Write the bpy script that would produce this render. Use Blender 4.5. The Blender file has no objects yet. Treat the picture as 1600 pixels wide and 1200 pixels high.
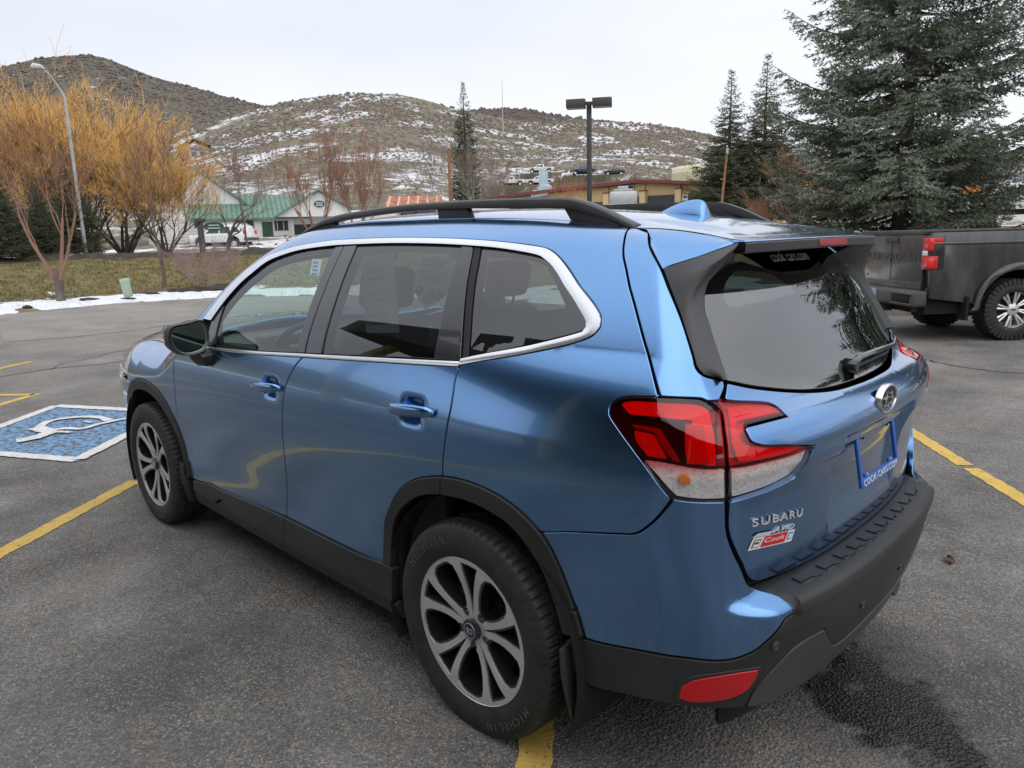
import bpy, bmesh, math, random
import numpy as np
from mathutils import Vector, Matrix, noise as mnoise
from mathutils.geometry import delaunay_2d_cdt
random.seed(7); rng=np.random.default_rng(7)
SC=bpy.context.scene; COL=SC.collection
# ------------------------------------------------------------------ camera, world, sun, exposure
CAM=np.array((-1.595,2.2659,1.5582)); YAW,PITCH,ROLL,FOC=-.7882,.1988,-.0255,1142.4
def cam_axes():
    cy,sy=math.cos(YAW),math.sin(YAW); cp,sp=math.cos(PITCH),math.sin(PITCH)
    f=np.array([cy*cp,sy*cp,-sp]); r=np.array([sy,-cy,0]); u=np.cross(r,f)
    cr,sr=math.cos(ROLL),math.sin(ROLL)
    return r*cr+u*sr, -r*sr+u*cr, f
_r,_u,_f=cam_axes()
cam_d=bpy.data.cameras.new('camera'); cam=bpy.data.objects.new('camera',cam_d); COL.objects.link(cam)
cam.matrix_world=Matrix(((_r[0],_u[0],-_f[0],CAM[0]),(_r[1],_u[1],-_f[1],CAM[1]),(_r[2],_u[2],-_f[2],CAM[2]),(0,0,0,1)))
cam_d.sensor_width=36; cam_d.lens=36*FOC/1600; cam_d.clip_start=.05; cam_d.clip_end=6000
SC.camera=cam
SUN_EL,SUN_AZ=math.radians(42),math.radians(150)
W=bpy.data.worlds.new('World'); SC.world=W; W.use_nodes=True
wt=W.node_tree; wt.nodes.clear()
def wn(t,**k):
    n=wt.nodes.new(t)
    for a,b in k.items(): setattr(n,a,b)
    return n
sky=wn('ShaderNodeTexSky',sky_type='NISHITA',sun_disc=False); sky.sun_elevation=SUN_EL; sky.sun_rotation=math.radians(90)-SUN_AZ
b1=wn('ShaderNodeBackground'); b1.inputs[1].default_value=.08; wt.links.new(sky.outputs[0],b1.inputs[0])
tc=wn('ShaderNodeTexCoord'); sep=wn('ShaderNodeSeparateXYZ'); wt.links.new(tc.outputs['Generated'],sep.inputs[0])
mp=wn('ShaderNodeMapping'); mp.inputs['Scale'].default_value=(1,1,2.6); wt.links.new(tc.outputs['Generated'],mp.inputs[0])
cn=wn('ShaderNodeTexNoise'); cn.inputs['Scale'].default_value=1.5; cn.inputs['Detail'].default_value=3; cn.inputs['Roughness'].default_value=.45; wt.links.new(mp.outputs[0],cn.inputs[0])
cr_=wn('ShaderNodeValToRGB'); e=cr_.color_ramp.elements
e[0].position=.32; e[0].color=(.60,.645,.72,1); e[1].position=.68; e[1].color=(.80,.81,.845,1)
wt.links.new(cn.outputs['Fac'],cr_.inputs[0])
lr=wn('ShaderNodeValToRGB'); le=lr.color_ramp.elements       # overcast sky: the zenith is brighter than the horizon
le[0].position=0; le[0].color=(1.06,1.05,1.04,1); le[1].position=1; le[1].color=(1.60,1.58,1.56,1)
for p_,c_ in ((.10,(1.02,1.02,1.02,1)),(.24,(.98,.985,1.0,1)),(.42,(1.08,1.09,1.10,1))):
    q_=le.new(p_); q_.color=c_
wt.links.new(sep.outputs[2],lr.inputs[0])
mm=wn('ShaderNodeMix',data_type='RGBA',blend_type='MULTIPLY'); mm.inputs[0].default_value=1
wt.links.new(cr_.outputs[0],mm.inputs[6]); wt.links.new(lr.outputs[0],mm.inputs[7])
b2=wn('ShaderNodeBackground'); b2.inputs[1].default_value=1.33; wt.links.new(mm.outputs[2],b2.inputs[0])
mx=wn('ShaderNodeMixShader'); mx.inputs[0].default_value=.93
wo=wn('ShaderNodeOutputWorld'); wt.links.new(b1.outputs[0],mx.inputs[1]); wt.links.new(b2.outputs[0],mx.inputs[2]); wt.links.new(mx.outputs[0],wo.inputs[0])
sl=bpy.data.lights.new('sun','SUN'); sl.energy=1.15; sl.angle=math.radians(85); sl.color=(1,.96,.9)
so=bpy.data.objects.new('sun',sl); COL.objects.link(so)
so.rotation_euler=(math.pi/2-SUN_EL,0,SUN_AZ+math.pi/2); so.location=(0,0,30)
SC.view_settings.view_transform='Standard'; SC.view_settings.look='None'; SC.view_settings.exposure=0; SC.view_settings.gamma=1
SC.view_settings.use_curve_mapping=False
SC.cycles.max_bounces=8; SC.cycles.transparent_max_bounces=16; SC.cycles.transmission_bounces=6
SC.cycles.caustics_reflective=False; SC.cycles.caustics_refractive=False
# ------------------------------------------------------------------ materials
class NT:
    def __init__(s,name):
        s.m=bpy.data.materials.new(name); s.m.use_nodes=True; s.t=s.m.node_tree; s.t.nodes.clear()
        s.o=s.n('ShaderNodeOutputMaterial'); s.b=s.n('ShaderNodeBsdfPrincipled'); s.l(s.b,0,s.o,0); s._tc=None
    def n(s,t,**k):
        n=s.t.nodes.new(t)
        for a,b in k.items(): setattr(n,a,b)
        return n
    def l(s,a,i,b,j): s.t.links.new(a.outputs[i],b.inputs[j])
    def tc(s):
        if not s._tc: s._tc=s.n('ShaderNodeTexCoord')
        return s._tc
    def noise(s,scale,detail=4,rough=.55,co='Object',stretch=None,dist=0):
        n=s.n('ShaderNodeTexNoise'); n.inputs['Scale'].default_value=scale; n.inputs['Detail'].default_value=detail
        n.inputs['Roughness'].default_value=rough; n.inputs['Distortion'].default_value=dist
        if stretch:
            m=s.n('ShaderNodeMapping'); m.inputs['Scale'].default_value=stretch; s.l(s.tc(),co,m,0); s.l(m,0,n,0)
        else: s.l(s.tc(),co,n,0)
        return n
    def vor(s,scale,feat='F1',co='Object',rnd=1):
        n=s.n('ShaderNodeTexVoronoi',feature=feat); n.inputs['Scale'].default_value=scale; n.inputs['Randomness'].default_value=rnd; s.l(s.tc(),co,n,0); return n
    def ramp(s,src,i,stops):
        r=s.n('ShaderNodeValToRGB'); e=r.color_ramp.elements
        e[0].position=stops[0][0]; e[0].color=c4(stops[0][1]); e[1].position=stops[-1][0]; e[1].color=c4(stops[-1][1])
        for p,c in stops[1:-1]: q=e.new(p); q.color=c4(c)
        s.l(src,i,r,0); return r
    def mix(s,a,b,fac,blend='MIX'):
        m=s.n('ShaderNodeMix',data_type='RGBA',blend_type=blend)
        for v,k in ((a,6),(b,7),(fac,0)):
            if isinstance(v,tuple) and len(v)==2 and hasattr(v[0],'outputs'): s.l(v[0],v[1],m,k)
            elif k==0: m.inputs[0].default_value=v
            else: m.inputs[k].default_value=c4(v)
        return (m,2)
    def math(s,op,a,b=None,clamp=False):
        m=s.n('ShaderNodeMath',operation=op); m.use_clamp=clamp
        for v,k in ((a,0),(b,1)):
            if v is None: continue
            if isinstance(v,tuple): s.l(v[0],v[1],m,k)
            else: m.inputs[k].default_value=v
        return (m,0)
    def col(s,v):
        if isinstance(v,tuple) and len(v)==2 and hasattr(v[0],'outputs'): s.l(v[0],v[1],s.b,'Base Color')
        else: s.b.inputs['Base Color'].default_value=c4(v)
    def set(s,**k):
        for a,b in k.items():
            a=a.replace('_',' ')
            if isinstance(b,tuple) and len(b)==2 and hasattr(b[0],'outputs'): s.l(b[0],b[1],s.b,a)
            else: s.b.inputs[a].default_value=b
        return s
    def bump(s,src,i,strength=.3,dist=.01,prev=None):
        n=s.n('ShaderNodeBump'); n.inputs['Strength'].default_value=strength; n.inputs['Distance'].default_value=dist
        s.l(src,i,n,'Height')
        if prev: s.l(prev,0,n,'Normal')
        s.l(n,0,s.b,'Normal'); return n
def c4(c):
    if isinstance(c,(int,float)): return (c,c,c,1)
    return tuple(c)+(1,) if len(c)==3 else tuple(c)
def simple(name,c,rough=.6,metal=0.,var=.12,scale=8,coat=0.,bump=0.,bs=60,**k):
    m=NT(name); n=m.noise(scale,3)
    lo=tuple(x*(1-var) for x in c4(c)[:3]); hi=tuple(min(1,x*(1+var)) for x in c4(c)[:3])
    r=m.ramp(n,'Fac',[(.3,lo),(.7,hi)]); m.col((r,0)); m.set(Roughness=rough,Metallic=metal,**{'Coat_Weight':coat,'Coat_Roughness':.03})
    if bump: b=m.noise(bs,3); m.bump(b,'Fac',bump,.004)
    m.set(**k)
    return m.m
# ------------------------------------------------------------------ object helpers
def tag(o,label=None,cat=None,group=None,kind=None):
    if label: o['label']=label
    if cat: o['category']=cat
    if group: o['group']=group
    if kind: o['kind']=kind
    return o
def empty(name,loc=(0,0,0),rz=0,**k):
    o=bpy.data.objects.new(name,None); COL.objects.link(o); o.location=loc; o.rotation_euler=(0,0,rz); o.empty_display_size=.2
    return tag(o,**k)
def mesh_obj(name,V,F,mat,parent=None,smooth=True,normals=None,mats=None,fm=None,**k):
    me=bpy.data.meshes.new(name)
    V=np.asarray(V,float)
    if isinstance(F,np.ndarray) and F.ndim==2:
        nf,kk=F.shape; me.vertices.add(len(V)); me.vertices.foreach_set('co',V.ravel())
        me.loops.add(nf*kk); me.loops.foreach_set('vertex_index',F.ravel().astype(np.int32))
        me.polygons.add(nf); me.polygons.foreach_set('loop_start',np.arange(0,nf*kk,kk,dtype=np.int32))
        me.update(calc_edges=True)
    else: me.from_pydata([tuple(v) for v in V],[],[tuple(int(i) for i in f) for f in F])
    if smooth: me.polygons.foreach_set('use_smooth',[True]*len(me.polygons))
    for m in (mats or [mat]): me.materials.append(m)
    if fm is not None: me.polygons.foreach_set('material_index',np.asarray(fm,np.int32))
    if normals is not None: me.normals_split_custom_set_from_vertices([tuple(n) for n in normals])
    me.update()
    o=bpy.data.objects.new(name,me); COL.objects.link(o)
    if parent: o.parent=parent
    return tag(o,**k)
class MB:
    """collects primitive shapes, linked at the end as one mesh object"""
    def __init__(s): s.V=[]; s.F=[]; s.M=[]
    def add(s,V,F,m=0):
        b=len(s.V); s.V+= [tuple(v) for v in V]; s.F+=[tuple(i+b for i in f) for f in F]; s.M+=[m]*len(F); return s
    def box(s,lo,hi,m=0,mat=None):
        (a,b,c),(d,e,f)=lo,hi
        V=[(a,b,c),(d,b,c),(d,e,c),(a,e,c),(a,b,f),(d,b,f),(d,e,f),(a,e,f)]
        if mat is not None: V=[tuple(mat@Vector(v)) for v in V]
        return s.add(V,[(0,3,2,1),(4,5,6,7),(0,1,5,4),(1,2,6,5),(2,3,7,6),(3,0,4,7)],m)
    def tube(s,pts,rad,n=8,m=0,cap=True):
        pts=[Vector(p) for p in pts]; R=rad if isinstance(rad,(list,tuple)) else [rad]*len(pts)
        V=[];F=[]; up=None
        for i,p in enumerate(pts):
            d=(pts[min(i+1,len(pts)-1)]-pts[max(i-1,0)]).normalized()
            if up is None: up=Vector((0,0,1)) if abs(d.z)<.9 else Vector((1,0,0))
            a=d.cross(up).normalized(); b=a.cross(d).normalized(); up=b
            for k in range(n):
                t=2*math.pi*k/n; V.append(p+(a*math.cos(t)+b*math.sin(t))*R[i])
        for i in range(len(pts)-1):
            for k in range(n): F.append((i*n+k,i*n+(k+1)%n,(i+1)*n+(k+1)%n,(i+1)*n+k))
        if cap: F.append(tuple(range(n))[::-1]); F.append(tuple((len(pts)-1)*n+k for k in range(n)))
        F=[f[::-1] for f in F]
        return s.add(V,F,m)
    def prism(s,poly,a,b,axis=1,m=0):
        """extrude a 2-D outline (in the other two axes) from a to b along an axis"""
        n=len(poly); V=[]
        for w in (a,b):
            for p in poly:
                v=[0,0,0]; ii=[i for i in range(3) if i!=axis]; v[ii[0]]=p[0]; v[ii[1]]=p[1]; v[axis]=w; V.append(v)
        F=[tuple(range(n)),tuple(range(2*n-1,n-1,-1))]+[(i,i+n,(i+1)%n+n,(i+1)%n) for i in range(n)]
        return s.add(V,F,m)
    def lathe(s,prof,n=48,m=0,axis='y',c=(0,0,0),closed=False):
        V=[];F=[];k=len(prof)
        for i in range(n):
            t=2*math.pi*i/n
            for r,h in prof:
                if axis=='y': V.append((c[0]+r*math.cos(t),c[1]+h,c[2]+r*math.sin(t)))
                else: V.append((c[0]+r*math.cos(t),c[1]+r*math.sin(t),c[2]+h))
        for i in range(n):
            j=(i+1)%n
            for q in range(k-1): F.append((i*k+q,i*k+q+1,j*k+q+1,j*k+q) if axis=='y' else (i*k+q,j*k+q,j*k+q+1,i*k+q+1))
        return s.add(V,F,m)
    def build(s,name,mat,parent=None,smooth=False,bevel=0,seg=2,auto=None,fix=True,**k):
        mats=mat if isinstance(mat,list) else [mat]
        me=bpy.data.meshes.new(name); me.from_pydata(s.V,[],s.F)
        for m in mats: me.materials.append(m)
        me.polygons.foreach_set('material_index',np.array(s.M,np.int32))
        if fix or bevel:
            bm=bmesh.new(); bm.from_mesh(me)
            if fix: bmesh.ops.recalc_face_normals(bm,faces=bm.faces)
            if bevel:
                es=[e for e in bm.edges if len(e.link_faces)==2 and e.calc_face_angle(0)>.5]
                bmesh.ops.bevel(bm,geom=es,offset=bevel,segments=seg,profile=.5,affect='EDGES',clamp_overlap=True)
            bm.to_mesh(me); bm.free()
        if smooth or bevel:
            me.polygons.foreach_set('use_smooth',[True]*len(me.polygons))
            me.set_sharp_from_angle(angle=auto if auto else math.radians(38))
        o=bpy.data.objects.new(name,me); COL.objects.link(o)
        if parent: o.parent=parent
        return tag(o,**k)
def copy_tree(o,parent=None):
    c=o.copy(); COL.objects.link(c); c.parent=parent
    for ch in o.children: copy_tree(ch,c)
    return c
def text_verts(s,size=1,extrude=.01,bevel=0,res=3,spacing=1.0,shear=0.,align='CENTER'):
    cu=bpy.data.curves.new('lettering','FONT'); cu.body=s; cu.size=size; cu.extrude=extrude; cu.bevel_depth=bevel; cu.resolution_u=res
    cu.space_character=spacing; cu.shear=shear; cu.align_x=align; cu.align_y='CENTER'
    o=bpy.data.objects.new('lettering',cu); COL.objects.link(o); me=o.to_mesh()
    V=np.array([v.co[:] for v in me.vertices]); F=[tuple(p.vertices) for p in me.polygons]
    o.to_mesh_clear(); bpy.data.objects.remove(o); bpy.data.curves.remove(cu)
    return V,F
# ------------------------------------------------------------------ smooth surfaces of the blue car (x forward, y left, z up, rear axle at x=0)
def spl(*pts):
    """smooth monotone-ish cubic through (x,y) pairs"""
    P=sorted(pts); X=np.array([p[0] for p in P],float); Y=np.array([p[1] for p in P],float)
    h=np.diff(X); d=np.diff(Y)/h; m=np.zeros(len(X)); m[0]=d[0]; m[-1]=d[-1]
    for i in range(1,len(X)-1):
        if d[i-1]*d[i]<=0: m[i]=0
        else:
            w1=2*h[i]+h[i-1]; w2=h[i]+2*h[i-1]; m[i]=(w1+w2)/(w1/d[i-1]+w2/d[i])
    def f(x):
        x=np.clip(np.asarray(x,float),X[0],X[-1]); i=np.clip(np.searchsorted(X,x)-1,0,len(X)-2)
        t=(x-X[i])/h[i]; a=Y[i];b=Y[i+1]
        return (2*t**3-3*t*t+1)*a+(t**3-2*t*t+t)*h[i]*m[i]+(-2*t**3+3*t*t)*b+(t**3-t*t)*h[i]*m[i+1]
    return f
def smo(f,a,b,sig,n=1600):
    """soften a profile so that reflections run smoothly over it"""
    X=np.linspace(a,b,n); h=X[1]-X[0]; k=int(3*sig/h); K=np.exp(-.5*(np.arange(-k,k+1)*h/sig)**2); K/=K.sum()
    Y=f(X); Yp=np.concatenate([2*Y[0]-Y[k:0:-1],Y,2*Y[-1]-Y[-2:-k-2:-1]]); Z=np.convolve(Yp,K,'valid'); return lambda x: np.interp(x,X,Z)
# body half width by height; plan taper low / high; roof line; rear and front profiles
Wz=spl((.15,.80),(.22,.845),(.30,.868),(.42,.868),(.52,.866),(.62,.872),(.72,.882),(.82,.8915),(.90,.895),(.97,.891),(1.03,.882),(1.10,.865),(1.16,.845),(1.20,.828),(1.30,.775),(1.40,.715),(1.50,.648),(1.56,.603),(1.62,.555),(1.75,.44))
PL=spl((3.7,.20),(3.5,.13),(3.3,.07),(3.05,.025),(2.7,.004),(2.2,.008),(1.6,.004),(1.0,0),(.3,0),(-.15,.004),(-.4,.022),(-.6,.05),(-.8,.095),(-1.0,.15))
PU=spl((2.2,.0),(1.7,.005),(1.2,.0),(.7,.0),(.3,.006),(0,.018),(-.3,.042),(-.5,.068),(-.7,.105),(-.9,.15))
Wz=smo(Wz,.15,1.75,.026); PL=smo(PL,-1.0,3.7,.12); PU=smo(PU,-.9,2.2,.10)
BU=spl((1.02,0),(1.12,.4),(1.25,1))
Tx=spl((3.66,.76),(3.62,.88),(3.55,.965),(3.40,1.045),(3.1,1.094),(2.8,1.110),(2.6,1.116),(2.42,1.122),(2.3,1.16),(2.1,1.275),(1.9,1.43),(1.75,1.535),(1.6,1.597),(1.45,1.637),(1.2,1.662),(.9,1.672),(.5,1.668),(.2,1.656),(-.1,1.632),(-.3,1.608),(-.45,1.585),(-.7,1.532),(-.9,1.48))
Tx=smo(Tx,-.9,3.66,.035)
Ty=spl((0,0),(.2,.004),(.4,.02),(.5,.036),(.6,.06),(.8,.12),(1.,.2))
Rz=spl((.2,.80),(.3,.83),(.45,.845),(.6,.853),(.75,.856),(.88,.866),(.945,.886),(.985,.903),(1.02,.905),(1.06,.895),(1.10,.865),(1.125,.812),(1.14,.795),(1.18,.765),(1.30,.694),(1.40,.632),(1.471,.583),(1.52,.545),(1.6,.48))
Ty=smo(Ty,0,1.,.03)
def bow(y,z):
    a=.022*(np.abs(y)/.42)**2.6
    return a
Fz=spl((.2,.80),(.3,.86),(.5,.91),(.7,.905),(.85,.88),(1.0,.80))
def smax(a,b,k):
    u=np.maximum(k+a,0); v=np.maximum(k+b,0)
    return np.minimum(-k,np.maximum(a,b))+np.sqrt(u*u+v*v)
def sW(x,z):
    b=BU(z); return Wz(z)-PL(x)*(1-b)-PU(x)*b
def S(x,y,z,mode=0):
    x=np.asarray(x,float);y=np.abs(np.asarray(y,float));z=np.asarray(z,float)
    side=y-sW(x,z)
    top=z-(Tx(x)-Ty(y))
    rear=-x-(Rz(z)-bow(y,z))
    front=x-(2.67+Fz(z)-.10*(y/.6)**2.2)
    kr=np.where(z>1.15,.10,np.where(z<.95,.15,.125)) if mode==0 else .15
    kr=np.interp(z,[.3,.9,1.1,1.25],[.16,.14,.10,.055])
    F=smax(side,rear,kr)
    F=smax(F,front,.16)
    kt=np.interp(x,[-.6,1.3,2.0,2.4,2.8],[.05,.07,.05,.11,.17])
    return smax(F,top,kt)
CX=-.40
def frame(s):
    """plan skeleton: s<=0 side, 0..1 rear corner fan, s>3.3 front fan is s<-3.3"""
    s=np.asarray(s,float)
    th=np.where(s>0,s/.62,np.where(s<-3.3,-(-3.3-s)/.62,0.))
    ox=np.where(s>0,CX,np.where(s<-3.3,2.90,CX-s))
    dx=-np.sin(th); dy=np.cos(th)
    return ox,dx,dy
def solve(F,ox,oy,oz,dx,dy,dz,a,b,n=48):
    """first sign change from outside (b) towards a"""
    a=np.full_like(ox,a,dtype=float) if np.isscalar(a) else a; b=np.full_like(ox,b,dtype=float)
    for _ in range(n):
        m=(a+b)/2; f=F(ox+dx*m,oy+dy*m,oz+dz*m)
        b=np.where(f>0,m,b); a=np.where(f>0,a,m)
    return (a+b)/2
TZ=1.42; TR=.38; HO=.20
def P_side(s,t,F=S,off=0.):
    """surface point for plan position s and height t (above TZ, t fans over towards the roof)"""
    s=np.atleast_1d(np.asarray(s,float)); t=np.atleast_1d(np.asarray(t,float))
    ox,dx,dy=frame(s); o=np.zeros_like(ox)
    ph=np.maximum(t-TZ,0)/TR; z0=np.minimum(t,TZ); h=np.where(t>TZ,HO,0.)
    c=np.cos(ph); q=np.sin(ph)
    G=(lambda x,y,z:F(x,y,z)-off)
    r=solve(G,ox+dx*h,dy*h,z0,dx*c,dy*c,q,.03,1.4)
    return np.stack([ox+dx*(h+r*c),dy*(h+r*c),z0+q*r],-1)
def P_top(x,y,F=S,off=0.):
    x=np.atleast_1d(np.asarray(x,float)); y=np.atleast_1d(np.asarray(y,float)); o=np.zeros_like(x)
    G=(lambda a,b,q:F(a,b,q)-off)
    t=solve(G,x,y,o,o,o,o+1,.3,2.2)
    return np.stack([x,y,t],-1)
def N(P,F=S):
    P=np.asarray(P); e=1e-3; g=[]
    for i in range(3):
        d=np.zeros(3); d[i]=e; A=P+d; B=P-d
        g.append(F(A[:,0],A[:,1],A[:,2])-F(B[:,0],B[:,1],B[:,2]))
    g=np.stack(g,-1); return g/np.linalg.norm(g,axis=1)[:,None]
def inv_side(P):
    x,y,z=P[...,0],P[...,1],P[...,2]
    th=np.arctan2(-(x-CX),y); thf=np.arctan2(x-2.90,y)
    s=np.where(x<CX,th*.62,np.where(x>2.9,-3.3-thf*.62,CX-x))
    h=np.where(x<CX,np.hypot(x-CX,y),np.where(x>2.9,np.hypot(x-2.9,y),y))
    t=np.where(z>TZ,TZ+TR*np.arctan2(z-TZ,h-HO),z)
    return s,t
RB=spl((.15,.78),(.22,.82),(.28,.862),(.36,.892),(.45,.918),(.52,.935),(.58,.944),(.61,.944),(.628,.934),(.64,.905),(.65,.885),(.665,.874),(.75,.868),(.9,.868),(1.0,.88))
RBs=spl((.15,.78),(.22,.82),(.28,.862),(.36,.892),(.45,.918),(.52,.928),(.60,.925),(.66,.912),(.72,.897),(.80,.880),(.88,.870),(.94,.872),(1.0,.88))
RBs=smo(RBs,.15,1.0,.03); RB=smo(RB,.15,1.0,.006)
def SB(x,y,z):
    x=np.asarray(x,float);y=np.abs(np.asarray(y,float));z=np.asarray(z,float)
    w=sstep(.61,.76,y); rb=RB(z)*(1-w)+RBs(z)*w
    F=smax(y-sW(x,z),-x-(rb-bow(y,z)),.15)
    return smax(F,x-(2.67+Fz(z)-.10*(y/.6)**2.2),.16)
def sstep(a,b,x):
    t=np.clip((x-a)/(b-a),0,1); return t*t*(3-2*t)
def SG(x,y,z):
    """tail gate: the body surface with the hollow for the number plate"""
    x=np.asarray(x,float);ya=np.abs(np.asarray(y,float));z=np.asarray(z,float)
    wy=1-sstep(.245+(z-.75)*.10,.275+(z-.75)*.10,ya); wz=sstep(.70,.80,z)*(1-sstep(.985,1.02,z))
    return S(x,y,z)+.022*wy*wz
def cup(cx,cz):
    def f(x,y,z): return S(x,y,z)+.017*np.exp(-((np.asarray(x)-cx)/.052)**4-((np.asarray(z)-cz)/.040)**4)
    return f
SFD=cup(1.165,.977); SRD=cup(.235,1.020)
def pip(P,poly):
    x,y=P[:,0],P[:,1]; r=np.zeros(len(P),bool); j=len(poly)-1
    for i in range(len(poly)):
        xi,yi=poly[i]; xj,yj=poly[j]
        if yi!=yj: r^=((yi>y)!=(yj>y))&(x<(xj-xi)*(y-yi)/(yj-yi)+xi)
        j=i
    return r
def resample(poly,step,corner=34.):
    """spline through the outline, keeping its corners"""
    P=np.array(poly,float); n=len(P); A=np.roll(P,1,0); B=np.roll(P,-1,0)
    u=P-A; v=B-P; ang=np.degrees(np.abs(np.arctan2(u[:,0]*v[:,1]-u[:,1]*v[:,0],(u*v).sum(1))))
    cs=[i for i in range(n) if ang[i]>corner]
    out=[]
    if not cs: cs=[0]; closed=True
    else: closed=False
    for a,b in zip(cs,cs[1:]+[cs[0]+n]):
        seg=[P[i%n] for i in range(a,b+1)]
        for k in range(len(seg)-1):
            p1,p2=seg[k],seg[k+1]
            p0=seg[k-1] if k>0 else (P[(a-1)%n] if closed else 2*p1-p2)
            p3=seg[k+2] if k+2<len(seg) else (P[(b+1)%n] if closed else 2*p2-p1)
            L=np.linalg.norm(p2-p1); m=max(1,int(round(L/step)))
            d1=np.linalg.norm(p1-p0)**.5+1e-9; d2=L**.5+1e-9; d3=np.linalg.norm(p3-p2)**.5+1e-9
            m1=(p1-p0)/d1-(p2-p0)/(d1+d2)+(p2-p1)/d2; m2=(p2-p1)/d2-(p3-p1)/(d2+d3)+(p3-p2)/d3
            m1*=d2; m2*=d2
            for i in range(m):
                t=i/m; out.append((2*t**3-3*t*t+1)*p1+(t**3-2*t*t+t)*m1+(-2*t**3+3*t*t)*p2+(t**3-t*t)*m2)
    out=np.array(out)
    a=(out[:,0]*np.roll(out[:,1],-1)-np.roll(out[:,0],-1)*out[:,1]).sum()
    return out if a>0 else out[::-1]
def inset(P,d):
    if d==0: return P
    A=np.roll(P,1,0); B=np.roll(P,-1,0); u=P-A; v=B-P
    u/=np.linalg.norm(u,axis=1)[:,None]+1e-12; v/=np.linalg.norm(v,axis=1)[:,None]+1e-12
    n1=np.stack([-u[:,1],u[:,0]],1); n2=np.stack([-v[:,1],v[:,0]],1); n=n1+n2; l=np.linalg.norm(n,axis=1)[:,None]+1e-9
    n/=l; c=np.clip((n*n1).sum(1),.4,1)[:,None]
    return P+n*d/c
def tessel(loops,res):
    """conforming triangles inside loops[0] and outside the others"""
    L0=loops[0]; lo=L0.min(0); hi=L0.max(0)
    gx=np.arange(lo[0],hi[0],res); gy=np.arange(lo[1],hi[1],res*.87)
    G=np.array([(x+(j%2)*res*.5,y) for j,y in enumerate(gy) for x in gx])
    if len(G):
        k=pip(G,L0)
        for h in loops[1:]: k&=~pip(G,h)
        G=G[k]
    allb=np.concatenate(loops)
    if len(G):
        keep=np.ones(len(G),bool)
        for i in range(0,len(G),4000):
            d=((G[i:i+4000,None]-allb[None])**2).sum(2).min(1); keep[i:i+4000]=d>(res*.55)**2
        G=G[keep]
    pts=[Vector((float(p[0]),float(p[1]))) for p in allb]+[Vector((float(p[0]),float(p[1]))) for p in G]
    E=[]; b=0
    for l in loops:
        n=len(l); E+=[(b+i,b+(i+1)%n) for i in range(n)]; b+=n
    vs,es,fs,ov,oe,of=delaunay_2d_cdt(pts,E,[],0,1e-7)
    V=np.array([v[:] for v in vs]); F=np.array([f for f in fs if len(f)==3])
    c=V[F].mean(1); k=pip(c,L0)
    for h in loops[1:]: k&=~pip(c,h)
    F=F[k]
    # map of the boundary vertices
    idx={}
    for i,o in enumerate(ov):
        for q in o: idx[q]=i
    maps=[]; b=0
    for l in loops: maps.append([idx.get(b+i,b+i) for i in range(len(l))]); b+=len(l)
    a=V[F]; ar=(a[:,1,0]-a[:,0,0])*(a[:,2,1]-a[:,0,1])-(a[:,2,0]-a[:,0,0])*(a[:,1,1]-a[:,0,1])
    F[ar<0]=F[ar<0][:,::-1]
    return V,F,maps
class Tz:
    """use another height at which the side mapping turns into a fan"""
    def __init__(s,tz,ho): s.v=(tz,ho)
    def __enter__(s):
        global TZ,HO
        s.o=(TZ,HO); TZ,HO=s.v
    def __exit__(s,*a):
        global TZ,HO
        TZ,HO=s.o
BOTH=[]
def panel(name,poly,mat,parent,holes=(),F=S,off=0.,dom='side',gap=.002,res=.014,roll=.0028,depth=.016,both=True,corner=34.,label=None,step=None,dent=None):
    loops=[resample(poly,step or res*.8,corner)]+[resample(h,step or res*.8,corner) for h in holes]
    loops=[inset(loops[0],gap+roll)]+[inset(h,-(gap+roll)) for h in loops[1:]]
    UV,T,maps=tessel(loops,res)
    fn=(lambda a,b:P_side(a,b,F,off)) if dom=='side' else (lambda a,b:P_top(a,b,F,off))
    P=fn(UV[:,0],UV[:,1]); Nn=N(P,F)
    if dent is not None: P,Nn=dent(P,Nn)
    f=P[T]; fnn=np.cross(f[:,1]-f[:,0],f[:,2]-f[:,0]); flip=np.median((fnn*Nn[T[:,0]]).sum(1))<0
    V=[P]; NN=[Nn]; FF=[T]; base=len(P)
    for li,mp_ in enumerate(maps):
        B=P[mp_]; n=Nn[mp_]; m=len(B)
        tan=np.roll(B,-1,0)-np.roll(B,1,0); tan/=np.linalg.norm(tan,axis=1)[:,None]+1e-12
        lat=np.cross(tan,n); lat/=np.linalg.norm(lat,axis=1)[:,None]+1e-12
        s=1. if li==0 else -1.
        if flip: s=-s
        lat*=s
        r=roll
        rings=[(B+lat*r*.7-n*r*.3,(lat+n)/1.4142),(B+lat*r-n*r,lat),(B+lat*r-n*depth,lat)]
        prev=np.array(mp_)
        for Q,nn in rings:
            V.append(Q); NN.append(nn); cur=base+np.arange(m); base+=m
            FF.append(np.stack([np.roll(prev,-1),prev,cur,np.roll(cur,-1)],1)); prev=cur
    V=np.concatenate(V); NN=np.concatenate(NN); faces=[]
    for q in FF:
        f=V[q]; g=np.cross(f[:,1]-f[:,0],f[:,2]-f[:,0]); w=(g*NN[q].sum(1)).sum(1)<0
        q=q.copy(); q[w]=q[w][:,::-1]; faces+=[tuple(t) for t in q]
    o=mesh_obj(name,V,faces,mat,parent,normals=NN)
    if label: o['label']=label
    if both:
        m=o.copy(); COL.objects.link(m); m.scale=(1,-1,1); m.parent=parent; BOTH.append((o,m)); o['twin']=m.name
    return o
def twin(o): return bpy.data.objects[o['twin']]
SMAX=math.pi*.62
def mirs(half):
    """mirror a half outline of (s,t) pairs, listed from the centre line to the centre line, to a full rear outline"""
    return list(half)+[(SMAX-a,b) for a,b in half[::-1]]
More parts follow.
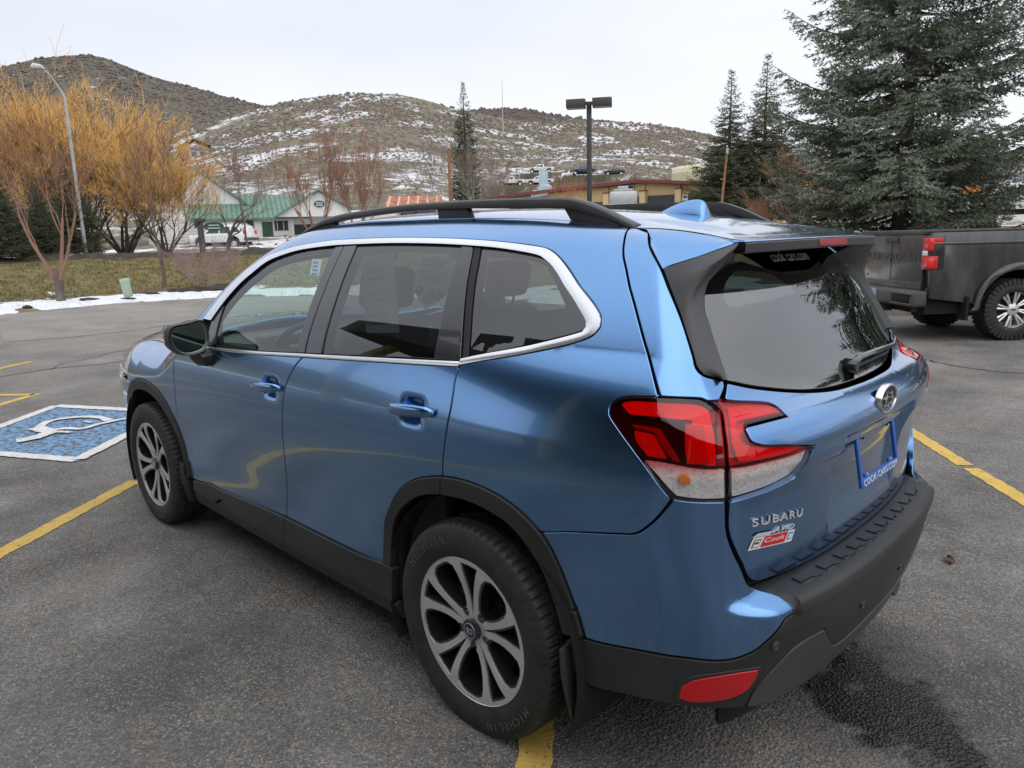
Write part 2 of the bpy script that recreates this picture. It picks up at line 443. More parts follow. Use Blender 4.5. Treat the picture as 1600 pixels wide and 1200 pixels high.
def ribbon(name,a_line,b_line,mat,parent,F=S,off=.002,thick=.006,both=True,step=.02,lip=.0015,rows=3):
    """a moulding between two lines given in (s,t)"""
    A=opensp(a_line,step); Bn=opensp(b_line,step,len(A)); n=len(A)
    rows_=[]; 
    for k in range(rows+1):
        w=k/rows; C_=A*(1-w)+Bn*w; rows_.append(P_side(C_[:,0],C_[:,1],F,off+.0018*math.sin(math.pi*w)))
    lo=P_side(A[:,0],A[:,1],F,off-thick); hi=P_side(Bn[:,0],Bn[:,1],F,off-thick)
    R=[lo]+rows_+[hi]; V=np.concatenate(R); f=[]
    for i in range(len(R)-1):
        for k in range(n-1): f.append((i*n+k,i*n+k+1,(i+1)*n+k+1,(i+1)*n+k))
    mb=MB(); mb.add(V,f); o=mb.build(name,mat,parent,smooth=True,auto=math.radians(50))
    # orient outwards
    me=o.data; c=sum((p.normal.y*p.area for p in me.polygons)); 
    if c<0: me.flip_normals()
    if both:
        m=o.copy(); COL.objects.link(m); m.scale=(1,-1,1); m.parent=parent; o['twin']=m.name
    return o
def opensp(line,step,n=None):
    P=np.array(line,float); out=[]
    m=len(P)
    for k in range(m-1):
        p1,p2=P[k],P[k+1]; p0=P[k-1] if k else 2*p1-p2; p3=P[k+2] if k+2<m else 2*p2-p1
        L=np.linalg.norm(p2-p1); q=max(1,int(math.ceil(L/step)))
        for i in range(q):
            t=i/q; out.append(.5*((2*p1)+(-p0+p2)*t+(2*p0-5*p1+4*p2-p3)*t*t+(-p0+3*p1-3*p2+p3)*t**3))
    out.append(P[-1]); out=np.array(out)
    d=np.r_[0,np.cumsum(np.linalg.norm(np.diff(out,axis=0),axis=1))]; N_=n or len(out)
    u=np.linspace(0,d[-1],N_); return np.stack([np.interp(u,d,out[:,0]),np.interp(u,d,out[:,1])],1)
# ------------------------------------------------------------------ materials of the blue car
def paint_mat():
    m=NT('blue_paint'); n=m.vor(900); r=m.ramp(n,'Color',[(0,(.112,.262,.53)),(1,(.152,.33,.62))])
    d=m.noise(3,5,.6); dirt=m.ramp(d,'Fac',[(.55,0.),(.8,.10)])
    sx=m.n('ShaderNodeSeparateXYZ'); m.l(m.tc(),'Object',sx,0); lowz=m.math('MULTIPLY',m.math('SUBTRACT',.95,(sx,2)),1.6,True)
    sk=m.noise(38,4,.7,stretch=(1,1,.10)); fn=m.noise(160,3,.6); skr=m.ramp(sk,'Fac',[(.50,0.),(.74,1.)]); grime=m.math('MULTIPLY',m.math('MULTIPLY',(skr,0),lowz),(fn,'Fac'))
    dd=m.math('ADD',(dirt,0),m.math('MULTIPLY',grime,.34),True)
    m.col(m.mix((r,0),(.30,.28,.25),dd)); m.set(Metallic=m.math('SUBTRACT',1.,dd),Roughness=.21,Coat_Weight=1.,Coat_Roughness=m.math('ADD',m.math('MULTIPLY',dd,.5),.012),Coat_IOR=1.5)
    o=m.noise(420,2,.5); b=m.bump(o,'Fac',.03,.0004)
    m.l(b,0,m.b,'Coat Normal'); m.t.links.remove(m.b.inputs['Normal'].links[0]); return m.m
def glass_mat(name,tint,gloss=1.0,rough=.0,r0=.06,ior=None):
    """thin pane: tinted see-through plus a mirror-like share that grows towards grazing angles"""
    if ior: r0=((ior-1)/(ior+1))**2*1.7
    m=bpy.data.materials.new(name); m.use_nodes=True; t=m.node_tree; t.nodes.clear()
    o=t.nodes.new('ShaderNodeOutputMaterial'); mx=t.nodes.new('ShaderNodeMixShader'); tr=t.nodes.new('ShaderNodeBsdfTransparent'); gl=t.nodes.new('ShaderNodeBsdfGlossy')
    tr.inputs[0].default_value=c4(tint); gl.inputs[0].default_value=c4(gloss); gl.inputs['Roughness'].default_value=rough
    lw=t.nodes.new('ShaderNodeLayerWeight'); lw.inputs[0].default_value=.5
    pw=t.nodes.new('ShaderNodeMath'); pw.operation='POWER'; pw.inputs[1].default_value=5; t.links.new(lw.outputs['Facing'],pw.inputs[0])
    ml=t.nodes.new('ShaderNodeMath'); ml.operation='MULTIPLY_ADD'; ml.inputs[1].default_value=1-r0; ml.inputs[2].default_value=r0; t.links.new(pw.outputs[0],ml.inputs[0])
    t.links.new(ml.outputs[0],mx.inputs[0]); t.links.new(tr.outputs[0],mx.inputs[1]); t.links.new(gl.outputs[0],mx.inputs[2]); t.links.new(mx.outputs[0],o.inputs[0]); return m
PAINT=paint_mat()
def plastic():
    m=NT('grey_textured_plastic'); d=m.noise(2.2,5,.65); r=m.ramp(d,'Fac',[(.35,(.020,.021,.022)),(.75,(.040,.040,.040))]); m.col((r,0)); m.set(Roughness=.5)
    b=m.noise(700,2); m.bump(b,'Fac',.25,.0008); return m.m
CLAD=plastic()
TRIM=simple('dark_trim_plastic',(.060,.061,.064),.42,bump=.15,bs=600)
BLACKG=simple('gloss_black_pillar',(.022,.022,.024),.22,coat=.6)
LETTER=simple('bright_lettering',(.78,.79,.80),.35,metal=.35,var=.02)
CHROME=simple('satin_chrome',(.80,.81,.83),.24,metal=.85,var=.02)
RUBBER=simple('tyre_rubber',(.023,.023,.024),.62,bump=.3,bs=120,var=.3,scale=20)
BLACK=simple('black_matte',(.006,.006,.007),.9)
SEAL=simple('black_rubber_seal',(.008,.008,.009),.6)
GL_F=glass_mat('clear_green_glass',(.80,.92,.86),r0=.085); GL_R=glass_mat('privacy_glass',(.22,.245,.245),r0=.105); GL_B=glass_mat('rear_glass',(.26,.31,.30),r0=.20)
ALLOY=simple('machined_alloy',(.68,.68,.69),.28,metal=.55,var=.05,scale=30); DALLOY=simple('dark_alloy_paint',(.016,.017,.019),.25,coat=.8)
STEEL=simple('brake_steel',(.12,.10,.085),.5,metal=.6,var=.4,scale=30)
RLENS=glass_mat('red_lens',(.95,.07,.08),r0=.05); CLENS=glass_mat('clear_lens',(.97,.97,.97),r0=.05)
RBRIGHT=simple('red_light_bar',(.80,.02,.03),.25,coat=.5,var=.05); RMID=simple('red_reflector',(.62,.014,.02),.3,var=.2,scale=40); RDARK=simple('dark_red_housing',(.26,.006,.010),.35)
def silver():
    m=NT('faceted_reflector'); v=m.vor(130); r=m.ramp(v,'Color',[(0,(.66,.65,.63)),(.5,(.92,.91,.89)),(1,(.98,.98,.97))]); m.col((r,0)); m.set(Metallic=.10,Roughness=.25); m.bump(v,'Distance',.3,.003); return m.m
SILVER=silver()
def ribbed():
    m=NT('ribbed_red'); w=m.n('ShaderNodeTexWave',wave_type='BANDS',bands_direction='Z'); w.inputs['Scale'].default_value=110; m.l(m.tc(),'Object',w,0)
    r=m.ramp(w,'Fac',[(0,(.36,.008,.010)),(1,(.80,.016,.024))]); m.col((r,0)); m.set(Roughness=.3); return m.m
RRIB=ribbed()
SEAT=simple('light_grey_cloth',(.34,.34,.335),.9,bump=.3,bs=200); SEATD=simple('dark_grey_cloth',(.05,.05,.053),.9); DASH=simple('dark_dashboard',(.035,.037,.038),.6)
WHITE=simple('white_print',(.78,.78,.78),.5,var=.02); BLUEP=simple('blue_plastic',(.015,.11,.48),.35,coat=.4); REDP=simple('red_print',(.60,.02,.03),.5,var=.03)
PAPER=simple('white_paper',(.62,.68,.66),.8,var=.03); DKPRINT=simple('dark_print',(.05,.055,.06),.7)
# ------------------------------------------------------------------ outlines in (s,t): s runs from the side round the rear corner, t is height
chrome_top=[(-2.3092,1.212),(-2.2126,1.3325),(-2.1142,1.4207),(-2.0424,1.4574),(-1.9624,1.4897),(-1.8163,1.5184),(-1.6952,1.5338),(-1.5277,1.5468),(-1.3824,1.5511),(-1.0658,1.5522),(-.8054,1.5473),(-.6135,1.5397),(-.4715,1.5306),(-.3247,1.5166),(-.2754,1.5063),(-.2185,1.4789),(-.1204,1.416),(-.0461,1.3651),(-.0174,1.3375),(-.0111,1.315),(-.0237,1.2947),(-.0778,1.2709),(-.2145,1.2354),(-.3691,1.202),(-.4605,1.1815)]
belt_up=[(-2.2361,1.0892),(-1.7859,1.1085),(-1.3426,1.1364),(-1.2204,1.1439),(-.7773,1.1712),(-.4777,1.1897),(-.461,1.1906)]
belt_lo=[(-2.2314,1.0764),(-1.783,1.0968),(-1.3382,1.1245),(-1.2156,1.1317),(-.7716,1.1585),(-.4716,1.1762),(-.4605,1.1775)]
gapB=[(-1.3362,1.128),(-1.3862,1.0829),(-1.419,1.0375),(-1.443,.9946),(-1.4604,.9316),(-1.4866,.8317),(-1.5102,.7196),(-1.5355,.5876),(-1.5674,.4141),(-1.6003,.25)]
gapC=[(-.4605,1.1775),(-.4605,1.1349),(-.4555,1.0944),(-.4535,1.0556),(-.464,.9728),(-.4785,.8897),(-.4850,.8377)]
gapF=[(-2.545,1.075),(-2.5758,1.0066),(-2.5961,.8673),(-2.6353,.7354),(-2.66,.62)]
arch_r=[(-.8641,.418),(-.8506,.52),(-.8346,.5899),(-.7882,.6648),(-.729,.7314),(-.6476,.7848),(-.5763,.8141),(-.4850,.8377),(-.4133,.8456),(-.3346,.8456),(-.2426,.8322),(-.165,.8032),(-.1003,.758),(-.0609,.7095),(-.0237,.6304),(.0056,.5446),(.0242,.4709)]
arch_ri=[(-.815,.418),(-.8075,.4867),(-.7913,.5631),(-.7607,.6244),(-.7063,.6806),(-.6408,.7262),(-.576,.7551),(-.4996,.7742),(-.3931,.7847),(-.2972,.7779),(-.217,.7564),(-.1648,.723),(-.1149,.6691),(-.0794,.5954),(-.0524,.521),(-.0347,.4627)]
arch_f=[(-3.07-dx,z) for dx,z in ((-.475,.36),(-.458,.45),(-.425,.55),(-.375,.65),(-.30,.745),(-.215,.803),(-.11,.832),(0,.838),(.11,.825),(.20,.792),(.28,.735),(.345,.66),(.39,.58),(.43,.47),(.44,.40))]
arch_fi=[(-3.07-dx,z) for dx,z in ((-.425,.36),(-.408,.44),(-.375,.53),(-.33,.62),(-.262,.695),(-.185,.745),(-.095,.770),(0,.776),(.095,.765),(.175,.738),(.24,.69),(.30,.62),(.342,.55),(.375,.46),(.385,.40))]
seam=[(.2085,.926),(.1832,.8734),(.1607,.8404),(.1489,.8273),(.1343,.8185),(.1085,.8115),(.0751,.8024),(-.0928,.757)]
gapT=[(-.0976,1.6274),(-.057,1.5564),(-.0266,1.5016),(.0112,1.449),(.0631,1.3723),(.1131,1.2816),(.1445,1.2187),(.1687,1.1618)]
lampo=[(.0748,1.1112),(.0725,1.1261),(.0755,1.1387),(.0848,1.1475),(.1008,1.1541),(.1687,1.1618),(.2437,1.1565),(.2543,1.1502),(.2814,1.124),(.2901,1.0821),(.2963,1.0206),(.2995,.9156),(.2774,.9168),(.2507,.9185),(.2243,.9218),(.2085,.926),(.1527,1.0143),(.1048,1.0734)]
lampi=[(.2587,1.1524),(.3053,1.1411),(.3976,1.121),(.4138,1.1127),(.4244,1.1008),(.382,1.1003),(.3299,1.0987),(.3273,1.0926),(.3383,1.0664),(.3601,1.052),(.4138,1.0386),(.4983,1.0175),(.481,.9822),(.4494,.9366),(.3867,.9226),(.3226,.9179),(.3041,.9147),(.3014,1.0076),(.2945,1.0819),(.285,1.1235)]
apillar=[(-2.50,1.075),(-2.47,1.135),(-2.37,1.255),(-2.24,1.39),(-2.12,1.490),(-2.0,1.570),(-1.90,1.622),(-1.82,1.645)]
DT=1.645
# ------------------------------------------------------------------ the blue car
CAR=empty('parked_suv',(0,0,0),label='large blue metallic sport utility car with black roof rails in the foreground',cat='car')
def ch(o,parent): o.parent=parent; return o
# roof side and rear quarter in one pressing
q_out=belt_lo[-1:]+[(-.4605,1.1815)]+chrome_top[::-1][1:]+[(-2.36,1.14),(-2.40,1.075)]+apillar+[(-1.4,DT),(-.9,DT),(-.4,DT),(-.12,DT)]+gapT+lampo[5::-1]+lampo[:-4:-1]+[(.2085,.926)]+seam[1:]
aq=[p for p in arch_r if -.4850<p[0]<=-.0928]; 
q_out=q_out+aq[::-1]+gapC[::-1][:-1]
QUART=panel('rear_quarter_panel',q_out,PAINT,CAR,gap=.0018,corner=38)
panel('corner_pillar_panel',gapT+[(.2437,1.1565),(.2543,1.1502),(.2800,1.1475),(.2895,1.178),(.2870,1.1905),(.2444,1.2101),(.2298,1.2278),(.221,1.2552),(.1776,1.3547),(.106,1.4626),(.040,1.530),(-.035,1.6274)],PAINT,CAR,gap=.0025,corner=38)
# doors
fd=belt_lo[:3]+gapB[1:-1]+[(-1.5674,.4141),(-1.8705,.3985),(-2.2428,.3818),(-2.3781,.3836),(-2.4286,.3731),(-2.5389,.3638)]
fd_arch=[p for p in arch_f if -2.66<p[0]<-2.53]
af=[(-2.612,.45),(-2.645,.55)]
FD=panel('front_door',fd[::-1][:1]+[( -2.595,.362)]+af+gapF[::-1]+[(-2.40,1.079)]+belt_lo[:3]+gapB[1:-1]+[(-1.8705,.3985),(-2.2428,.3818),(-2.3781,.3836),(-2.4286,.3731)],PAINT,CAR,corner=34,F=SFD,res=.0125)
ar=[p for p in arch_r if p[0]<-.4850]
RD=panel('rear_door',belt_lo[2:-1]+gapC+ar[::-1]+[(-1.0158,.4141),(-1.5674,.4141)]+gapB[::-1][2:-1],PAINT,CAR,corner=34,F=SRD,res=.0125)
# fender, hood, front bumper (on the far end of the car)
with Tz(.85,.45):
    panel('front_fender',[(-2.66,.62),(-2.6353,.7354),(-2.5961,.865),(-2.5758,.983),(-2.53,1.045),(-2.50,1.065),(-2.9,1.07),(-3.2,1.065),(-3.45,1.05),(-3.53,1.02),(-3.46,.97),(-3.36,.90),(-3.33,.80),(-3.30,.765)]+[p for p in arch_f[::-1] if -3.30<p[0]<-2.66],PAINT,CAR)
    hb=P_side(np.linspace(-2.50,-3.53,16),np.interp(np.linspace(0,1,16),[0,.4,.7,.93,1],[1.072,1.075,1.07,1.055,1.03]))
    HL=panel('headlight',[(-3.53,1.015),(-3.46,.965),(-3.36,.895),(-3.34,.82),(-3.45,.80),(-3.60,.815),(-3.72,.85),(-3.74,.90),(-3.66,.965),(-3.58,1.02)],CLENS,CAR)
    hin=panel('reflector',[(-3.53,1.015),(-3.46,.965),(-3.36,.895),(-3.34,.82),(-3.45,.80),(-3.60,.815),(-3.72,.85),(-3.74,.90),(-3.66,.965),(-3.58,1.02)],SILVER,HL,off=-.03,both=False); c=hin.copy(); COL.objects.link(c); c.parent=twin(HL)
hoodL=[(p[0],p[1]) for p in hb]
panel('hood',hoodL+[(3.56,.50),(3.60,.25),(3.61,0)]+[(x,-y) for x,y in ([(3.60,.25),(3.56,.50)]+hoodL[::-1])]+[(2.36,-.5),(2.40,0),(2.36,.5)],PAINT,CAR,dom='top',both=False,res=.03)
SFMID=-3.3-math.pi*.62/2
def mirf(half): return list(half)+[(2*SFMID-a,b) for a,b in half[::-1]]
panel('front_bumper',mirf([(SFMID,.52),(SFMID+.35,.50),(SFMID+.5,.42),(-3.62,.40),(-3.505,.41)]+[(-3.50,.47),(-3.46,.58),(-3.415,.66),(-3.35,.735),(-3.31,.765),(-3.335,.795),(-3.45,.785),(-3.62,.80),(-3.80,.84),(-3.95,.86),(SFMID+.1,.62)]),PAINT,CAR,both=False,res=.03)
panel('grille',mirf([(SFMID,.66),(SFMID+.1,.67),(-3.96,.87),(-3.90,.93),(SFMID+.1,.985),(SFMID,.99)]),BLACKG,CAR,both=False,res=.03,off=.012)
panel('lower_intake',mirf([(SFMID,.24),(-3.70,.24),(-3.51,.30),(-3.505,.405),(-3.62,.395),(SFMID+.5,.415),(SFMID+.35,.495),(SFMID,.515)]),CLAD,CAR,both=False,res=.03,off=.014)
# roof and windshield
wb=P_side(np.array([p[0] for p in apillar]),np.array([p[1] for p in apillar])); 
ss=np.linspace(-1.82,-.15,24); dt=P_side(ss,np.full(24,DT))
rl=[(wb[-1][0],wb[-1][1])]+[(p[0],p[1]) for p in dt[1:]]
rear_edge=[(-.262,.47),(-.245,.40),(-.262,.33),(-.335,.25),(-.36,.12),(-.365,0)]
roof=rl+rear_edge+[(x,-y) for x,y in rear_edge[::-1][1:]]+[(x,-y) for x,y in rl[::-1]]+[(wb[-1][0]+.06,-.3),(wb[-1][0]+.085,0),(wb[-1][0]+.06,.3)]
ROOF=panel('roof_panel',roof,PAINT,CAR,dom='top',both=False,res=.022,corner=40)
wl=[(p[0],p[1]) for p in wb]
ws=wl[::-1]+[(2.43,.5),(2.47,0),(2.43,-.5)]+[(x,-y) for x,y in wl]+[(wb[-1][0]+.06,-.3),(wb[-1][0]+.085,0),(wb[-1][0]+.06,.3)]
panel('windshield',ws,GL_F,CAR,dom='top',both=False,res=.04,corner=40,depth=.004)
# window mouldings, pillars, glass
ribbon('window_moulding',chrome_top,[(-2.2294,1.2092),(-2.156,1.3102),(-2.0769,1.3889),(-1.9971,1.4372),(-1.9239,1.4696),(-1.7986,1.4965),(-1.6816,1.5129),(-1.5161,1.5246),(-1.3745,1.5297),(-1.0632,1.5326),(-.8074,1.5284),(-.6183,1.5212),(-.4728,1.5121),(-.3279,1.4957),(-.2834,1.4831),(-.226,1.4547),(-.1414,1.3968),(-.0742,1.343),(-.0525,1.3208),(-.0514,1.3054),(-.0829,1.2919),(-.2202,1.2537),(-.3742,1.2197),(-.4605,1.199)],CHROME,CAR,off=.0035)
ribbon('belt_moulding',belt_lo,belt_up,CHROME,CAR,off=.0035)
def dlo_panel(name,poly,mat,off=-.004,**k): return panel(name,poly,mat,CAR,off=off,gap=.0005,depth=.012,**k)
dlo_panel('front_pillar_trim',[(-1.4385,1.523),(-1.3774,1.5287),(-1.3382,1.1374),(-1.3962,1.134)],BLACKG)
dlo_panel('middle_pillar_trim',[(-1.3744,1.5287),(-1.2871,1.5307),(-1.2206,1.1454),(-1.3322,1.1374)],BLACKG)
dlo_panel('rear_pillar_trim',[(-.6726,1.5223),(-.6116,1.5192),(-.4665,1.1923),(-.5856,1.1846)],BLACKG)
dlo_panel('window_seal',[(-.6086,1.5192),(-.5745,1.516),(-.4386,1.2028),(-.4605,1.196)],SEAL)
dlo_panel('mirror_sail_trim',[(-2.236,1.20),(-2.172,1.283),(-2.145,1.101),(-2.231,1.091)],BLACKG,off=-.006)
panel('front_door_glass',[(-2.160,1.300),(-2.0769,1.3839),(-1.9971,1.4322),(-1.9239,1.4646),(-1.7986,1.4915),(-1.6816,1.5079),(-1.436,1.520),(-1.3940,1.133),(-1.787,1.1085),(-2.135,1.0985)],GL_F,CAR,off=-.010,gap=0,depth=.004,res=.03)
panel('rear_door_glass',[(-1.2871,1.5277),(-1.0411,1.5302),(-.6726,1.5213),(-.5856,1.1846),(-.7787,1.1732),(-1.2206,1.1434)],GL_R,CAR,off=-.010,gap=0,depth=.004,res=.03)
panel('quarter_glass',[(-.5745,1.516),(-.4728,1.5101),(-.3279,1.4937),(-.2834,1.4811),(-.226,1.4527),(-.1414,1.3948),(-.0762,1.341),(-.0545,1.3188),(-.0534,1.3054),(-.0849,1.2939),(-.2222,1.2557),(-.4386,1.2038)],GL_R,CAR,off=-.010,gap=0,depth=.004,res=.03)
# black inner structure behind the gaps
arch_hole=lambda A:[(a,b) for a,b in A]
ih1=[(-2.20,1.205),(-2.14,1.29),(-2.05,1.37),(-1.92,1.44),(-1.79,1.47),(-1.45,1.50),(-1.41,1.15),(-2.13,1.115)]
ih2=[(-1.27,1.51),(-1.0,1.515),(-.69,1.505),(-.60,1.20),(-1.21,1.16)]
ih3=[(-.565,1.50),(-.33,1.482),(-.24,1.44),(-.10,1.335),(-.09,1.305),(-.22,1.268),(-.43,1.215)]
sh=[(-2.62,.30),(-.79,.30),(-.79,.48)]+[(a,b) for a,b in arch_ri[2:]]+[(-.03,.40),(.40,.40),(.40,.9),(.285,.93),(.275,1.185),(.235,1.215),(.19,1.345),(.125,1.455),(.06,1.52),(-.01,1.61),(-.1,1.635),(-1.8,1.63),(-2.0,1.55),(-2.25,1.36),(-2.45,1.10),(-2.9,1.0),(-2.9,.80)]+[(a,b) for a,b in arch_f if -2.9<a<-2.6][::-1]
panel('inner_structure',sh,BLACK,CAR,holes=[ih1,ih2,ih3],off=-.024,gap=0,res=.035,roll=.001,depth=.02,corner=25)
# cladding: arches, sills
panel('rear_arch_cladding',arch_r[:8]+arch_ri[:8][::-1],CLAD,CAR,F=S,off=.009,gap=.001,depth=.025)
panel('rear_arch_cladding',arch_r[7:-3]+[(.006,.545),(-.062,.545)]+arch_ri[7:-2][::-1],CLAD,CAR,F=S,off=.009,gap=.001,depth=.025)
panel('bumper_arch_cladding',[(.006,.545),(.0242,.4709),(-.0347,.4627),(-.062,.545)],CLAD,CAR,F=S,off=.009,gap=.001,depth=.025)
panel('front_arch_cladding',arch_f+arch_fi[::-1],CLAD,CAR,F=S,off=.009,gap=.001,depth=.025)
def sill(name,poly):
    return panel(name,poly,CLAD,CAR,F=S,off=.012,gap=.0015,depth=.03,corner=30)
sill('front_door_cladding',[(-2.5389,.3638),(-2.4286,.3731),(-2.3781,.3866),(-2.2428,.3858),(-1.8705,.4041),(-1.5674,.4152),(-1.5974,.272),(-2.0,.292),(-2.12,.30),(-2.22,.338),(-2.30,.30),(-2.55,.31)])
sill('rear_door_cladding',[(-1.5674,.4152),(-1.0158,.4161),(-.861,.4272),(-.800,.4272),(-.815,.29),(-1.2,.283),(-1.5974,.272)])
panel('sill_guard',[(-2.56,.305),(-2.30,.294),(-2.22,.33),(-2.12,.293),(-2.0,.285),(-1.2,.276),(-.815,.283),(-.79,.22),(-2.58,.22)],CLAD,CAR,F=S,off=.002,gap=.0015,depth=.03,corner=25)
# rear bumper: painted corners, grey lower part, step
bc=[(.2085,.926)]+seam[1:]+[(a,b) for a,b in arch_r if -.0928<a and b>.56][0:]+[(.0056,.5446),(.0242,.4709),(.058,.4739),(.162,.493),(.235,.503),(.287,.502),(.321,.506),(.361,.526),(.383,.549),(.402,.572),(.422,.602),(.448,.609),(.4555,.625),(.440,.6345),(.40,.651),(.372,.663),(.352,.681),(.335,.731),(.318,.779),(.304,.833),(.300,.9146),(.2774,.9168),(.2507,.9185),(.2243,.9218)]
panel('bumper_corner',bc,PAINT,CAR,F=SB,res=.011,corner=40)
lowb=[(.0242,.4669),(.058,.4709),(.162,.490),(.235,.500),(.287,.499),(.321,.503),(.361,.523),(.383,.546),(.402,.569),(.422,.600),(.449,.606),(.458,.604)]
half=[(SMAX/2,.598),(.60,.598)]+lowb[::-1]+[(-.030,.4445),(-.032,.385),(.000,.352),(.035,.333),(.058,.335),(.138,.352),(.223,.362),(.297,.352),(.352,.345)]
notch=[(.372,.409),(.417,.462),(.455,.494),(.498,.502),(.559,.498),(.60,.440),(.642,.393),(.699,.376),(SMAX/2,.372)]
lower=mirs(half[::1]+notch)
LB=panel('lower_bumper',lower,CLAD,CAR,F=SB,both=False,res=.014,corner=33,gap=.001)
# skid plate (diffuser) below
dif=mirs([(SMAX/2,.372),(.699,.376),(.642,.393),(.60,.440),(.559,.498),(.498,.502),(.455,.494),(.417,.462),(.372,.409),(.352,.345),(.40,.325),(.49,.308),(.60,.300),(SMAX/2,.292)][::1])
def bulge(P,n):
    z=P[:,2]; w=sstep(.30,.34,z); d=-.020+.0*z
    P=P+n*(.012*w-.020*(1-w))[:,None]; return P,n
panel('skid_plate',dif,TRIM,CAR,F=SB,both=False,res=.014,corner=30,gap=.001,off=.004)
panel('bumper_underside',mirs([(SMAX/2,.292),(.60,.300),(.49,.308),(.40,.325),(.352,.345),(.297,.352),(.297,.26),(.5,.22),(SMAX/2,.20)]),BLACK,CAR,F=SB,both=False,res=.03,off=-.03,gap=0)
REFL=[(.224,.387),(.230,.420),(.253,.443),(.300,.460),(.345,.468),(.374,.468),(.367,.438),(.352,.407),(.325,.389),(.282,.379),(.241,.377)]
panel('bumper_reflector',REFL,RRIB,CAR,F=SB,off=.006,gap=0,depth=.008)
panel('reflector_bezel',[(.214,.372),(.220,.425),(.247,.452),(.296,.468),(.345,.476),(.382,.476),(.373,.437),(.358,.403),(.330,.383),(.282,.371),(.235,.366)],CLAD,CAR,F=SB,off=.003,gap=0,depth=.004)
# textured step on top of the bumper: a swept profile
def step_part():
    prof=[(-.012,.648),(-.055+.0,.6465),(-.056,.6435),(-.058,.6465),(-.078,.645),(-.092,.640),(-.098,.630),(-.099,.612),(-.096,.600),(-.085,.596)]
    prof=[(-.030,.650),(0.0,.650),(.018,.6495),(.048,.648),(.066,.645),(.078,.638),(.083,.627),(.083,.604),(.070,.597)]
    th=np.linspace(.585,math.pi-.585,170); rows=[]
    base=P_side(th*.62,np.full(len(th),.70),SB); n=N(base,SB); n[:,2]=0; n/=np.linalg.norm(n,axis=1)[:,None]
    ext=.081
    V=[];F=[];k=len(prof)
    for i in range(len(th)):
        lim=min(th[i],math.pi-th[i])-.585; dm=max(.0,lim/.108*.083)+.022
        for d,z in prof:
            dd=min(d,dm); zz=(z-.024*min(1,max(0,(d-dm+.022)/.006))*(1 if dm<.083 else 0)) if d<=dm else -.024*(1 if dm<.083 else 0)+ np.interp(dd,[p[0] for p in prof[:7]],[p[1] for p in prof[:7]])-.004*(d-dd)/.083; V.append((base[i,0]+n[i,0]*dd,base[i,1]+n[i,1]*dd,zz))
    for i in range(len(th)-1):
        for q in range(k-1): F.append((i*k+q,i*k+q+1,(i+1)*k+q+1,(i+1)*k+q))
    F.append(tuple(range(k))); F.append(tuple((len(th)-1)*k+q for q in range(k)))
    mb=MB(); mb.add(V,F); st=mb.build('bumper_step',CLAD,CAR,smooth=True,auto=math.radians(45))
    # raised tread blocks with bent outlines
    def pt(u,d,h=0):
        i=np.clip(u,0,1)*(len(th)-1); a=int(min(i,len(th)-2)); f=i-a
        b=base[a]*(1-f)+base[a+1]*f; m=n[a]*(1-f)+n[a+1]*f
        z=np.interp(d,[p[0] for p in prof],[p[1] for p in prof])+h; return (b[0]+m[0]*d,b[1]+m[1]*d,z)
    nb=11
    for j in range(nb):
        u0=.07+.86*j/nb; w=.86/nb; g=.010; sgn=1 if j<nb/2 else -1
        for (a,b,c,d) in ((.006,.034,0,.42),(.040,.071,.30,1.0)):
            mb=MB(); us=np.linspace(u0+g,u0+w-g,7)
            top=[];bot=[]
            for q,uu in enumerate(us):
                f=(uu-u0)/w; jog=.008*(1 if f>.5 else 0)*sgn
                top.append((uu,a+jog*(a>.01))); bot.append((uu,b+jog if b<.05 else b))
            V=[];F=[]
            for (uu,dd) in top+bot[::-1]: V.append(pt(uu,dd,.0048))
            m=len(V)
            for (uu,dd) in top+bot[::-1]: V.append(pt(uu+(.001 if uu<u0+w/2 else -.001)*-1,dd,-.001))
            for q in range(6): F.append((q,q+1,m-2-q,m-1-q))
            for q in range(m): F.append((q,(q+1)%m,m+(q+1)%m,m+q))
            mb.add(V,F); mb.build('tread_block',CLAD,st,smooth=False)
step_part()
# ------------------------------------------------------------------ tail gate
g_in=[(.352,.684),(.335,.731),(.318,.779),(.304,.833),(.3025,.9146),(.3226,.9179),(.3867,.9226),(.4494,.9366),(.481,.9822),(.4983,1.0175),(.4138,1.0386),(.3601,1.052),(.3383,1.0664),(.3273,1.0926),(.3299,1.0987),(.382,1.1003),(.4244,1.1008),(.4138,1.1127),(.3976,1.121),(.3053,1.1411),(.2870,1.1475),(.2900,1.1860),(.3588,1.1618),(.4912,1.1347),(.6392,1.1209),(.8821,1.1163),(SMAX/2,1.116)]
GATE=panel('tailgate',mirs([(SMAX/2,.653),(.60,.655),(.42,.662),(.372,.668)]+g_in),PAINT,CAR,F=SG,both=False,res=.0115,corner=36,gap=.002)
gl=[(SMAX/2,1.1175),(.8821,1.1178),(.6392,1.1224),(.4912,1.1362),(.3588,1.1635),(.2895,1.1875),(.2572,1.272),(.2243,1.3591),(.2135,1.4034),(.2165,1.423),(.2641,1.5049),(.33,1.560),(SMAX/2,1.590)]
RGL=panel('tailgate_glass',mirs(gl),GL_B,CAR,both=False,res=.03,off=-.004,gap=0,depth=.004)
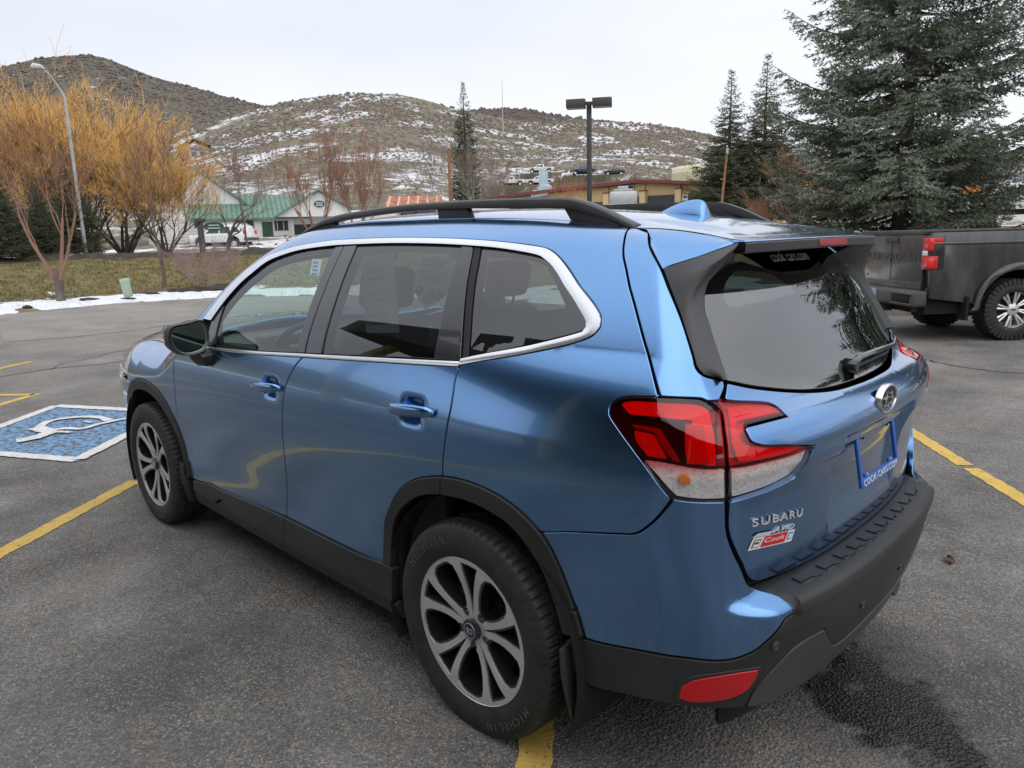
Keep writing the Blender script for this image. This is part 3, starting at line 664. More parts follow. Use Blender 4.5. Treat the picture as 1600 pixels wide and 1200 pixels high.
# black printed border of the glass, as a frame set just behind it
gi=[(SMAX/2,1.150),(.8821,1.150),(.6392,1.153),(.4912,1.166),(.3788,1.188),(.3295,1.215),(.2972,1.282),(.2743,1.3591),(.2635,1.4034),(.2695,1.423),(.3041,1.480),(.40,1.505),(SMAX/2,1.515)]
def frame_panel(name,outer,inner,mat,off):
    return panel(name,outer,mat,CAR,holes=[inner],both=False,res=.03,off=off,gap=0,depth=.002,roll=.001)
frame_panel('glass_border',mirs(gl),mirs(gi),BLACK,-.009)
wip=mirs([(SMAX/2,1.117)]) 
panel('wiper_shield',[(.80,1.120),(.83,1.165),(.90,1.190),(1.02,1.200),(1.16,1.205),(1.28,1.215),(1.42,1.20),(1.50,1.165),(1.44,1.140),(1.20,1.122)],BLACK,CAR,both=False,res=.03,off=-.007,gap=0,depth=.001,roll=.0008)
# lamps
def lens(name,outline,split,parent,both=True):
    pass
out_red=[p for p in lampo[:11]]+[(.2970,1.0072),(.2557,1.008),(.2025,1.0148),(.1527,1.0150)]+lampo[-1:]
out_clr=[(.1527,1.0143),(.2025,1.0140),(.2557,1.0072),(.2970,1.0064),(.2995,.9156),(.2774,.9168),(.2507,.9185),(.2243,.9218),(.2085,.926)]
TL=empty('tail_lamp'); TL.parent=CAR
def lamp_set(par,side):
    pass
housing=panel('tail_lamp',lampo,SEAL,CAR,off=-.045,gap=.0,depth=.005,corner=38,res=.02)
bpy.data.objects.remove(TL)
def sub(name,poly,mat,off,par,**k):
    kw=dict(gap=.0005,depth=.008,res=.012,roll=.0012,corner=34); kw.update(k)
    o=panel(name,poly,mat,None,off=off,both=False,**kw); o.parent=par
    if 'twin' in par:
        c=o.copy(); COL.objects.link(c); c.parent=twin(par)
    return o
sub('red_lens',out_red,RLENS,.001,housing,gap=.0012)
sub('clear_lens',out_clr,CLENS,.001,housing,gap=.0012)
sub('reflector_back',out_red,RDARK,-.030,housing)
sub('light_bar',[(.088,1.134),(.100,1.142),(.168,1.148),(.243,1.142),(.262,1.128),(.275,1.085),(.281,1.012),(.262,1.012),(.243,1.060),(.232,1.112),(.160,1.114),(.112,1.112)],RBRIGHT,-.012,housing)
sub('ribbed_reflector',[(.222,1.108),(.256,1.104),(.264,1.06),(.270,1.016),(.232,1.016),(.226,1.05)],RRIB,-.009,housing)
sub('inner_light_bar',[(.118,1.092),(.176,1.090),(.205,1.045),(.222,1.018),(.208,1.018),(.186,1.046),(.166,1.078),(.124,1.082)],RDARK,-.012,housing)
sub('reflector_block',[(.125,1.078),(.166,1.074),(.184,1.044),(.198,1.020),(.158,1.021),(.13,1.055)],RMID,-.016,housing)
sub('bright_reflector',[(.150,1.010),(.2025,1.010),(.2557,1.003),(.294,1.002),(.2965,.920),(.2507,.923),(.213,.930),(.184,.970)],SILVER,-.020,housing)
sub('indicator_bulb',[(.222,.990),(.232,.990),(.240,.980),(.239,.968),(.229,.962),(.219,.968),(.216,.980)],simple('amber_bulb',(.75,.22,.04),.3),-.008,housing,res=.005)
li_red=lampi[:12]+[(.4822,1.0182-.003),(.4353,1.0091),(.3606,1.0098),(.3014,1.0084)]+lampi[18:]
li_clr=[(.4940,1.0155),(.481,.9822),(.4494,.9366),(.3867,.9226),(.3226,.9179),(.3041,.9147),(.3014,1.0076),(.3606,1.0088),(.4353,1.0081)]
h2=panel('gate_lamp',lampi,SEAL,CAR,off=-.04,gap=.0,depth=.005,corner=36,res=.02)
sub('red_lens',li_red,RLENS,.001,h2,gap=.0012,corner=30)
sub('clear_lens',li_clr,CLENS,.001,h2,gap=.0012,corner=30)
sub('reflector_back',li_red,RMID,-.026,h2,corner=30)
sub('light_bar',[(.292,1.132),(.34,1.127),(.398,1.114),(.405,1.106),(.315,1.106),(.312,1.096),(.325,1.062),(.36,1.046),(.42,1.030),(.47,1.020),(.43,1.014),(.36,1.016),(.318,1.020),(.306,1.06),(.300,1.105)],RBRIGHT,-.010,h2,corner=26)
sub('bright_reflector',[(.486,1.013),(.474,.982),(.444,.942),(.3867,.928),(.3226,.923),(.3081,.922),(.3054,1.002),(.3606,1.003),(.4353,1.002)],SILVER,-.018,h2)
# ------------------------------------------------------------------ spoiler and side fins
YE=[-.5,-.466,-.40,-.3,-.2,-.1,0,.1,.2,.3,.40,.466,.5]
def te(y):   # trailing edge of the spoiler
    a=abs(y); return (-.710+.040*(a/.466)**2.5,1.533-.004*(a/.466)**2)
def zsp(x,y):
    a=abs(y); xt,zt=te(min(a,.466)); cw=1-min(1,max(0,(-.33-x)/.25)); z0=float(P_top(np.array([max(x,-.34)]),np.array([a]))[0][2]) if x>-.34 else float(Tx(x)-Ty(a)*cw); f=min(1,max(0,(x+.30)/(xt+.30)))
    return z0*(1-f**3)+(zt+.004)*f**3
def spoiler():
    ys=np.linspace(-.4695,.4695,61); V=[];k=0
    prof_n=14
    for y in ys:
        a=abs(y); x0=-.345 if a<.28 else (-.345+ .08*min(1,(a-.28)/.06))
        x0=float(np.interp(a,[0,.12,.25,.33,.40,.47],[-.370,-.365,-.340,-.267,-.250,-.267])); xt,zt=te(y)
        row=[]
        for q in range(prof_n):
            f=q/(prof_n-1); x=x0+(xt+.004-x0)*f
            cw=1-min(1,max(0,(-.33-x)/.25)); zr=float(Tx(x)-Ty(a)*cw)-.010*math.exp(-((a-.33)/.035)**2)*math.sin(math.pi*min(1,f*1.3))*(1 if f<.77 else 0) 
            z=zsp(x,y)-.008*math.exp(-((a-.33)/.035)**2)*math.sin(math.pi*min(1,f*1.3))*(1 if f<.77 else 0); row.append((x,y,z+.0015))
        row+= [(xt-.002,y,zt+.001)]
        V+=row; k=len(row)
    F=[(i*k+q,i*k+q+1,(i+1)*k+q+1,(i+1)*k+q) for i in range(60) for q in range(k-1)]
    # front and side skirts
    mb=MB(); mb.add(V,F)
    o=mb.build('roof_spoiler',PAINT,CAR,smooth=True,auto=math.radians(60))
    if sum(p.normal.z*p.area for p in o.data.polygons)<0: o.data.flip_normals()
    # grey lip
    V=[];k=7
    for y in ys:
        xt,zt=te(y); t=.026
        V+=[(xt,y,zt),(xt-.006,y,zt-.004),(xt-.004,y,zt-t),(xt+.012,y,zt-t-.004),(xt+.08,y,zt-t+.004),(-.545,y,1.512-.02*(abs(y)/.47)**2),(-.44,y*1.10,1.535-.02*(abs(y)/.47)**2)]
    F=[(i*k+q,i*k+q+1,(i+1)*k+q+1,(i+1)*k+q) for i in range(60) for q in range(k-1)]
    mb=MB(); mb.add(V,F); lip=mb.build('spoiler_lip',TRIM,CAR,smooth=True,auto=math.radians(40))
    if sum(p.normal.x*p.area for p in lip.data.polygons)>0: lip.data.flip_normals()
    mb=MB(); n=13
    V=[]
    for i in range(n):
        y=.105-.21*i/(n-1); xt,zt=te(y); e=.5 if i in (0,n-1) else 1
        V+=[(xt-.0075,y,zt-.013+.010*e),(xt-.0075,y,zt-.013-.010*e)]
    F=[(2*i,2*i+1,2*i+3,2*i+2) for i in range(n-1)]
    m=len(V); V+=[(x+.01,y,z) for x,y,z in V]; F+=[(a,a+m,b+m,b) for a,b in ((0,1),(m-2,m-1))]+[(2*i,2*i+2,2*i+2+m,2*i+m) for i in range(n-1)]+[(2*i+1,2*i+3,2*i+3+m,2*i+1+m) for i in range(n-1)]
    mb.add(V,F); mb.build('brake_light',simple('brake_light_red',(.40,.02,.03),.35,coat=.4),CAR)
spoiler()
# side box of the spoiler (painted) and the grey fin below it
c_out=P_side(np.array([-.035,.0,.040,.075,.106]),np.array([1.6274,1.58,1.530,1.495,1.4626]))
t_out=P_side(np.array([.106,.1776,.221,.2298,.2444,.2841]),np.array([1.4626,1.3547,1.2552,1.2278,1.2101,1.1908]))
def strip(name,rows,mat,par,flipy=True,sub_=6,bevel=0):
    """smooth loft through rows of points, each row resampled to the same count"""
    R=[]
    for r in rows:
        r=np.array(r,float); d=np.r_[0,np.cumsum(np.linalg.norm(np.diff(r,axis=0),axis=1))]; u=np.linspace(0,d[-1],28)
        R.append(np.stack([np.interp(u,d,r[:,i]) for i in range(3)],1))
    V=np.concatenate(R); n=28; F=[(i*n+k,i*n+k+1,(i+1)*n+k+1,(i+1)*n+k) for i in range(len(R)-1) for k in range(n-1)]
    mb=MB(); mb.add(V,F); o=mb.build(name,mat,par,smooth=True,auto=math.radians(35))
    if flipy:
        m=o.copy(); COL.objects.link(m); m.scale=(1,-1,1); m.parent=par; o['twin']=m.name
    return o
xt,zt=te(.466)
# painted side: between the corner line and the trailing corner
front=[c_out[0]+np.array((-.004,0,0)),c_out[2]+np.array((-.004,0,0)),c_out[4]+np.array((-.003,0,.003))]
low=[(-.507,.594,1.4695),(-.585,.545,1.497),(-.64,.500,1.522),(-.668,.470,1.532)]
top=[(-.330,.478,1.592),(-.45,.476,1.5745),(-.58,.473,1.553),(-.668,.470,1.537)]
topi=[(-.262,.470,1.5945),(-.45,.466,1.5765),(-.58,.466,1.556),(-.668,.466,1.539)]
def side_box():
    def rsx(a,m=14):
        a=np.array(a,float); xs=np.linspace(a[0,0],a[-1,0],m); o_=a[::-1]; return np.stack([xs,np.interp(xs,o_[:,0],o_[:,1]),np.interp(xs,o_[:,0],o_[:,2])],1)
    L=rsx(low); R=[]
    n=12; rows=[]
    T2=rsx([(-.357,.492,zsp(-.357,.47)-.004),(-.461,.480,zsp(-.461,.47)-.003),(-.595,.474,zsp(-.595,.47)-.002),(-.668,.471,1.535)]); T2[:,2]=[zsp(x,.47)-.003 for x in T2[:,0]]
    for k in range(7):
        f=k/6; rows.append(L*(1-f)+T2*f+np.array((0,.010*math.sin(math.pi*f),0)))
    rows.append(np.array([(x,.4685,zsp(x,.47)+.0005) for x in np.linspace(-.300,-.668,14)])); rows.append(np.array([(x,.460,zsp(x,.47)-.001) for x in np.linspace(-.300,-.668,14)]))
    # the first point of each row follows the corner line
    cl=np.array([c_out[4],c_out[3],c_out[2],c_out[1],c_out[0]]); d=np.linspace(0,1,5)
    for k in range(7):
        f=k/6; rows[k]=rows[k].copy(); rows[k][0]=[np.interp(f,d,cl[:,i]) for i in range(3)]; rows[k][0][0]-=.004
    return strip('spoiler_side',rows,PAINT,CAR)
side_box()
te_e=np.array([(-.678,.425,1.519),(-.672,.465,1.505),(-.660,.500,1.492),(-.635,.527,1.460),(-.612,.552,1.431),(-.609,.562,1.406),(-.623,.578,1.361),(-.659,.598,1.290),(-.689,.613,1.237),(-.716,.628,1.197)])
def fin():
    o_=np.concatenate([[(-.507,.594,1.4670)],t_out[:]-np.array((.003,0,0))]); 
    # outer face
    up=[(-.5075,.594,1.4665),(-.585,.5445,1.4935),(-.64,.5005,1.5185),(-.660,.486,1.528)]
    A=np.array(list(t_out[::-1]))           # bottom -> top along the corner line
    B=te_e[::-1]
    def rs(a,n):
        a=np.array(a,float); d=np.r_[0,np.cumsum(np.linalg.norm(np.diff(a,axis=0),axis=1))]; u=np.linspace(0,d[-1],n); return np.stack([np.interp(u,d,a[:,i]) for i in range(3)],1)
    n=26; a=rs(A,n); b=rs(B,n); R=[]
    for k in range(9):
        f=k/8; r=a*(1-f)+b*f
        u_=rs(up,9)[k]; w=np.linspace(0,1,n)**3
        r=r+(u_-r[-1])*w[:,None]+np.array((0,.010,0))*math.sin(math.pi*f); R.append(r)
    R=[R[0]-np.array((0,.02,0))]+R
    e=R[-1]; R.append(e+np.array((-.002,-.006,0))); 
    # inner return towards the glass
    ins=[]
    for p in e:
        sg_=float(np.interp(p[2],[1.19,1.272,1.359,1.403,1.43,1.505,1.53],[.293,.262,.2295,.2195,.2245,.268,.30])); g=P_side(np.array([sg_]),np.array([min(p[2],1.515)]))[0]; ins.append(g+np.array((.004,0,0)))
    ins=np.array(ins); R.append(e*.45+ins*.55+np.array((0,-.002,0))); R.append(ins)
    V=np.concatenate(R); F=[(i*n+k,i*n+k+1,(i+1)*n+k+1,(i+1)*n+k) for i in range(len(R)-1) for k in range(n-1)]
    mb=MB(); mb.add(V,F); o=mb.build('rear_pillar_fin',TRIM,CAR,smooth=True,auto=math.radians(40))
    m=o.copy(); COL.objects.link(m); m.scale=(1,-1,1); m.parent=CAR
fin()
# ------------------------------------------------------------------ wheels
def wheel_face(R=.2425,n=5,off=0.,grow=0.):
    """outline of the openings of a twin five-spoke wheel, in degrees and metres"""
    holes=[]
    for k in range(n):
        c=90+72*k
        w=[(.050,.8),(.10,4.2),(.15,6.8),(.19,8.8),(.2275,10.2)]      # narrow wedge between the twin arms
        hole=[(r,c+a) for r,a in w]+[(.2265,c),]+[(r,c-a) for r,a in w[::-1]]
        holes.append((hole,'w'))
        c+=36
        o=[(.043,6),(.052,15),(.064,14.5),(.070,12.5),(.080,17.6),(.10,20.2),(.118,21.2),(.15,21.0),(.188,19.0),(.213,16.0),(.2265,10),(.229,5)]
        hole=[(r,c+a) for r,a in o]+[(r,c-a) for r,a in o[::-1]]
        holes.append((hole,'o'))
    out=[]
    for h,t in holes:
        P=np.array([(r*math.cos(math.radians(a)),r*math.sin(math.radians(a))) for r,a in h])
        if grow: 
            if ((P[:,0]*np.roll(P[:,1],-1)-np.roll(P[:,0],-1)*P[:,1]).sum())<0: P=P[::-1]
            P=inset(P,grow)
        out.append(P)
    return out
def face_y(r): return -.020*np.clip(1-(r/.2)**2,0,1)**1.3
def linsub(P,st):
    out=[]
    for a,b in zip(P,np.roll(P,-1,0)):
        k=max(1,int(np.linalg.norm(b-a)/st)); out+=[a+(b-a)*i/k for i in range(k)]
    out=np.array(out); A=(out[:,0]*np.roll(out[:,1],-1)-np.roll(out[:,0],-1)*out[:,1]).sum(); return out if A>0 else out[::-1]
def build_wheel_meshes():
    t=np.linspace(0,2*np.pi,121)[:-1]; outer=np.stack([.2425*np.cos(t),np.sin(t)*.2425],1)
    res={}
    for nm,grow,y0,dep,mt in (('face',0,.0,.0045,ALLOY),('flank',.0075,-.0045,.034,DALLOY)):
        hs=wheel_face(grow=grow) if grow else wheel_face()
        hs=[linsub(h,.010) for h in hs]
        UV,T,maps=tessel([outer]+hs,.016)
        r=np.hypot(UV[:,0],UV[:,1]); Y=face_y(r)+y0
        V=[np.stack([UV[:,0],Y,UV[:,1]],1)]; FF=[tuple(f[::-1]) for f in T]; base=len(UV)
        for li,m in enumerate(maps):
            B=V[0][m]; 
            if nm=='face': B2=B-np.array((0,dep,0))
            else: B2=B*np.array((1,0,1))+np.array((0,1,0))*(B[:,1:2]-dep-.012*np.ones((len(B),1)))
            V.append(B2); cur=np.arange(base,base+len(B)); base+=len(B); k=len(m)
            for i in range(k):
                a,b=m[i],m[(i+1)%k]; c,d=cur[(i+1)%k],cur[i]; FF.append((a,b,c,d) if li==0 else (a,b,c,d))
        mb=MB(); mb.add(np.concatenate(V),FF); res[nm]=mb
    return res
WF=build_wheel_meshes()
def tyre_mesh(R=.3525,w=.1125,rim=.2425,blocks=76):
    # profile from inner bead to outer bead, (r, y) with y=0 in the middle
    side=[(rim-.004,w*.88),(rim+.010,w*.93),(rim+.026,w*.985),(rim+.045,w*1.0),(rim+.066,w*.985),(R-.026,w*.945),(R-.016,w*.905)]
    sh=[(R-.009,w*.862),(R-.0045,w*.80)]
    tr=[(R-.002,w*.70),(R-.0008,w*.56)]
    gr=[(R-.0006,w*.53),(R-.009,w*.515),(R-.009,w*.43),(R-.0004,w*.415),(R,w*.16),(R-.009,w*.145),(R-.009,w*.055),(R,w*.04)]
    half=side+sh+tr+gr; prof=half+[(r,-y) for r,y in half[::-1]]
    nt=blocks*6; k=len(prof); pr=np.array(prof)
    ns=len(side)
    V=np.zeros((nt,k,3))
    for i in range(nt):
        f=i%6; b=i//6
        for q in range(k):
            r,y=pr[q]; a=2*math.pi*(i/nt)
            sgn=1 if y>0 else -1; ay=abs(y)/w
            tread=ay<.92 and r>R-.02
            if tread:
                a+=sgn*.016*(ay-.5)*(1.0)           # slanted lateral grooves
                if f in (0,5) and r>R-.006: r-=.0065 if (ay>.42) else (.004 if b%2 else 0)
                if f==3 and ay>.2 and r>R-.006: r-=.0018
            elif ay>.9 and r>R-.03 and f in (0,5): r-=.0025; y-=sgn*.0015
            V[i,q]=(r*math.cos(a),y,r*math.sin(a))
    F=[]
    idx=np.arange(nt*k).reshape(nt,k); a=idx; b=np.roll(idx,-1,0)
    F=np.stack([a[:,:-1],a[:,1:],b[:,1:],b[:,:-1]],-1).reshape(-1,4)
    return V.reshape(-1,3),F
TV,TF=tyre_mesh()
def ring_text(s,r,a0,size,y,step,mat,par,name='sidewall_lettering'):
    V=[];F=[]
    for i,c in enumerate(s):
        v,f=text_verts(c,size,.0012)
        if not len(v): continue
        a=math.radians(a0-i*step)   # runs clockwise seen from outside
        for p in v:
            rr=r+p[1]; aa=a-(p[0]/r)
            V.append((-rr*math.cos(aa)*-1*-1,y+p[2],rr*math.sin(aa)))
        b=len(V)-len(v); F+=[tuple(q+b for q in t) for t in f]
    mb=MB(); mb.add(V,F); return mb.build(name,mat,par)
def star_badge(par,r,mat1,mat2):
    mb=MB(); mb.lathe([(0,.0),(r,.0),(r,.003),(0,.003)],28); mb.build('badge_plate',mat1,par,smooth=True)
    mb=MB()
    for (u,v,s) in ((.30,.12,.42),(-.42,.30,.17),(-.50,-.02,.17),(-.25,-.32,.17),(.15,-.38,.17),(.45,-.25,.15)):
        P=[]
        for k in range(8):
            a=math.pi*k/4; q=s*(1 if k%2==0 else .28); P.append(((u+q*math.cos(a)*1.15)*r,(v+q*math.sin(a))*r))
        mb.prism(P,.003,.005,axis=1)
    mb.build('badge_star',mat2,par)
WHEEL=None
def make_wheel():
    w=empty('wheel'); w.parent=CAR
    # outer lip at y=0 of the rim parts; tyre centre lies inboard
    WF['face'].build('rim_face',ALLOY,w,smooth=True,auto=math.radians(25))
    WF['flank'].build('rim_flank',DALLOY,w,smooth=True,auto=math.radians(25))
    mb=MB(); mb.lathe([(.2425,-.002),(.2455,.002),(.249,-.001),(.2475,-.010),(.236,-.022),(.226,-.045),(.222,-.10),(.222,-.19)],72); mb.build('rim_barrel',DALLOY,w,smooth=True,fix=False)
    mb=MB(); mb.lathe([(.2425,.0),(.2400,.0022),(.2375,.0006)],96); mb.build('rim_lip',ALLOY,w,smooth=True,fix=False)
    t=mesh_obj('tyre',TV+np.array((0,-.0985,0)),TF,RUBBER,w); t.data.set_sharp_from_angle(angle=math.radians(45))
    mb=MB(); mb.lathe([(.036,-.022),(.036,-.006),(.030,-.003),(0,-.003)],32); mb.build('centre_cap',DALLOY,w,smooth=True,auto=math.radians(40))
    bd=empty('badge',(0,-.003,0)); bd.parent=w
    star_mb=MB(); star_mb.lathe([(0,-.002),(.0255,-.002),(.0255,-.0045)],28); o=star_mb.build('cap_badge',simple('badge_blue',(.012,.018,.045),.3),w)
    mb=MB(); mb.lathe([(.0255,-.0035),(.0255,-.0008),(.0235,-.0008),(.0235,-.0022)],32)
    for (u,v,s) in ((.30,.12,.5),(-.42,.30,.22),(-.50,-.08,.22),(-.25,-.38,.22),(.15,-.42,.22),(.45,-.30,.2)):
        P=[((u+s*(1 if k%2==0 else .28)*math.cos(math.pi*k/4)*1.15)*.023,(v+s*(1 if k%2==0 else .28)*math.sin(math.pi*k/4))*.023) for k in range(8)]
        mb.prism(P,-.0021,-.0008,axis=1)
    mb.build('cap_emblem',CHROME,w); bpy.data.objects.remove(bd)
    for k in range(5):
        a=math.radians(90+36+72*k); c=(.057*math.cos(a),0,.057*math.sin(a)); mb=MB()
        mb.lathe([(.016,-.052),(.016,-.024),(.0125,-.022)],18,c=c); mb.lathe([(.0095,-.045),(.0095,-.022),(.007,-.018),(0,-.017)],6,c=c); mb.build('lug_nut',STEEL if k%2 else DALLOY,w)
    mb=MB(); mb.lathe([(.055,-.115),(.055,-.085),(.080,-.083),(.080,-.092),(.158,-.092),(.158,-.115)],48); mb.build('brake_disc',STEEL,w,smooth=True,auto=math.radians(35))
    mb=MB(); mb.box((.075,-.135,-.06),(.19,-.072,.06)); mb.build('brake_caliper',simple('caliper_grey',(.10,.09,.08),.6),w,bevel=.012)
    mb=MB(); mb.lathe([(.05,-.118),(.222,-.185)],48); mb.build('wheel_back',BLACK,w,fix=False)
    v,f=None,None
    for (txt,a0,st) in (('MICHELIN',150,5.6),('MICHELIN',-30,5.6)):
        V=[];F=[]
        for i,c in enumerate(txt):
            vv,ff=text_verts(c,.034,.0008)
            aa=math.radians(a0-i*st)
            for p in vv:
                th=aa-p[0]/.298; rr=.298+p[1]; 
                V.append((-rr*math.cos(th)*-1,0.0150+p[2],rr*math.sin(th)))
            b=len(V)-len(vv); F+=[tuple(q+b for q in t) for t in ff]
        # seen from outside (+y) x runs to the left, so turn the letters over
        V=[(-x,y,z) for x,y,z in V]
        mb=MB(); mb.add(V,F); mb.build('tyre_lettering',simple('tyre_letter_rubber',(.075,.075,.076),.6),w)
    return w
Wl=make_wheel(); Wl.location=(0,.882,.343); Wl.rotation_euler=(0,math.radians(-2),0)
Wf=copy_tree(Wl,CAR); Wf.location=(2.67,.882,.343); Wf.rotation_euler=(0,math.radians(-36-6),0)
for x in (0,2.67):
    w=copy_tree(Wl,CAR); w.location=(x,-.882,.343); w.rotation_euler=(0,math.radians(11),math.pi)
# ------------------------------------------------------------------ wheel wells, floor
for x,ys in ((0,(.50,.875)),(2.67,(.48,.875))):
    for sg in (1,-1):
        mb=MB(); n=22; V=[]
        for i in range(n+1):
            a=math.radians(-25+230*i/n); 
            for y in ys: V.append((x+.435*math.cos(a),sg*y,.345+.435*math.sin(a)))
        F=[(2*i,2*i+1,2*i+3,2*i+2) for i in range(n)]+[tuple(2*i for i in range(n+1))]
        mb.add(V,F); mb.build('wheel_well_liner',BLACK,CAR,fix=False)
MB().box((-.72,-.50,.24),(3.3,.50,.34)).box((.45,-.80,.24),(2.2,.80,.33)).build('underbody',BLACK,CAR)
mb=MB(); mb.tube([(-.2,-.45,.30),(-.55,-.46,.28),(-.84,-.46,.27)],[.05,.05,.035],16); mb.build('exhaust_pipe',STEEL,CAR,smooth=True)
MB().box((-.80,-.30,.215),(-.72,-.24,.30)).build('tow_bracket',BLACK,CAR)
# mud flaps
def flap(x,sg=1):
    V=[];P=[(.68,.44),(.80,.445),(.888,.44),(.893,.36),(.885,.30),(.870,.225),(.80,.215),(.73,.26)]
    for d in (0,.010):
        for y,z in P: V.append((x-d-.16*max(0,.44-z)**1.2-.10*max(0,y-.80),sg*y,z))
    n=len(P); mb=MB(); mb.add(V,[tuple(range(n)),tuple(range(2*n-1,n-1,-1))]+[(i,i+n,(i+1)%n+n,(i+1)%n) for i in range(n)])
    return mb.build('mud_flap',CLAD,CAR,bevel=.002)
for sg in (1,-1): flap(-.372,sg); flap(2.262,sg)
# ------------------------------------------------------------------ roof rails
def rail(sg):
    top=[(1.53,1.600),(1.46,1.622),(1.328,1.653),(1.20,1.668),(1.074,1.676),(.724,1.689),(.392,1.688),(.15,1.683),(-.008,1.677),(-.09,1.671),(-.150,1.655),(-.207,1.634),(-.27,1.606),(-.320,1.584)]
    th=[.012,.022,.027,.027,.027,.027,.027,.027,.028,.032,.034,.034,.030,.014]
    p=opensp(top,.03); d=np.linspace(0,1,len(th)); n=len(p); tt=np.interp(np.linspace(0,1,n),d,th)
    V=[]
    sec=[(-.017,0),(-.012,.0),(.010,0),(.017,-.006),(.019,-.016),(.017,-1),(-.017,-1)]
    for i in range(n):
        x,z=p[i]; yc=.475-.03*(1-min(1,(x+.35)/.6))*0
        yc=float(np.interp(x,[-.32,.2,.9,1.53],[.442,.486,.492,.470]))
        for (a,b) in sec: V.append((x,sg*(yc+a),z+(b if b>-1 else -tt[i])))
    k=len(sec); F=[(i*k+q,i*k+(q+1)%k,(i+1)*k+(q+1)%k,(i+1)*k+q) for i in range(n-1) for q in range(k)]+[tuple(range(k)),tuple((n-1)*k+q for q in range(k))]
    mb=MB(); mb.add(V,F); o=mb.build('roof_rail',TRIM,CAR,bevel=.004,seg=2)
    def foot(P,nm='rail_foot'):
        m=MB(); yc=float(np.interp(np.mean([q[0] for q in P]),[-.32,.2,.9,1.53],[.442,.486,.492,.470]))
        m.prism(P,sg*(yc-.013),sg*(yc+.011),axis=1); m.build(nm,CLAD,o,bevel=.004)
    foot([(1.50,1.590),(1.46,1.612),(1.328,1.640),(1.245,1.650),(1.225,1.612)])
    foot([(.52,1.612),(.525,1.668),(.365,1.668),(.335,1.606)])
    foot([(-.045,1.655),(-.10,1.645),(-.16,1.628),(-.22,1.603),(-.28,1.580),(-.09,1.592)])
rail(1); rail(-1)
# shark fin aerial
def fin_aerial():
    rows=[]; 
    for x,z0,z1,w in ((-.078,1.612,1.618,.003),(-.11,1.610,1.632,.015),(-.16,1.608,1.652,.024),(-.21,1.604,1.665,.031),(-.25,1.600,1.668,.036),(-.280,1.597,1.663,.038),(-.292,1.597,1.635,.036),(-.300,1.597,1.600,.034)):
        rows.append([(x,-w,z0),(x,-w*.75,z0+(z1-z0)*.5),(x,-w*.18,z1-.002),(x,0,z1),(x,w*.18,z1-.002),(x,w*.75,z0+(z1-z0)*.5),(x,w,z0)])
    V=[p for r in rows for p in r]; k=7; F=[(i*k+q,i*k+q+1,(i+1)*k+q+1,(i+1)*k+q) for i in range(len(rows)-1) for q in range(k-1)]
    mb=MB(); mb.add(V,F); o=mb.build('shark_fin_aerial',PAINT,CAR,smooth=True,auto=math.radians(50))
    m=o.modifiers.new('s','SUBSURF'); m.levels=2; m.render_levels=2
    mb=MB(); mb.add([(x,s*(w+.004),z) for x,z,w in ((-.07,1.6195,.003),(-.15,1.6155,.024),(-.25,1.607,.037),(-.303,1.599,.034)) for s in (-1,1)],[(0,1,3,2),(2,3,5,4),(4,5,7,6)]); mb.build('aerial_seal',SEAL,o)
fin_aerial()
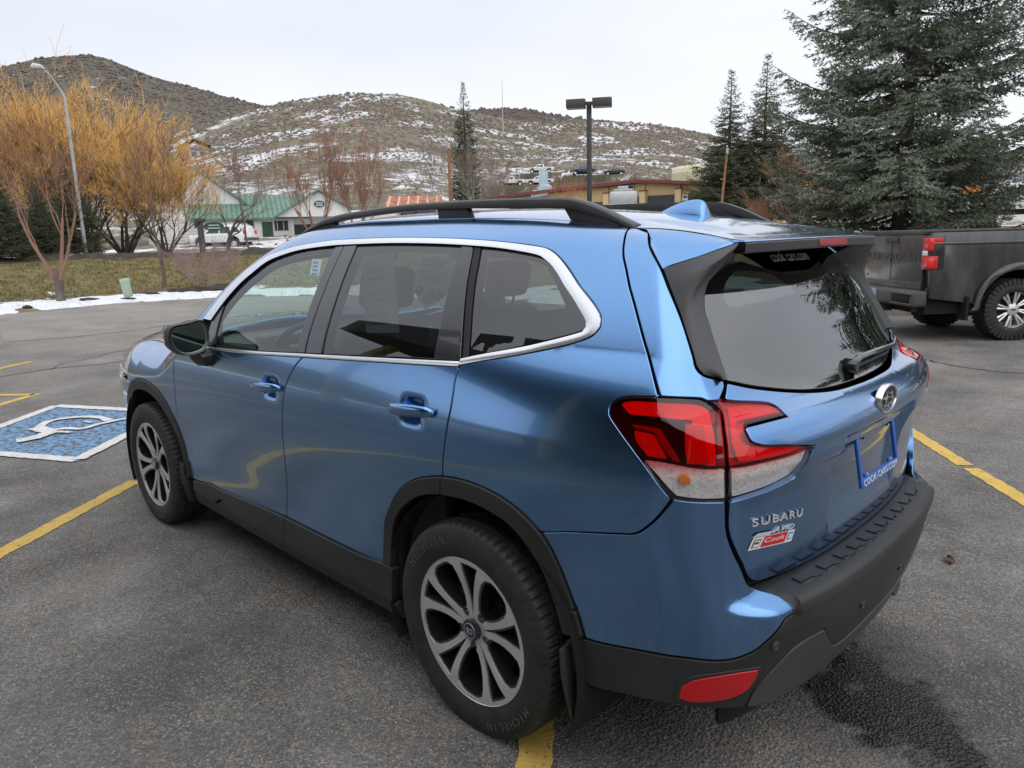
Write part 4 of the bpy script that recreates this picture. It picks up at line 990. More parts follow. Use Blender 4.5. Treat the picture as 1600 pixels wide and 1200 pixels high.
# ------------------------------------------------------------------ mirrors
def mirror(sg):
    P=[(1.046,1.186),(1.034,1.203),(.96,1.214),(.897,1.222),(.878,1.200),(.872,1.13),(.895,1.085),(.944,1.069),(1.0,1.072),(1.034,1.10),(1.052,1.149)]
    P=[tuple(p) for p in resample(P,.012,60)]
    c=np.mean(np.array(P),0); rows=[]
    for x,s in ((1.745,.985),(1.752,1.0),(1.80,1.0),(1.845,.93),(1.880,.78),(1.900,.52),(1.905,.2)):
        rows.append([(x,sg*(c[0]+(a-c[0])*s),c[1]+(b-c[1])*s) for a,b in P])
    n=len(P); V=[q for r in rows for q in r]; F=[(i*n+k,i*n+(k+1)%n,(i+1)*n+(k+1)%n,(i+1)*n+k) for i in range(len(rows)-1) for k in range(n)]
    F.append(tuple((len(rows)-1)*n+k for k in range(n)))
    mats=[(0 if (i>=2 and V[i*n+k][2]>1.125) else 1) for i in range(len(rows)-1) for k in range(n)]+[0]
    mb=MB(); mb.add(V,F); mb.M=mats; o=mb.build('door_mirror',[PAINT,CLAD],CAR,smooth=True,auto=math.radians(50))
    V2=[(1.7475,sg*(c[0]+(a-c[0])*.985),c[1]+(b-c[1])*.985) for a,b in P]+[(1.752,sg*(c[0]+(a-c[0])*.84),c[1]+(b-c[1])*.84) for a,b in P]
    mb=MB(); mb.add(V2,[(k,(k+1)%n,n+(k+1)%n,n+k) for k in range(n)]); mb.build('mirror_bezel',BLACKG,o)
    mb=MB(); mb.add([(1.750,sg*(c[0]+(a-c[0])*.86),c[1]+(b-c[1])*.86) for a,b in P]+[(1.7515,sg*(c[0]+(a-c[0])*.835),c[1]+(b-c[1])*.835) for a,b in P],[(k,(k+1)%n,n+(k+1)%n,n+k) for k in range(n)]); mb.build('mirror_edge',simple('mirror_edge_grey',(.35,.42,.40),.3,metal=.5),o)
    mg=NT('mirror_glass'); mg.col((.075,.105,.09)); mg.set(Metallic=1.,Roughness=.02)  # reflection of dark surroundings put into the dark green tint
    mb=MB(); mb.add([(1.7512,sg*(c[0]+(a-c[0])*.845),c[1]+(b-c[1])*.845) for a,b in P],[tuple(range(n))]); mb.build('mirror_glass',mg.m,o)
    rows=[[(1.80,.895,1.095),(1.76,.93,1.090),(1.83,.955,1.085),(1.86,.90,1.09)],[(1.71,.875,1.065),(1.735,.918,1.05),(1.845,.925,1.03),(1.87,.88,1.05)],[(1.735,.872,1.012),(1.755,.896,1.006),(1.845,.898,1.0),(1.86,.868,1.01)]]
    V=[(x,sg*y,z) for r in rows for x,y,z in r]; F=[(i*4+k,i*4+(k+1)%4,(i+1)*4+(k+1)%4,(i+1)*4+k) for i in range(2) for k in range(4)]+[(8,9,10,11)]
    mb=MB(); mb.add(V,F); mb.build('mirror_arm',CLAD,o,bevel=.004)
    MB().box((1.80,sg*1.040,1.128),(1.87,sg*1.0535,1.142)).build('turn_signal',simple('clear_signal',(.7,.6,.5),.2,coat=.5),o,bevel=.003)
mirror(1); mirror(-1)
# ------------------------------------------------------------------ door handles with their cups
def handle(s0,s1,t0,t1,door):
    for sg,par in ((1,door),(-1,twin(door))):
        mb=MB(); n=15; V=[]; k=8
        for i in range(n):
            f=i/(n-1); s=s0+(s1-s0)*f; t=t0+(t1-t0)*f
            h=(.0165+.0030*math.sin(math.pi*f))*(1 if 0<i<n-1 else .55); out=.026*math.sin(math.pi*min(max(f*1.0,.0),1))**.35+.004
            p=P_side(s,t)[0]; nn=N(p[None])[0]
            for q in range(k):
                a=2*math.pi*q/k; V.append(p+nn*(out+.009*math.cos(a))+np.array((0,0,h*math.sin(a))))
        F=[(i*k+q,i*k+(q+1)%k,(i+1)*k+(q+1)%k,(i+1)*k+q) for i in range(n-1) for q in range(k)]+[tuple(range(k)),tuple((n-1)*k+q for q in range(k))]
        mb.add([(v[0],v[1]*sg,v[2]) for v in V],F); h_=mb.build('door_handle',PAINT,par,smooth=True,auto=math.radians(60))
        if sg<0: h_.scale=(1,1,1); h_.matrix_parent_inverse=par.matrix_basis.inverted()
handle(-1.703,-1.478,.974,.988,FD); handle(-.735,-.525,1.016,1.030,RD)
# ------------------------------------------------------------------ emblem, letters, stickers, plate frame
def on_surf(sv,tv,F=SG,off=0.,toff=None):
    P=P_side(sv,tv,F); n=N(P,F); return P+n*(off if toff is None else toff)[:,None] if toff is not None else P+n*off
def letters(txt,s0,t0,s1,t1,size,ext,mat,par,name,shear=0.,spacing=1.,lift=.001):
    V,F=text_verts(txt,1.,.5,shear=shear,spacing=spacing)
    w=V[:,0].max()-V[:,0].min(); x=(V[:,0]-V[:,0].min())/w
    s=s0+(s1-s0)*x; t=t0+(t1-t0)*x+V[:,1]*size
    P=on_surf(s,t,SG,toff=lift+ext*(V[:,2]+.5))
    mb=MB(); mb.add(P,F); return mb.build(name,mat,par,smooth=False,fix=True)
letters('SUBARU',.350,.841,.4975,.818,.031,.004,LETTER,GATE,'maker_lettering',spacing=1.15)
def quad_plate(s0,t0,s1,t1,h,mat,par,name,lift=.0008,th=.0008,slant=.006,label=None):
    n=8; V=[]
    for k in range(n+1):
        f=k/n; s=s0+(s1-s0)*f; t=t0+(t1-t0)*f
        P=on_surf(np.array([s-slant,s+slant]),np.array([t-h/2,t+h/2]),SG,toff=np.array([lift+th]*2)); V+=list(P)
    F=[(2*k,2*k+2,2*k+3,2*k+1) for k in range(n)]
    mb=MB(); mb.add(V,F); return mb.build(name,mat,par)
quad_plate(.358,.804,.400,.796,.0075,LETTER,GATE,'awd_badge_bar',lift=.003)
letters('AWD',.404,.7995,.472,.787,.021,.003,LETTER,GATE,'awd_lettering',shear=.5)
st=quad_plate(.350,.7815,.472,.7615,.031,WHITE,GATE,'dealer_sticker')
quad_plate(.378,.7775,.447,.7665,.026,REDP,st,'sticker_red_field',lift=.0016)
quad_plate(.355,.7805,.372,.777,.020,DKPRINT,st,'sticker_emblem_ring',lift=.0016,slant=.004)
quad_plate(.357,.780,.370,.777,.016,WHITE,st,'sticker_emblem_field',lift=.0022,slant=.003)
quad_plate(.3585,.7815,.3685,.780,.0055,DKPRINT,st,'sticker_bowtie',lift=.0028,slant=.0015)
quad_plate(.452,.7655,.467,.763,.018,BLUEP,st,'sticker_round_emblem',lift=.0016,slant=.004)
quad_plate(.454,.765,.465,.7632,.012,WHITE,st,'sticker_emblem_core',lift=.0022,slant=.003)
letters('Cook',.383,.7785,.442,.7690,.018,.0004,WHITE,st,'sticker_lettering',shear=.3,lift=.0022)
# oval badge
c=on_surf(np.array([SMAX/2]),np.array([1.064]))[0]
bz=empty('badge_tmp')
mb=MB(); V=[];n=40
def oval(a,b,x): return [(x-.0*math.sin(t),a*math.cos(t),1.064+b*math.sin(t)) for t in [2*math.pi*i/n for i in range(n)]]
xb=c[0]
rings=[oval(.073,.0435,xb+.006),oval(.0735,.044,xb-.008),oval(.0705,.0415,xb-.0125),oval(.0655,.0365,xb-.0115),oval(.0645,.0355,xb-.008)]
V=[p for r in rings for p in r]; F=[(i*n+k,i*n+(k+1)%n,(i+1)*n+(k+1)%n,(i+1)*n+k) for i in range(4) for k in range(n)]
mb.add(V,F); EMB=mb.build('oval_emblem',CHROME,GATE,smooth=True,auto=math.radians(45)); bpy.data.objects.remove(bz)
mb=MB(); mb.add(oval(.065,.036,xb-.0082),[tuple(range(n))]); mb.build('emblem_field',simple('emblem_dark',(.012,.014,.02),.35),EMB)
mb=MB()
for (u,v,s) in ((.42,.16,.40),(-.30,.42,.20),(-.42,.02,.20),(-.30,-.42,.20),(.10,-.52,.20),(.45,-.48,.18)):
    P=[((u+s*1.05*(1 if k%2==0 else .26)*math.cos(math.pi*k/4))*.062,1.064+(v+s*(1.5 if k%2==0 else .38)*math.sin(math.pi*k/4))*.035) for k in range(8)]
    mb.prism(P,xb-.0120,xb-.0084,axis=0)
mb.build('emblem_stars',CHROME,EMB)
# number plate frame
def plate_frame():
    pf=empty('number_plate_frame',(0,0,0)); pf.parent=CAR
    def T(y,h,d): # y left, h 0..1 up, d outward
        x=-.892+.027*h-d; return (x,y,.826+.152*h+.0*d)
    def bar(y0,y1,h0,h1,d0=-.002,d1=.008,mat=BLUEP,nm='frame_bar',bev=.003):
        V=[T(y,h,d) for d in (d0,d1) for (y,h) in ((y0,h0),(y1,h0),(y1,h1),(y0,h1))]
        mb=MB(); mb.add(V,[(0,1,2,3),(7,6,5,4),(0,4,5,1),(1,5,6,2),(2,6,7,3),(3,7,4,0)]); return mb.build(nm,mat,pf,bevel=bev)
    bar(-.158,.158,-.01,.15); bar(-.158,.158,.915,1.01); bar(-.158,-.139,.13,.93); bar(.139,.158,.13,.93)
    for y in (-.10,.10):
        bar(y-.014,y+.014,.86,.93,-.004,.004,BLUEP,'screw_tab'); bar(y-.014,y+.014,.13,.21,-.004,.004,BLUEP,'screw_tab')
        for h in (.885,.185): bar(y-.005,y+.005,h-.03,h+.03,.003,.007,CHROME if h<.5 else BLACK,'plate_screw',.002)
    def wr(txt,h,size,y0,y1,mat):
        V,F=text_verts(txt,1.,.5,spacing=1.05); w=V[:,0].max()-V[:,0].min(); x=(V[:,0]-V[:,0].min())/w
        P=[T(y0+(y1-y0)*a,h+b*size/.152,.0078+.001*(c+.5)) for a,b,c in zip(x,V[:,1],V[:,2])]
        mb=MB(); mb.add(P,F); mb.build('frame_lettering',mat,pf)
    wr('COOK-CARS.COM',.062,.026,.140,-.140,WHITE); wr('COOK CHEVROLET SUBARU',.960,.014,.125,-.125,WHITE)
plate_frame()
# window lettering and wiper
V,F=text_verts('cook cars.com',1.,.02); w=V[:,0].max()-V[:,0].min(); x=(V[:,0]-V[:,0].min())/w
y=.121-.257*x; z=1.478-.003*x+V[:,1]*.046
P=np.stack([-(Rz(z)-bow(y,z))-.0012-V[:,2]*.02,y,z],1); mb=MB(); mb.add(P,F); mb.build('window_lettering',simple('frosted_print',(.55,.56,.58),.6,var=.02),RGL)
def wiper():
    mb=MB(); p=[on_surf(np.array([s]),np.array([t]),S,toff=np.array([o]))[0] for s,t,o in ((.98,1.150,.012),(1.05,1.158,.018),(1.25,1.158,.020),(1.50,1.152,.016),(1.60,1.165,.012))]
    mb.tube(p,[.013,.011,.010,.008,.006],8); w_=mb.build('rear_wiper',BLACKG,CAR,smooth=True)
    q=on_surf(np.array([.955]),np.array([1.145]),S,toff=np.array([.006]))[0]
    m=MB(); m.tube([(q[0]+.02,q[1],q[2]),(q[0]-.018,q[1],q[2]+.004)],[.026,.020],18); m.build('wiper_hub',BLACKG,w_,bevel=.004)
    m=MB(); m.tube([on_surf(np.array([s]),np.array([t]),S,toff=np.array([.006]))[0] for s,t in ((1.02,1.142),(1.2,1.143),(1.4,1.144),(1.62,1.160))],.006,6); m.build('wiper_blade',SEAL,w_)
wiper()
# parking sensors
for s,t in ((.402,.533),(.786,.480)):
    for ss in (s,SMAX-s):
        p=P_side(ss,t,SB)[0]; n=N(p[None],SB)[0]; m=MB(); q=Vector(p)+Vector(n)*.004
        M_=Matrix.Translation(q)@Vector((0,1,0)).rotation_difference(Vector(n)).to_matrix().to_4x4()
        m.lathe([(.0125,-.006),(.0125,.001),(.0105,.002),(.0095,0),(.008,0),(.007,.0012),(0,.0016)],20); m.V=[tuple(M_@Vector(v)) for v in m.V]; m.build('parking_sensor',TRIM,CAR,smooth=True,auto=math.radians(30))
# ------------------------------------------------------------------ cabin
def seat(x,y,w=.50,mat=SEAT,back=.62,rake=.28,name='front_seat'):
    s=empty(name); s.parent=CAR
    m=MB(); m.box((x,y-w/2,.48),(x+.50,y+w/2,.66)); m.build('seat_cushion',mat,s,bevel=.05,seg=3)
    M_=Matrix.Translation((x+.04,y,.62))@Matrix.Rotation(-rake,4,'Y')
    m=MB(); m.box((-.07,-w/2+.02,0),(.07,w/2-.02,back),mat=M_); m.build('seat_back',mat,s,bevel=.055,seg=3)
    m=MB(); m.box((-.045,-.13,back+.05),(.055,.13,back+.23),mat=M_); m.build('headrest',mat,s,bevel=.04,seg=3)
    m=MB(); m.tube([M_@Vector((0,-.06,back-.05)),M_@Vector((0,-.06,back+.1))],.007,6).tube([M_@Vector((0,.06,back-.05)),M_@Vector((0,.06,back+.1))],.007,6); m.build('headrest_post',STEEL,s)
for y in (.37,-.37): seat(1.20,y)
for y in (.40,-.40): seat(.22,y,.48,SEAT,.50,.35,'rear_seat')
seat(.22,0,.28,SEAT,.46,.35,'rear_seat')
MB().box((.2,-.72,.33),(2.3,.72,.40)).box((-.6,-.55,.50),(.15,.55,.58)).build('cabin_floor',SEATD,CAR)
m=MB(); m.prism([(1.98,.60),(1.93,.90),(1.98,1.00),(2.15,1.05),(2.42,1.07),(2.42,.6)],-.72,.72,axis=1); m.build('dashboard',DASH,CAR,bevel=.03,seg=3)
m=MB(); m.box((1.93,.20,1.00),(2.05,.52,1.09)); m.build('instrument_hood',DASH,CAR,bevel=.03)
m=MB(); n=32; M_=Matrix.Translation((1.82,.37,.98))@Matrix.Rotation(math.radians(65),4,'Y')
V=[]
for i in range(n):
    a=2*math.pi*i/n
    for q in range(8):
        b=2*math.pi*q/8; V.append(M_@Vector(((.185+.016*math.cos(b))*math.cos(a),(.185+.016*math.cos(b))*math.sin(a),.016*math.sin(b))))
m.add(V,[(i*8+q,((i+1)%n)*8+q,((i+1)%n)*8+(q+1)%8,i*8+(q+1)%8) for i in range(n) for q in range(8)])
m.box((-.06,-.07,-.03),(.06,.07,.03),mat=M_); m.box((-.015,-.18,-.008),(.015,.18,.008),mat=M_); m.box((0,-.015,-.008),(.18,.015,.008),mat=M_); m.build('steering_wheel',DASH,CAR,smooth=True,auto=math.radians(40))
MB().box((1.50,-.04,1.45),(1.54,.20-.04,1.53)).build('inside_mirror',DASH,CAR,bevel=.01)
MB().box((-.30,-.42,1.535),(1.40,.42,1.545)).build('headliner',simple('headliner_cloth',(.42,.42,.40),.9),CAR)
for sg in (1,-1):
    m=MB(); m.box((.2,sg*.74,.45),(2.1,sg*.79,1.06)); m.build('door_lining',SEATD,CAR)
    m=MB(); m.prism([(-.62,.5),(.15,.5),(.10,1.15),(-.45,1.20),(-.56,1.0)],sg*.60,sg*.70,axis=1); m.build('cargo_side_trim',SEATD,CAR)
# ------------------------------------------------------------------ paper sheets behind the side glass
def sheet(pts,label,mat=PAPER,name='window_paper',y=None):
    V=np.array(pts); mb=MB(); n=len(pts)
    mb.add([tuple(p) for p in V]+[(p[0],p[1]-.0015,p[2]) for p in V],[tuple(range(n)),tuple(range(2*n-1,n-1,-1))]+[(i,(i+1)%n,n+(i+1)%n,n+i) for i in range(n)])
    return tag(mb.build(name,mat,None),label,'paper')
def yin(x,z,o=.035):
    return float(sW(np.array([x]),np.array([z]))[0])-o
def sq(L): return [(x,yin(x,z),z) for x,z in L]
s1=sheet(sq([(.855,1.497),(.670,1.515),(.435,1.245),(.620,1.232)]),'tall pale vehicle information sheet hanging inside the rear side window of the blue car')
for k in range(9):
    f=.08+k*.095; a=np.array((.855-.235*f,1.497-.265*f)); m=MB(); L=[]
    for u,v in ((.1,0),(.75 if k%3 else .5,0),(.75 if k%3 else .5,.014),(.1,.014)):
        x=a[0]-.185*u-.0; z=a[1]+.016*u-v; L.append((x,yin(x,z)+.0015,z))
    m.add(L,[(0,1,2,3)]); m.build('printed_line',simple('faint_print',(.42,.47,.46),.8) if k==0 else bpy.data.materials['faint_print'],s1)
s2=sheet(sq([(.49,1.503),(.275,1.489),(.245,1.387),(.345,1.325),(.459,1.392)]),'pointed white dealer card with dark logo hanging inside the rear side window')
def sheet_text(txt,x0,z0,x1,z1,size,par,mat=DKPRINT):
    V,F=text_verts(txt,1.,.01); w=V[:,0].max()-V[:,0].min(); u=(V[:,0]-V[:,0].min())/w
    P=[]
    for a,b in zip(u,V[:,1]):
        x=x0+(x1-x0)*a; z=z0+(z1-z0)*a+b*size; P.append((x,yin(x,z)+.002,z))
    m=MB(); m.add(P,F); m.build('print_lettering',mat,par)
sheet_text('COOK',.462,1.478,.335,1.468,.034,s2)
sheet_text('TAKE A LOOK AT OUR',.462,1.449,.31,1.440,.014,s2); sheet_text('LOCAL SALES',.45,1.434,.31,1.424,.014,s2); sheet_text('COOK',.40,1.419,.33,1.415,.014,s2)
for x,z,r in ((.415,1.385,.016),(.35,1.368,.022),(.30,1.372,.015)):
    m=MB(); L=[(x+r*1.3*math.cos(a),yin(x+r*1.3*math.cos(a),z+r*math.sin(a))+.002,z+r*math.sin(a)) for a in [2*math.pi*i/14 for i in range(14)]]; m.add(L,[tuple(range(14))]); m.build('printed_emblem',simple('grey_print',(.14,.16,.17),.8),s2)
s3=sheet(sq([(1.215,1.488),(1.135,1.484),(1.098,1.420),(1.172,1.424)]),'small white and blue window tag near the top of the front side window')
for k in range(4):
    x=1.185-.0*k; z=1.478-.015*k; m=MB(); L=[(x-.012*k+.01,z),(x-.045-.012*k+.01,z-.002),(x-.048-.012*k+.01,z-.009),(x-.003-.012*k+.01,z-.007)]; m.add([(a,yin(a,b)+.002,b) for a,b in L],[(0,1,2,3)]); m.build('printed_bar',BLUEP,s3)
sheet(sq([(.910,1.538),(.672,1.536),(.652,1.519),(.890,1.521)]),'narrow white strip along the top edge of the rear side window')
# ------------------------------------------------------------------ ground, lot, markings
EDGE=np.array([(-60,-79),(-30,-46),(-4,-18.9),(2.6,-12.0),(6.5,-10.2),(12,-10.6),(17.5,-9.4),(20.0,-7.2),(20.75,-4.6),(20.2,-2.6),(19.45,-1.0),(19.3,1.0),(19.8,5),(22,14),(25,26),(26,40)],float)
def edge_dist(x,y):
    """signed distance past the edge of the lot (positive outside)"""
    P=np.stack([x,y],-1); best=np.full(len(x),1e9); sg=np.ones(len(x))
    for a,b in zip(EDGE[:-1],EDGE[1:]):
        ab=b-a; t=np.clip(((P-a)@ab)/(ab@ab),0,1); q=a+t[:,None]*ab; dd=np.hypot(*(P-q).T)
        cr=ab[0]*(P[:,1]-a[1])-ab[1]*(P[:,0]-a[0]); m=dd<best; best=np.where(m,dd,best); sg=np.where(m,np.where(cr<0,1,-1),sg)
    return best*sg
def vnoise(x,y,seed=0,oct=4,rough=.5):
    """cheap value noise on arrays, about -1..1"""
    out=np.zeros_like(x,float); amp=1.;tot=0
    for o in range(oct):
        X=x*2**o+seed*17.3; Y=y*2**o-seed*9.1; xi=np.floor(X).astype(np.int64); yi=np.floor(Y).astype(np.int64); fx=X-xi; fy=Y-yi
        fx=fx*fx*(3-2*fx); fy=fy*fy*(3-2*fy)
        def h(a,b):
            n=(a*374761393+b*668265263+o*1442695041)&0xffffffff; n=((n^(n>>13))*1274126177)&0xffffffff; return ((n^(n>>16))&0xffff)/32767.5-1
        out+=amp*((h(xi,yi)*(1-fx)+h(xi+1,yi)*fx)*(1-fy)+(h(xi,yi+1)*(1-fx)+h(xi+1,yi+1)*fx)*fy); tot+=amp; amp*=rough
    return out/tot
gz=spl((-5,0),(0,0),(.4,.03),(2.4,.10),(3.2,.16),(5.5,.52),(8.2,.98),(9.6,1.10),(10.8,1.15),(12,1.2),(24,1.22),(40,1.4),(60,2.1),(80,3.0),(120,5.))
def GZ(x,y):
    x=np.atleast_1d(np.asarray(x,float)); y=np.atleast_1d(np.asarray(y,float)); return gz(edge_dist(x,y))
def g1(x,y): return float(GZ(x,y)[0])
ASPH_STAIN=[(-.80,-.27,.13),(-.95,-.17,.15),(-1.07,-.05,.13),(-.90,-.02,.12),(-.74,-.14,.09),(-1.17,.0,.10),(-.70,-.40,.10)]
def asphalt(name,stain=True):
    m=NT(name); v=m.vor(95); ag=m.ramp(v,'Color',[(0,(.065,.064,.063)),(.55,(.128,.124,.120)),(.85,(.215,.203,.188)),(1,(.34,.31,.27))])
    v2=m.vor(210); ag2=m.ramp(v2,'Color',[(0,(.045,.045,.045)),(.7,(.155,.150,.143)),(1,(.40,.37,.33))])
    base=m.mix((ag,0),(ag2,0),.5)
    n=m.noise(1.1,6,.62); pat=m.ramp(n,'Fac',[(.28,.46),(.44,.84),(.56,1.12),(.72,1.72)]); base=m.mix(base,(pat,0),1.,'MULTIPLY')
    # tan stones worn free of the binder, in drifting clusters
    n2=m.noise(.9,6,.7,dist=.7); v3=m.vor(135); st=m.ramp(v3,'Color',[(.0,0.),(1.,1.)]); dens=m.ramp(n2,'Fac',[(.34,.10),(.50,.42),(.66,.80)])
    pick=m.math('MULTIPLY',m.math('SUBTRACT',(st,0),m.math('SUBTRACT',1.,(dens,0))),9.,True); vc=m.ramp(v3,'Distance',[(.30,1.),(.62,0.)]); pick=m.math('MULTIPLY',pick,(vc,0))
    tan=m.ramp(v2,'Color',[(0,(.26,.21,.165)),(.6,(.40,.33,.26)),(1,(.60,.55,.48))]); base=m.mix(base,(tan,0),m.math('MULTIPLY',pick,.68))
    n7=m.noise(.55,7,.7,dist=.8); warm=m.ramp(n7,'Fac',[(.52,0.),(.66,.30)]); base=m.mix(base,(.23,.185,.145),(warm,0))
    # colour mixed paler towards the far end of the lot, uneven by noise
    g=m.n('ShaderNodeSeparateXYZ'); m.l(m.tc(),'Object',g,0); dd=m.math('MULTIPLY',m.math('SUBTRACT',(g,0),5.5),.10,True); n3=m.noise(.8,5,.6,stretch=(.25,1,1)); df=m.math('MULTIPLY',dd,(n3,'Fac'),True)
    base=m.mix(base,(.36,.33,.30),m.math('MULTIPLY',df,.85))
    rough=.88
    if stain:
        acc=None
        wob=m.noise(7,5,.65); wv=m.math('MULTIPLY',m.math('SUBTRACT',(wob,'Fac'),.5),.46)
        for x,y,r in ASPH_STAIN:
            c=m.n('ShaderNodeVectorMath',operation='DISTANCE'); m.l(m.tc(),'Object',c,0); c.inputs[1].default_value=(x,y,0)
            d=m.math('SUBTRACT',m.math('ADD',(c,'Value'),wv),r); acc=d if acc is None else m.math('MINIMUM',acc,d)
        wet=m.math('SUBTRACT',1.,m.math('MULTIPLY',m.math('ADD',acc,.03),13.),True)
        damp=m.math('SUBTRACT',1.,m.math('MULTIPLY',m.math('ADD',acc,-.10),6.),True); base=m.mix(base,(.045,.045,.048),m.math('MULTIPLY',damp,.45))
        # broad dark drips under the engine and along the stalls
        base=m.mix(base,(.006,.006,.007),m.math('MULTIPLY',wet,.95))
        rr=m.n('ShaderNodeMapRange'); m.l(wet[0],wet[1],rr,0); rr.inputs[3].default_value=.88; rr.inputs[4].default_value=.20; m.l(rr,0,m.b,'Roughness')
    else: m.set(Roughness=.88)
    m.col(base); b=m.bump(v,'Distance',.85,.006); n4=m.noise(60,3); b2=m.bump(n4,'Fac',.4,.004,prev=b); return m.m
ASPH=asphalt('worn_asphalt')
# far ground sheet under everything, reaching the horizon
far_m=NT('winter_field'); n=far_m.noise(.02,6,.7); r=far_m.ramp(n,'Fac',[(.35,(.12,.10,.075)),(.52,(.20,.17,.12)),(.60,(.72,.74,.78))]); far_m.col((r,0)); far_m.set(Roughness=.95)
mb=MB(); N_=64; mb.add([(3500*math.cos(2*math.pi*i/N_),3500*math.sin(2*math.pi*i/N_),-.35) for i in range(N_)],[tuple(range(N_))]); mb.build('ground',far_m.m,kind='structure')
# the lot: follows the planted edge, open towards the back
lot=[tuple(p) for p in EDGE[1:-1]]+[(12,34),(-32,34),(-42,0),(-40,-45)]
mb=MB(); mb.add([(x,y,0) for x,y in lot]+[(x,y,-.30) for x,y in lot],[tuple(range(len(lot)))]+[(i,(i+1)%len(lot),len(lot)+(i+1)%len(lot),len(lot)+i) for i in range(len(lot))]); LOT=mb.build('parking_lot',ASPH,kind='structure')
# painted lines with worn edges
def worn_paint(name,c,wear=.52,scale=38):
    m=NT(name); n=m.noise(scale,5,.7); w=m.ramp(n,'Fac',[(wear-.02,1.),(wear+.06,0.)]); n1=m.noise(5,4,.6); w1=m.ramp(n1,'Fac',[(.60,0.),(.75,1.)])
    v=m.vor(230); ag=m.ramp(v,'Color',[(0,(.04,.04,.04)),(1,(.14,.13,.12))]); n3=m.noise(9,3); cc=m.ramp(n3,'Fac',[(.3,tuple(x*.82 for x in c)),(.7,c)])
    keep=m.math('MINIMUM',(w,0),1.); m.col(m.mix((cc,0),(ag,0),m.math('SUBTRACT',1.,keep))); m.set(Roughness=.8); v2=m.vor(150); m.bump(v2,'Distance',.7,.004); return m.m
YEL=worn_paint('yellow_line_paint',(.66,.44,.10),.60); WHT=worn_paint('white_line_paint',(.74,.73,.71),.62); BLU=worn_paint('blue_stall_paint',(.17,.34,.56),.50,22)
def line(name,a,b,w,mat,z=.004,label=None,jag=.006,sub=None,seed=1):
    a=np.array(a,float); b=np.array(b,float); L=np.linalg.norm(b-a); d=(b-a)/L; n=np.array((-d[1],d[0])); k=max(2,int(L/.035)); R_=random.Random(seed)
    lo=[];hi=[]
    for i in range(k+1):
        p=a+d*L*i/k; lo.append(p-n*(w/2+R_.uniform(-jag,jag))); hi.append(p+n*(w/2+R_.uniform(-jag,jag)))
    mb=MB(); mb.add([(p[0],p[1],z) for p in lo]+[(p[0],p[1],z) for p in hi],[(i,i+1,k+2+i,k+1+i) for i in range(k)]); o=mb.build(name,mat,kind='structure')
    return o
dl=np.array((.618,-.786))
line('stall_line',(-.205+.618*5.4,.80-.786*5.4),(-.205-.618*.42,.80+.786*.42),.105,YEL)
line('stall_line',(2.85+.618*1.15,1.62-.786*1.15),(2.85-.618*4.4,1.62+.786*4.4),.105,YEL,seed=2)
line('stall_line',(-.02+.618*1.5,-3.66-.786*1.5),(-.455,-3.11),.105,YEL,seed=3); line('stall_line',(-.50,-3.06),(-1.35,-2.02),.105,YEL,seed=4)
line('stall_line',(7.62,.36),(7.62-.618*5.6,.36+.786*5.6),.10,YEL,seed=5); line('stall_line',(7.60,.40),(9.6,2.1),.10,YEL,seed=6); line('stall_line',(10.4,-1.4+1.2),(10.4-.618*5.6,-.2+.786*5.6),.10,YEL,seed=7)
line('stall_line',(-3.2+1.1,-5.3+0.),(-3.2-2.4,-5.3+4.4),.10,YEL,seed=8)
# blue stall square with a wheelchair sign
A=np.array((4.38,.84)); B=np.array((6.76,.40)); Lc=np.array((5.675,1.53)); Rc=np.array((5.465,-.29))
def sheet2(name,P,z,mat,parent=None):
    mb=MB(); mb.add([(p[0],p[1],z) for p in P],[tuple(range(len(P)))]); return mb.build(name,mat,parent,kind='structure')
c_=(A+B)/2
sheet2('stall_square',[A,Lc,B,Rc],.004,BLU)
for i,(p,q) in enumerate(((A,Lc),(Lc,B),(B,Rc),(Rc,A))):
    pp=c_+(p-c_)*.965; qq=c_+(q-c_)*.965; line('stall_border',pp,qq,.105,WHT,.008+.0012*i,seed=20+i)
def sign_stroke(pts,w,seed):
    P=[np.array(p) for p in opensp(pts,.05)]
    lo=[];hi=[]; R_=random.Random(seed)
    for i,p in enumerate(P):
        d=P[min(i+1,len(P)-1)]-P[max(i-1,0)]; d=d/np.linalg.norm(d); n=np.array((-d[1],d[0])); ww=w/2*R_.uniform(.85,1.12); lo.append(p-n*ww); hi.append(p+n*ww)
    k=len(P)-1; mb=MB(); mb.add([(p[0],p[1],.014+.0012*seed) for p in lo+hi],[(i,i+1,k+2+i,k+1+i) for i in range(k)]); mb.build('wheelchair_marking',WHT,kind='structure')
sign_stroke([(5.706,.795),(5.88,.725),(5.991,.638),(6.004,.534),(5.934,.385),(5.771,.286),(5.562,.268)],.075,1)
sign_stroke([(5.50,.08),(5.517,.209),(5.500,.30),(5.488,.385),(5.419,.527),(5.545,.613),(5.588,.706),(5.64,.79)],.062,2)
sign_stroke([(5.793,.790),(5.62,.765),(5.527,.750),(5.427,.845),(5.397,.935),(5.404,1.02)],.13,3); sign_stroke([(5.50,.735),(5.442,.684),(5.352,.634)],.055,4); sign_stroke([(5.696,.435),(5.598,.40)],.03,5)
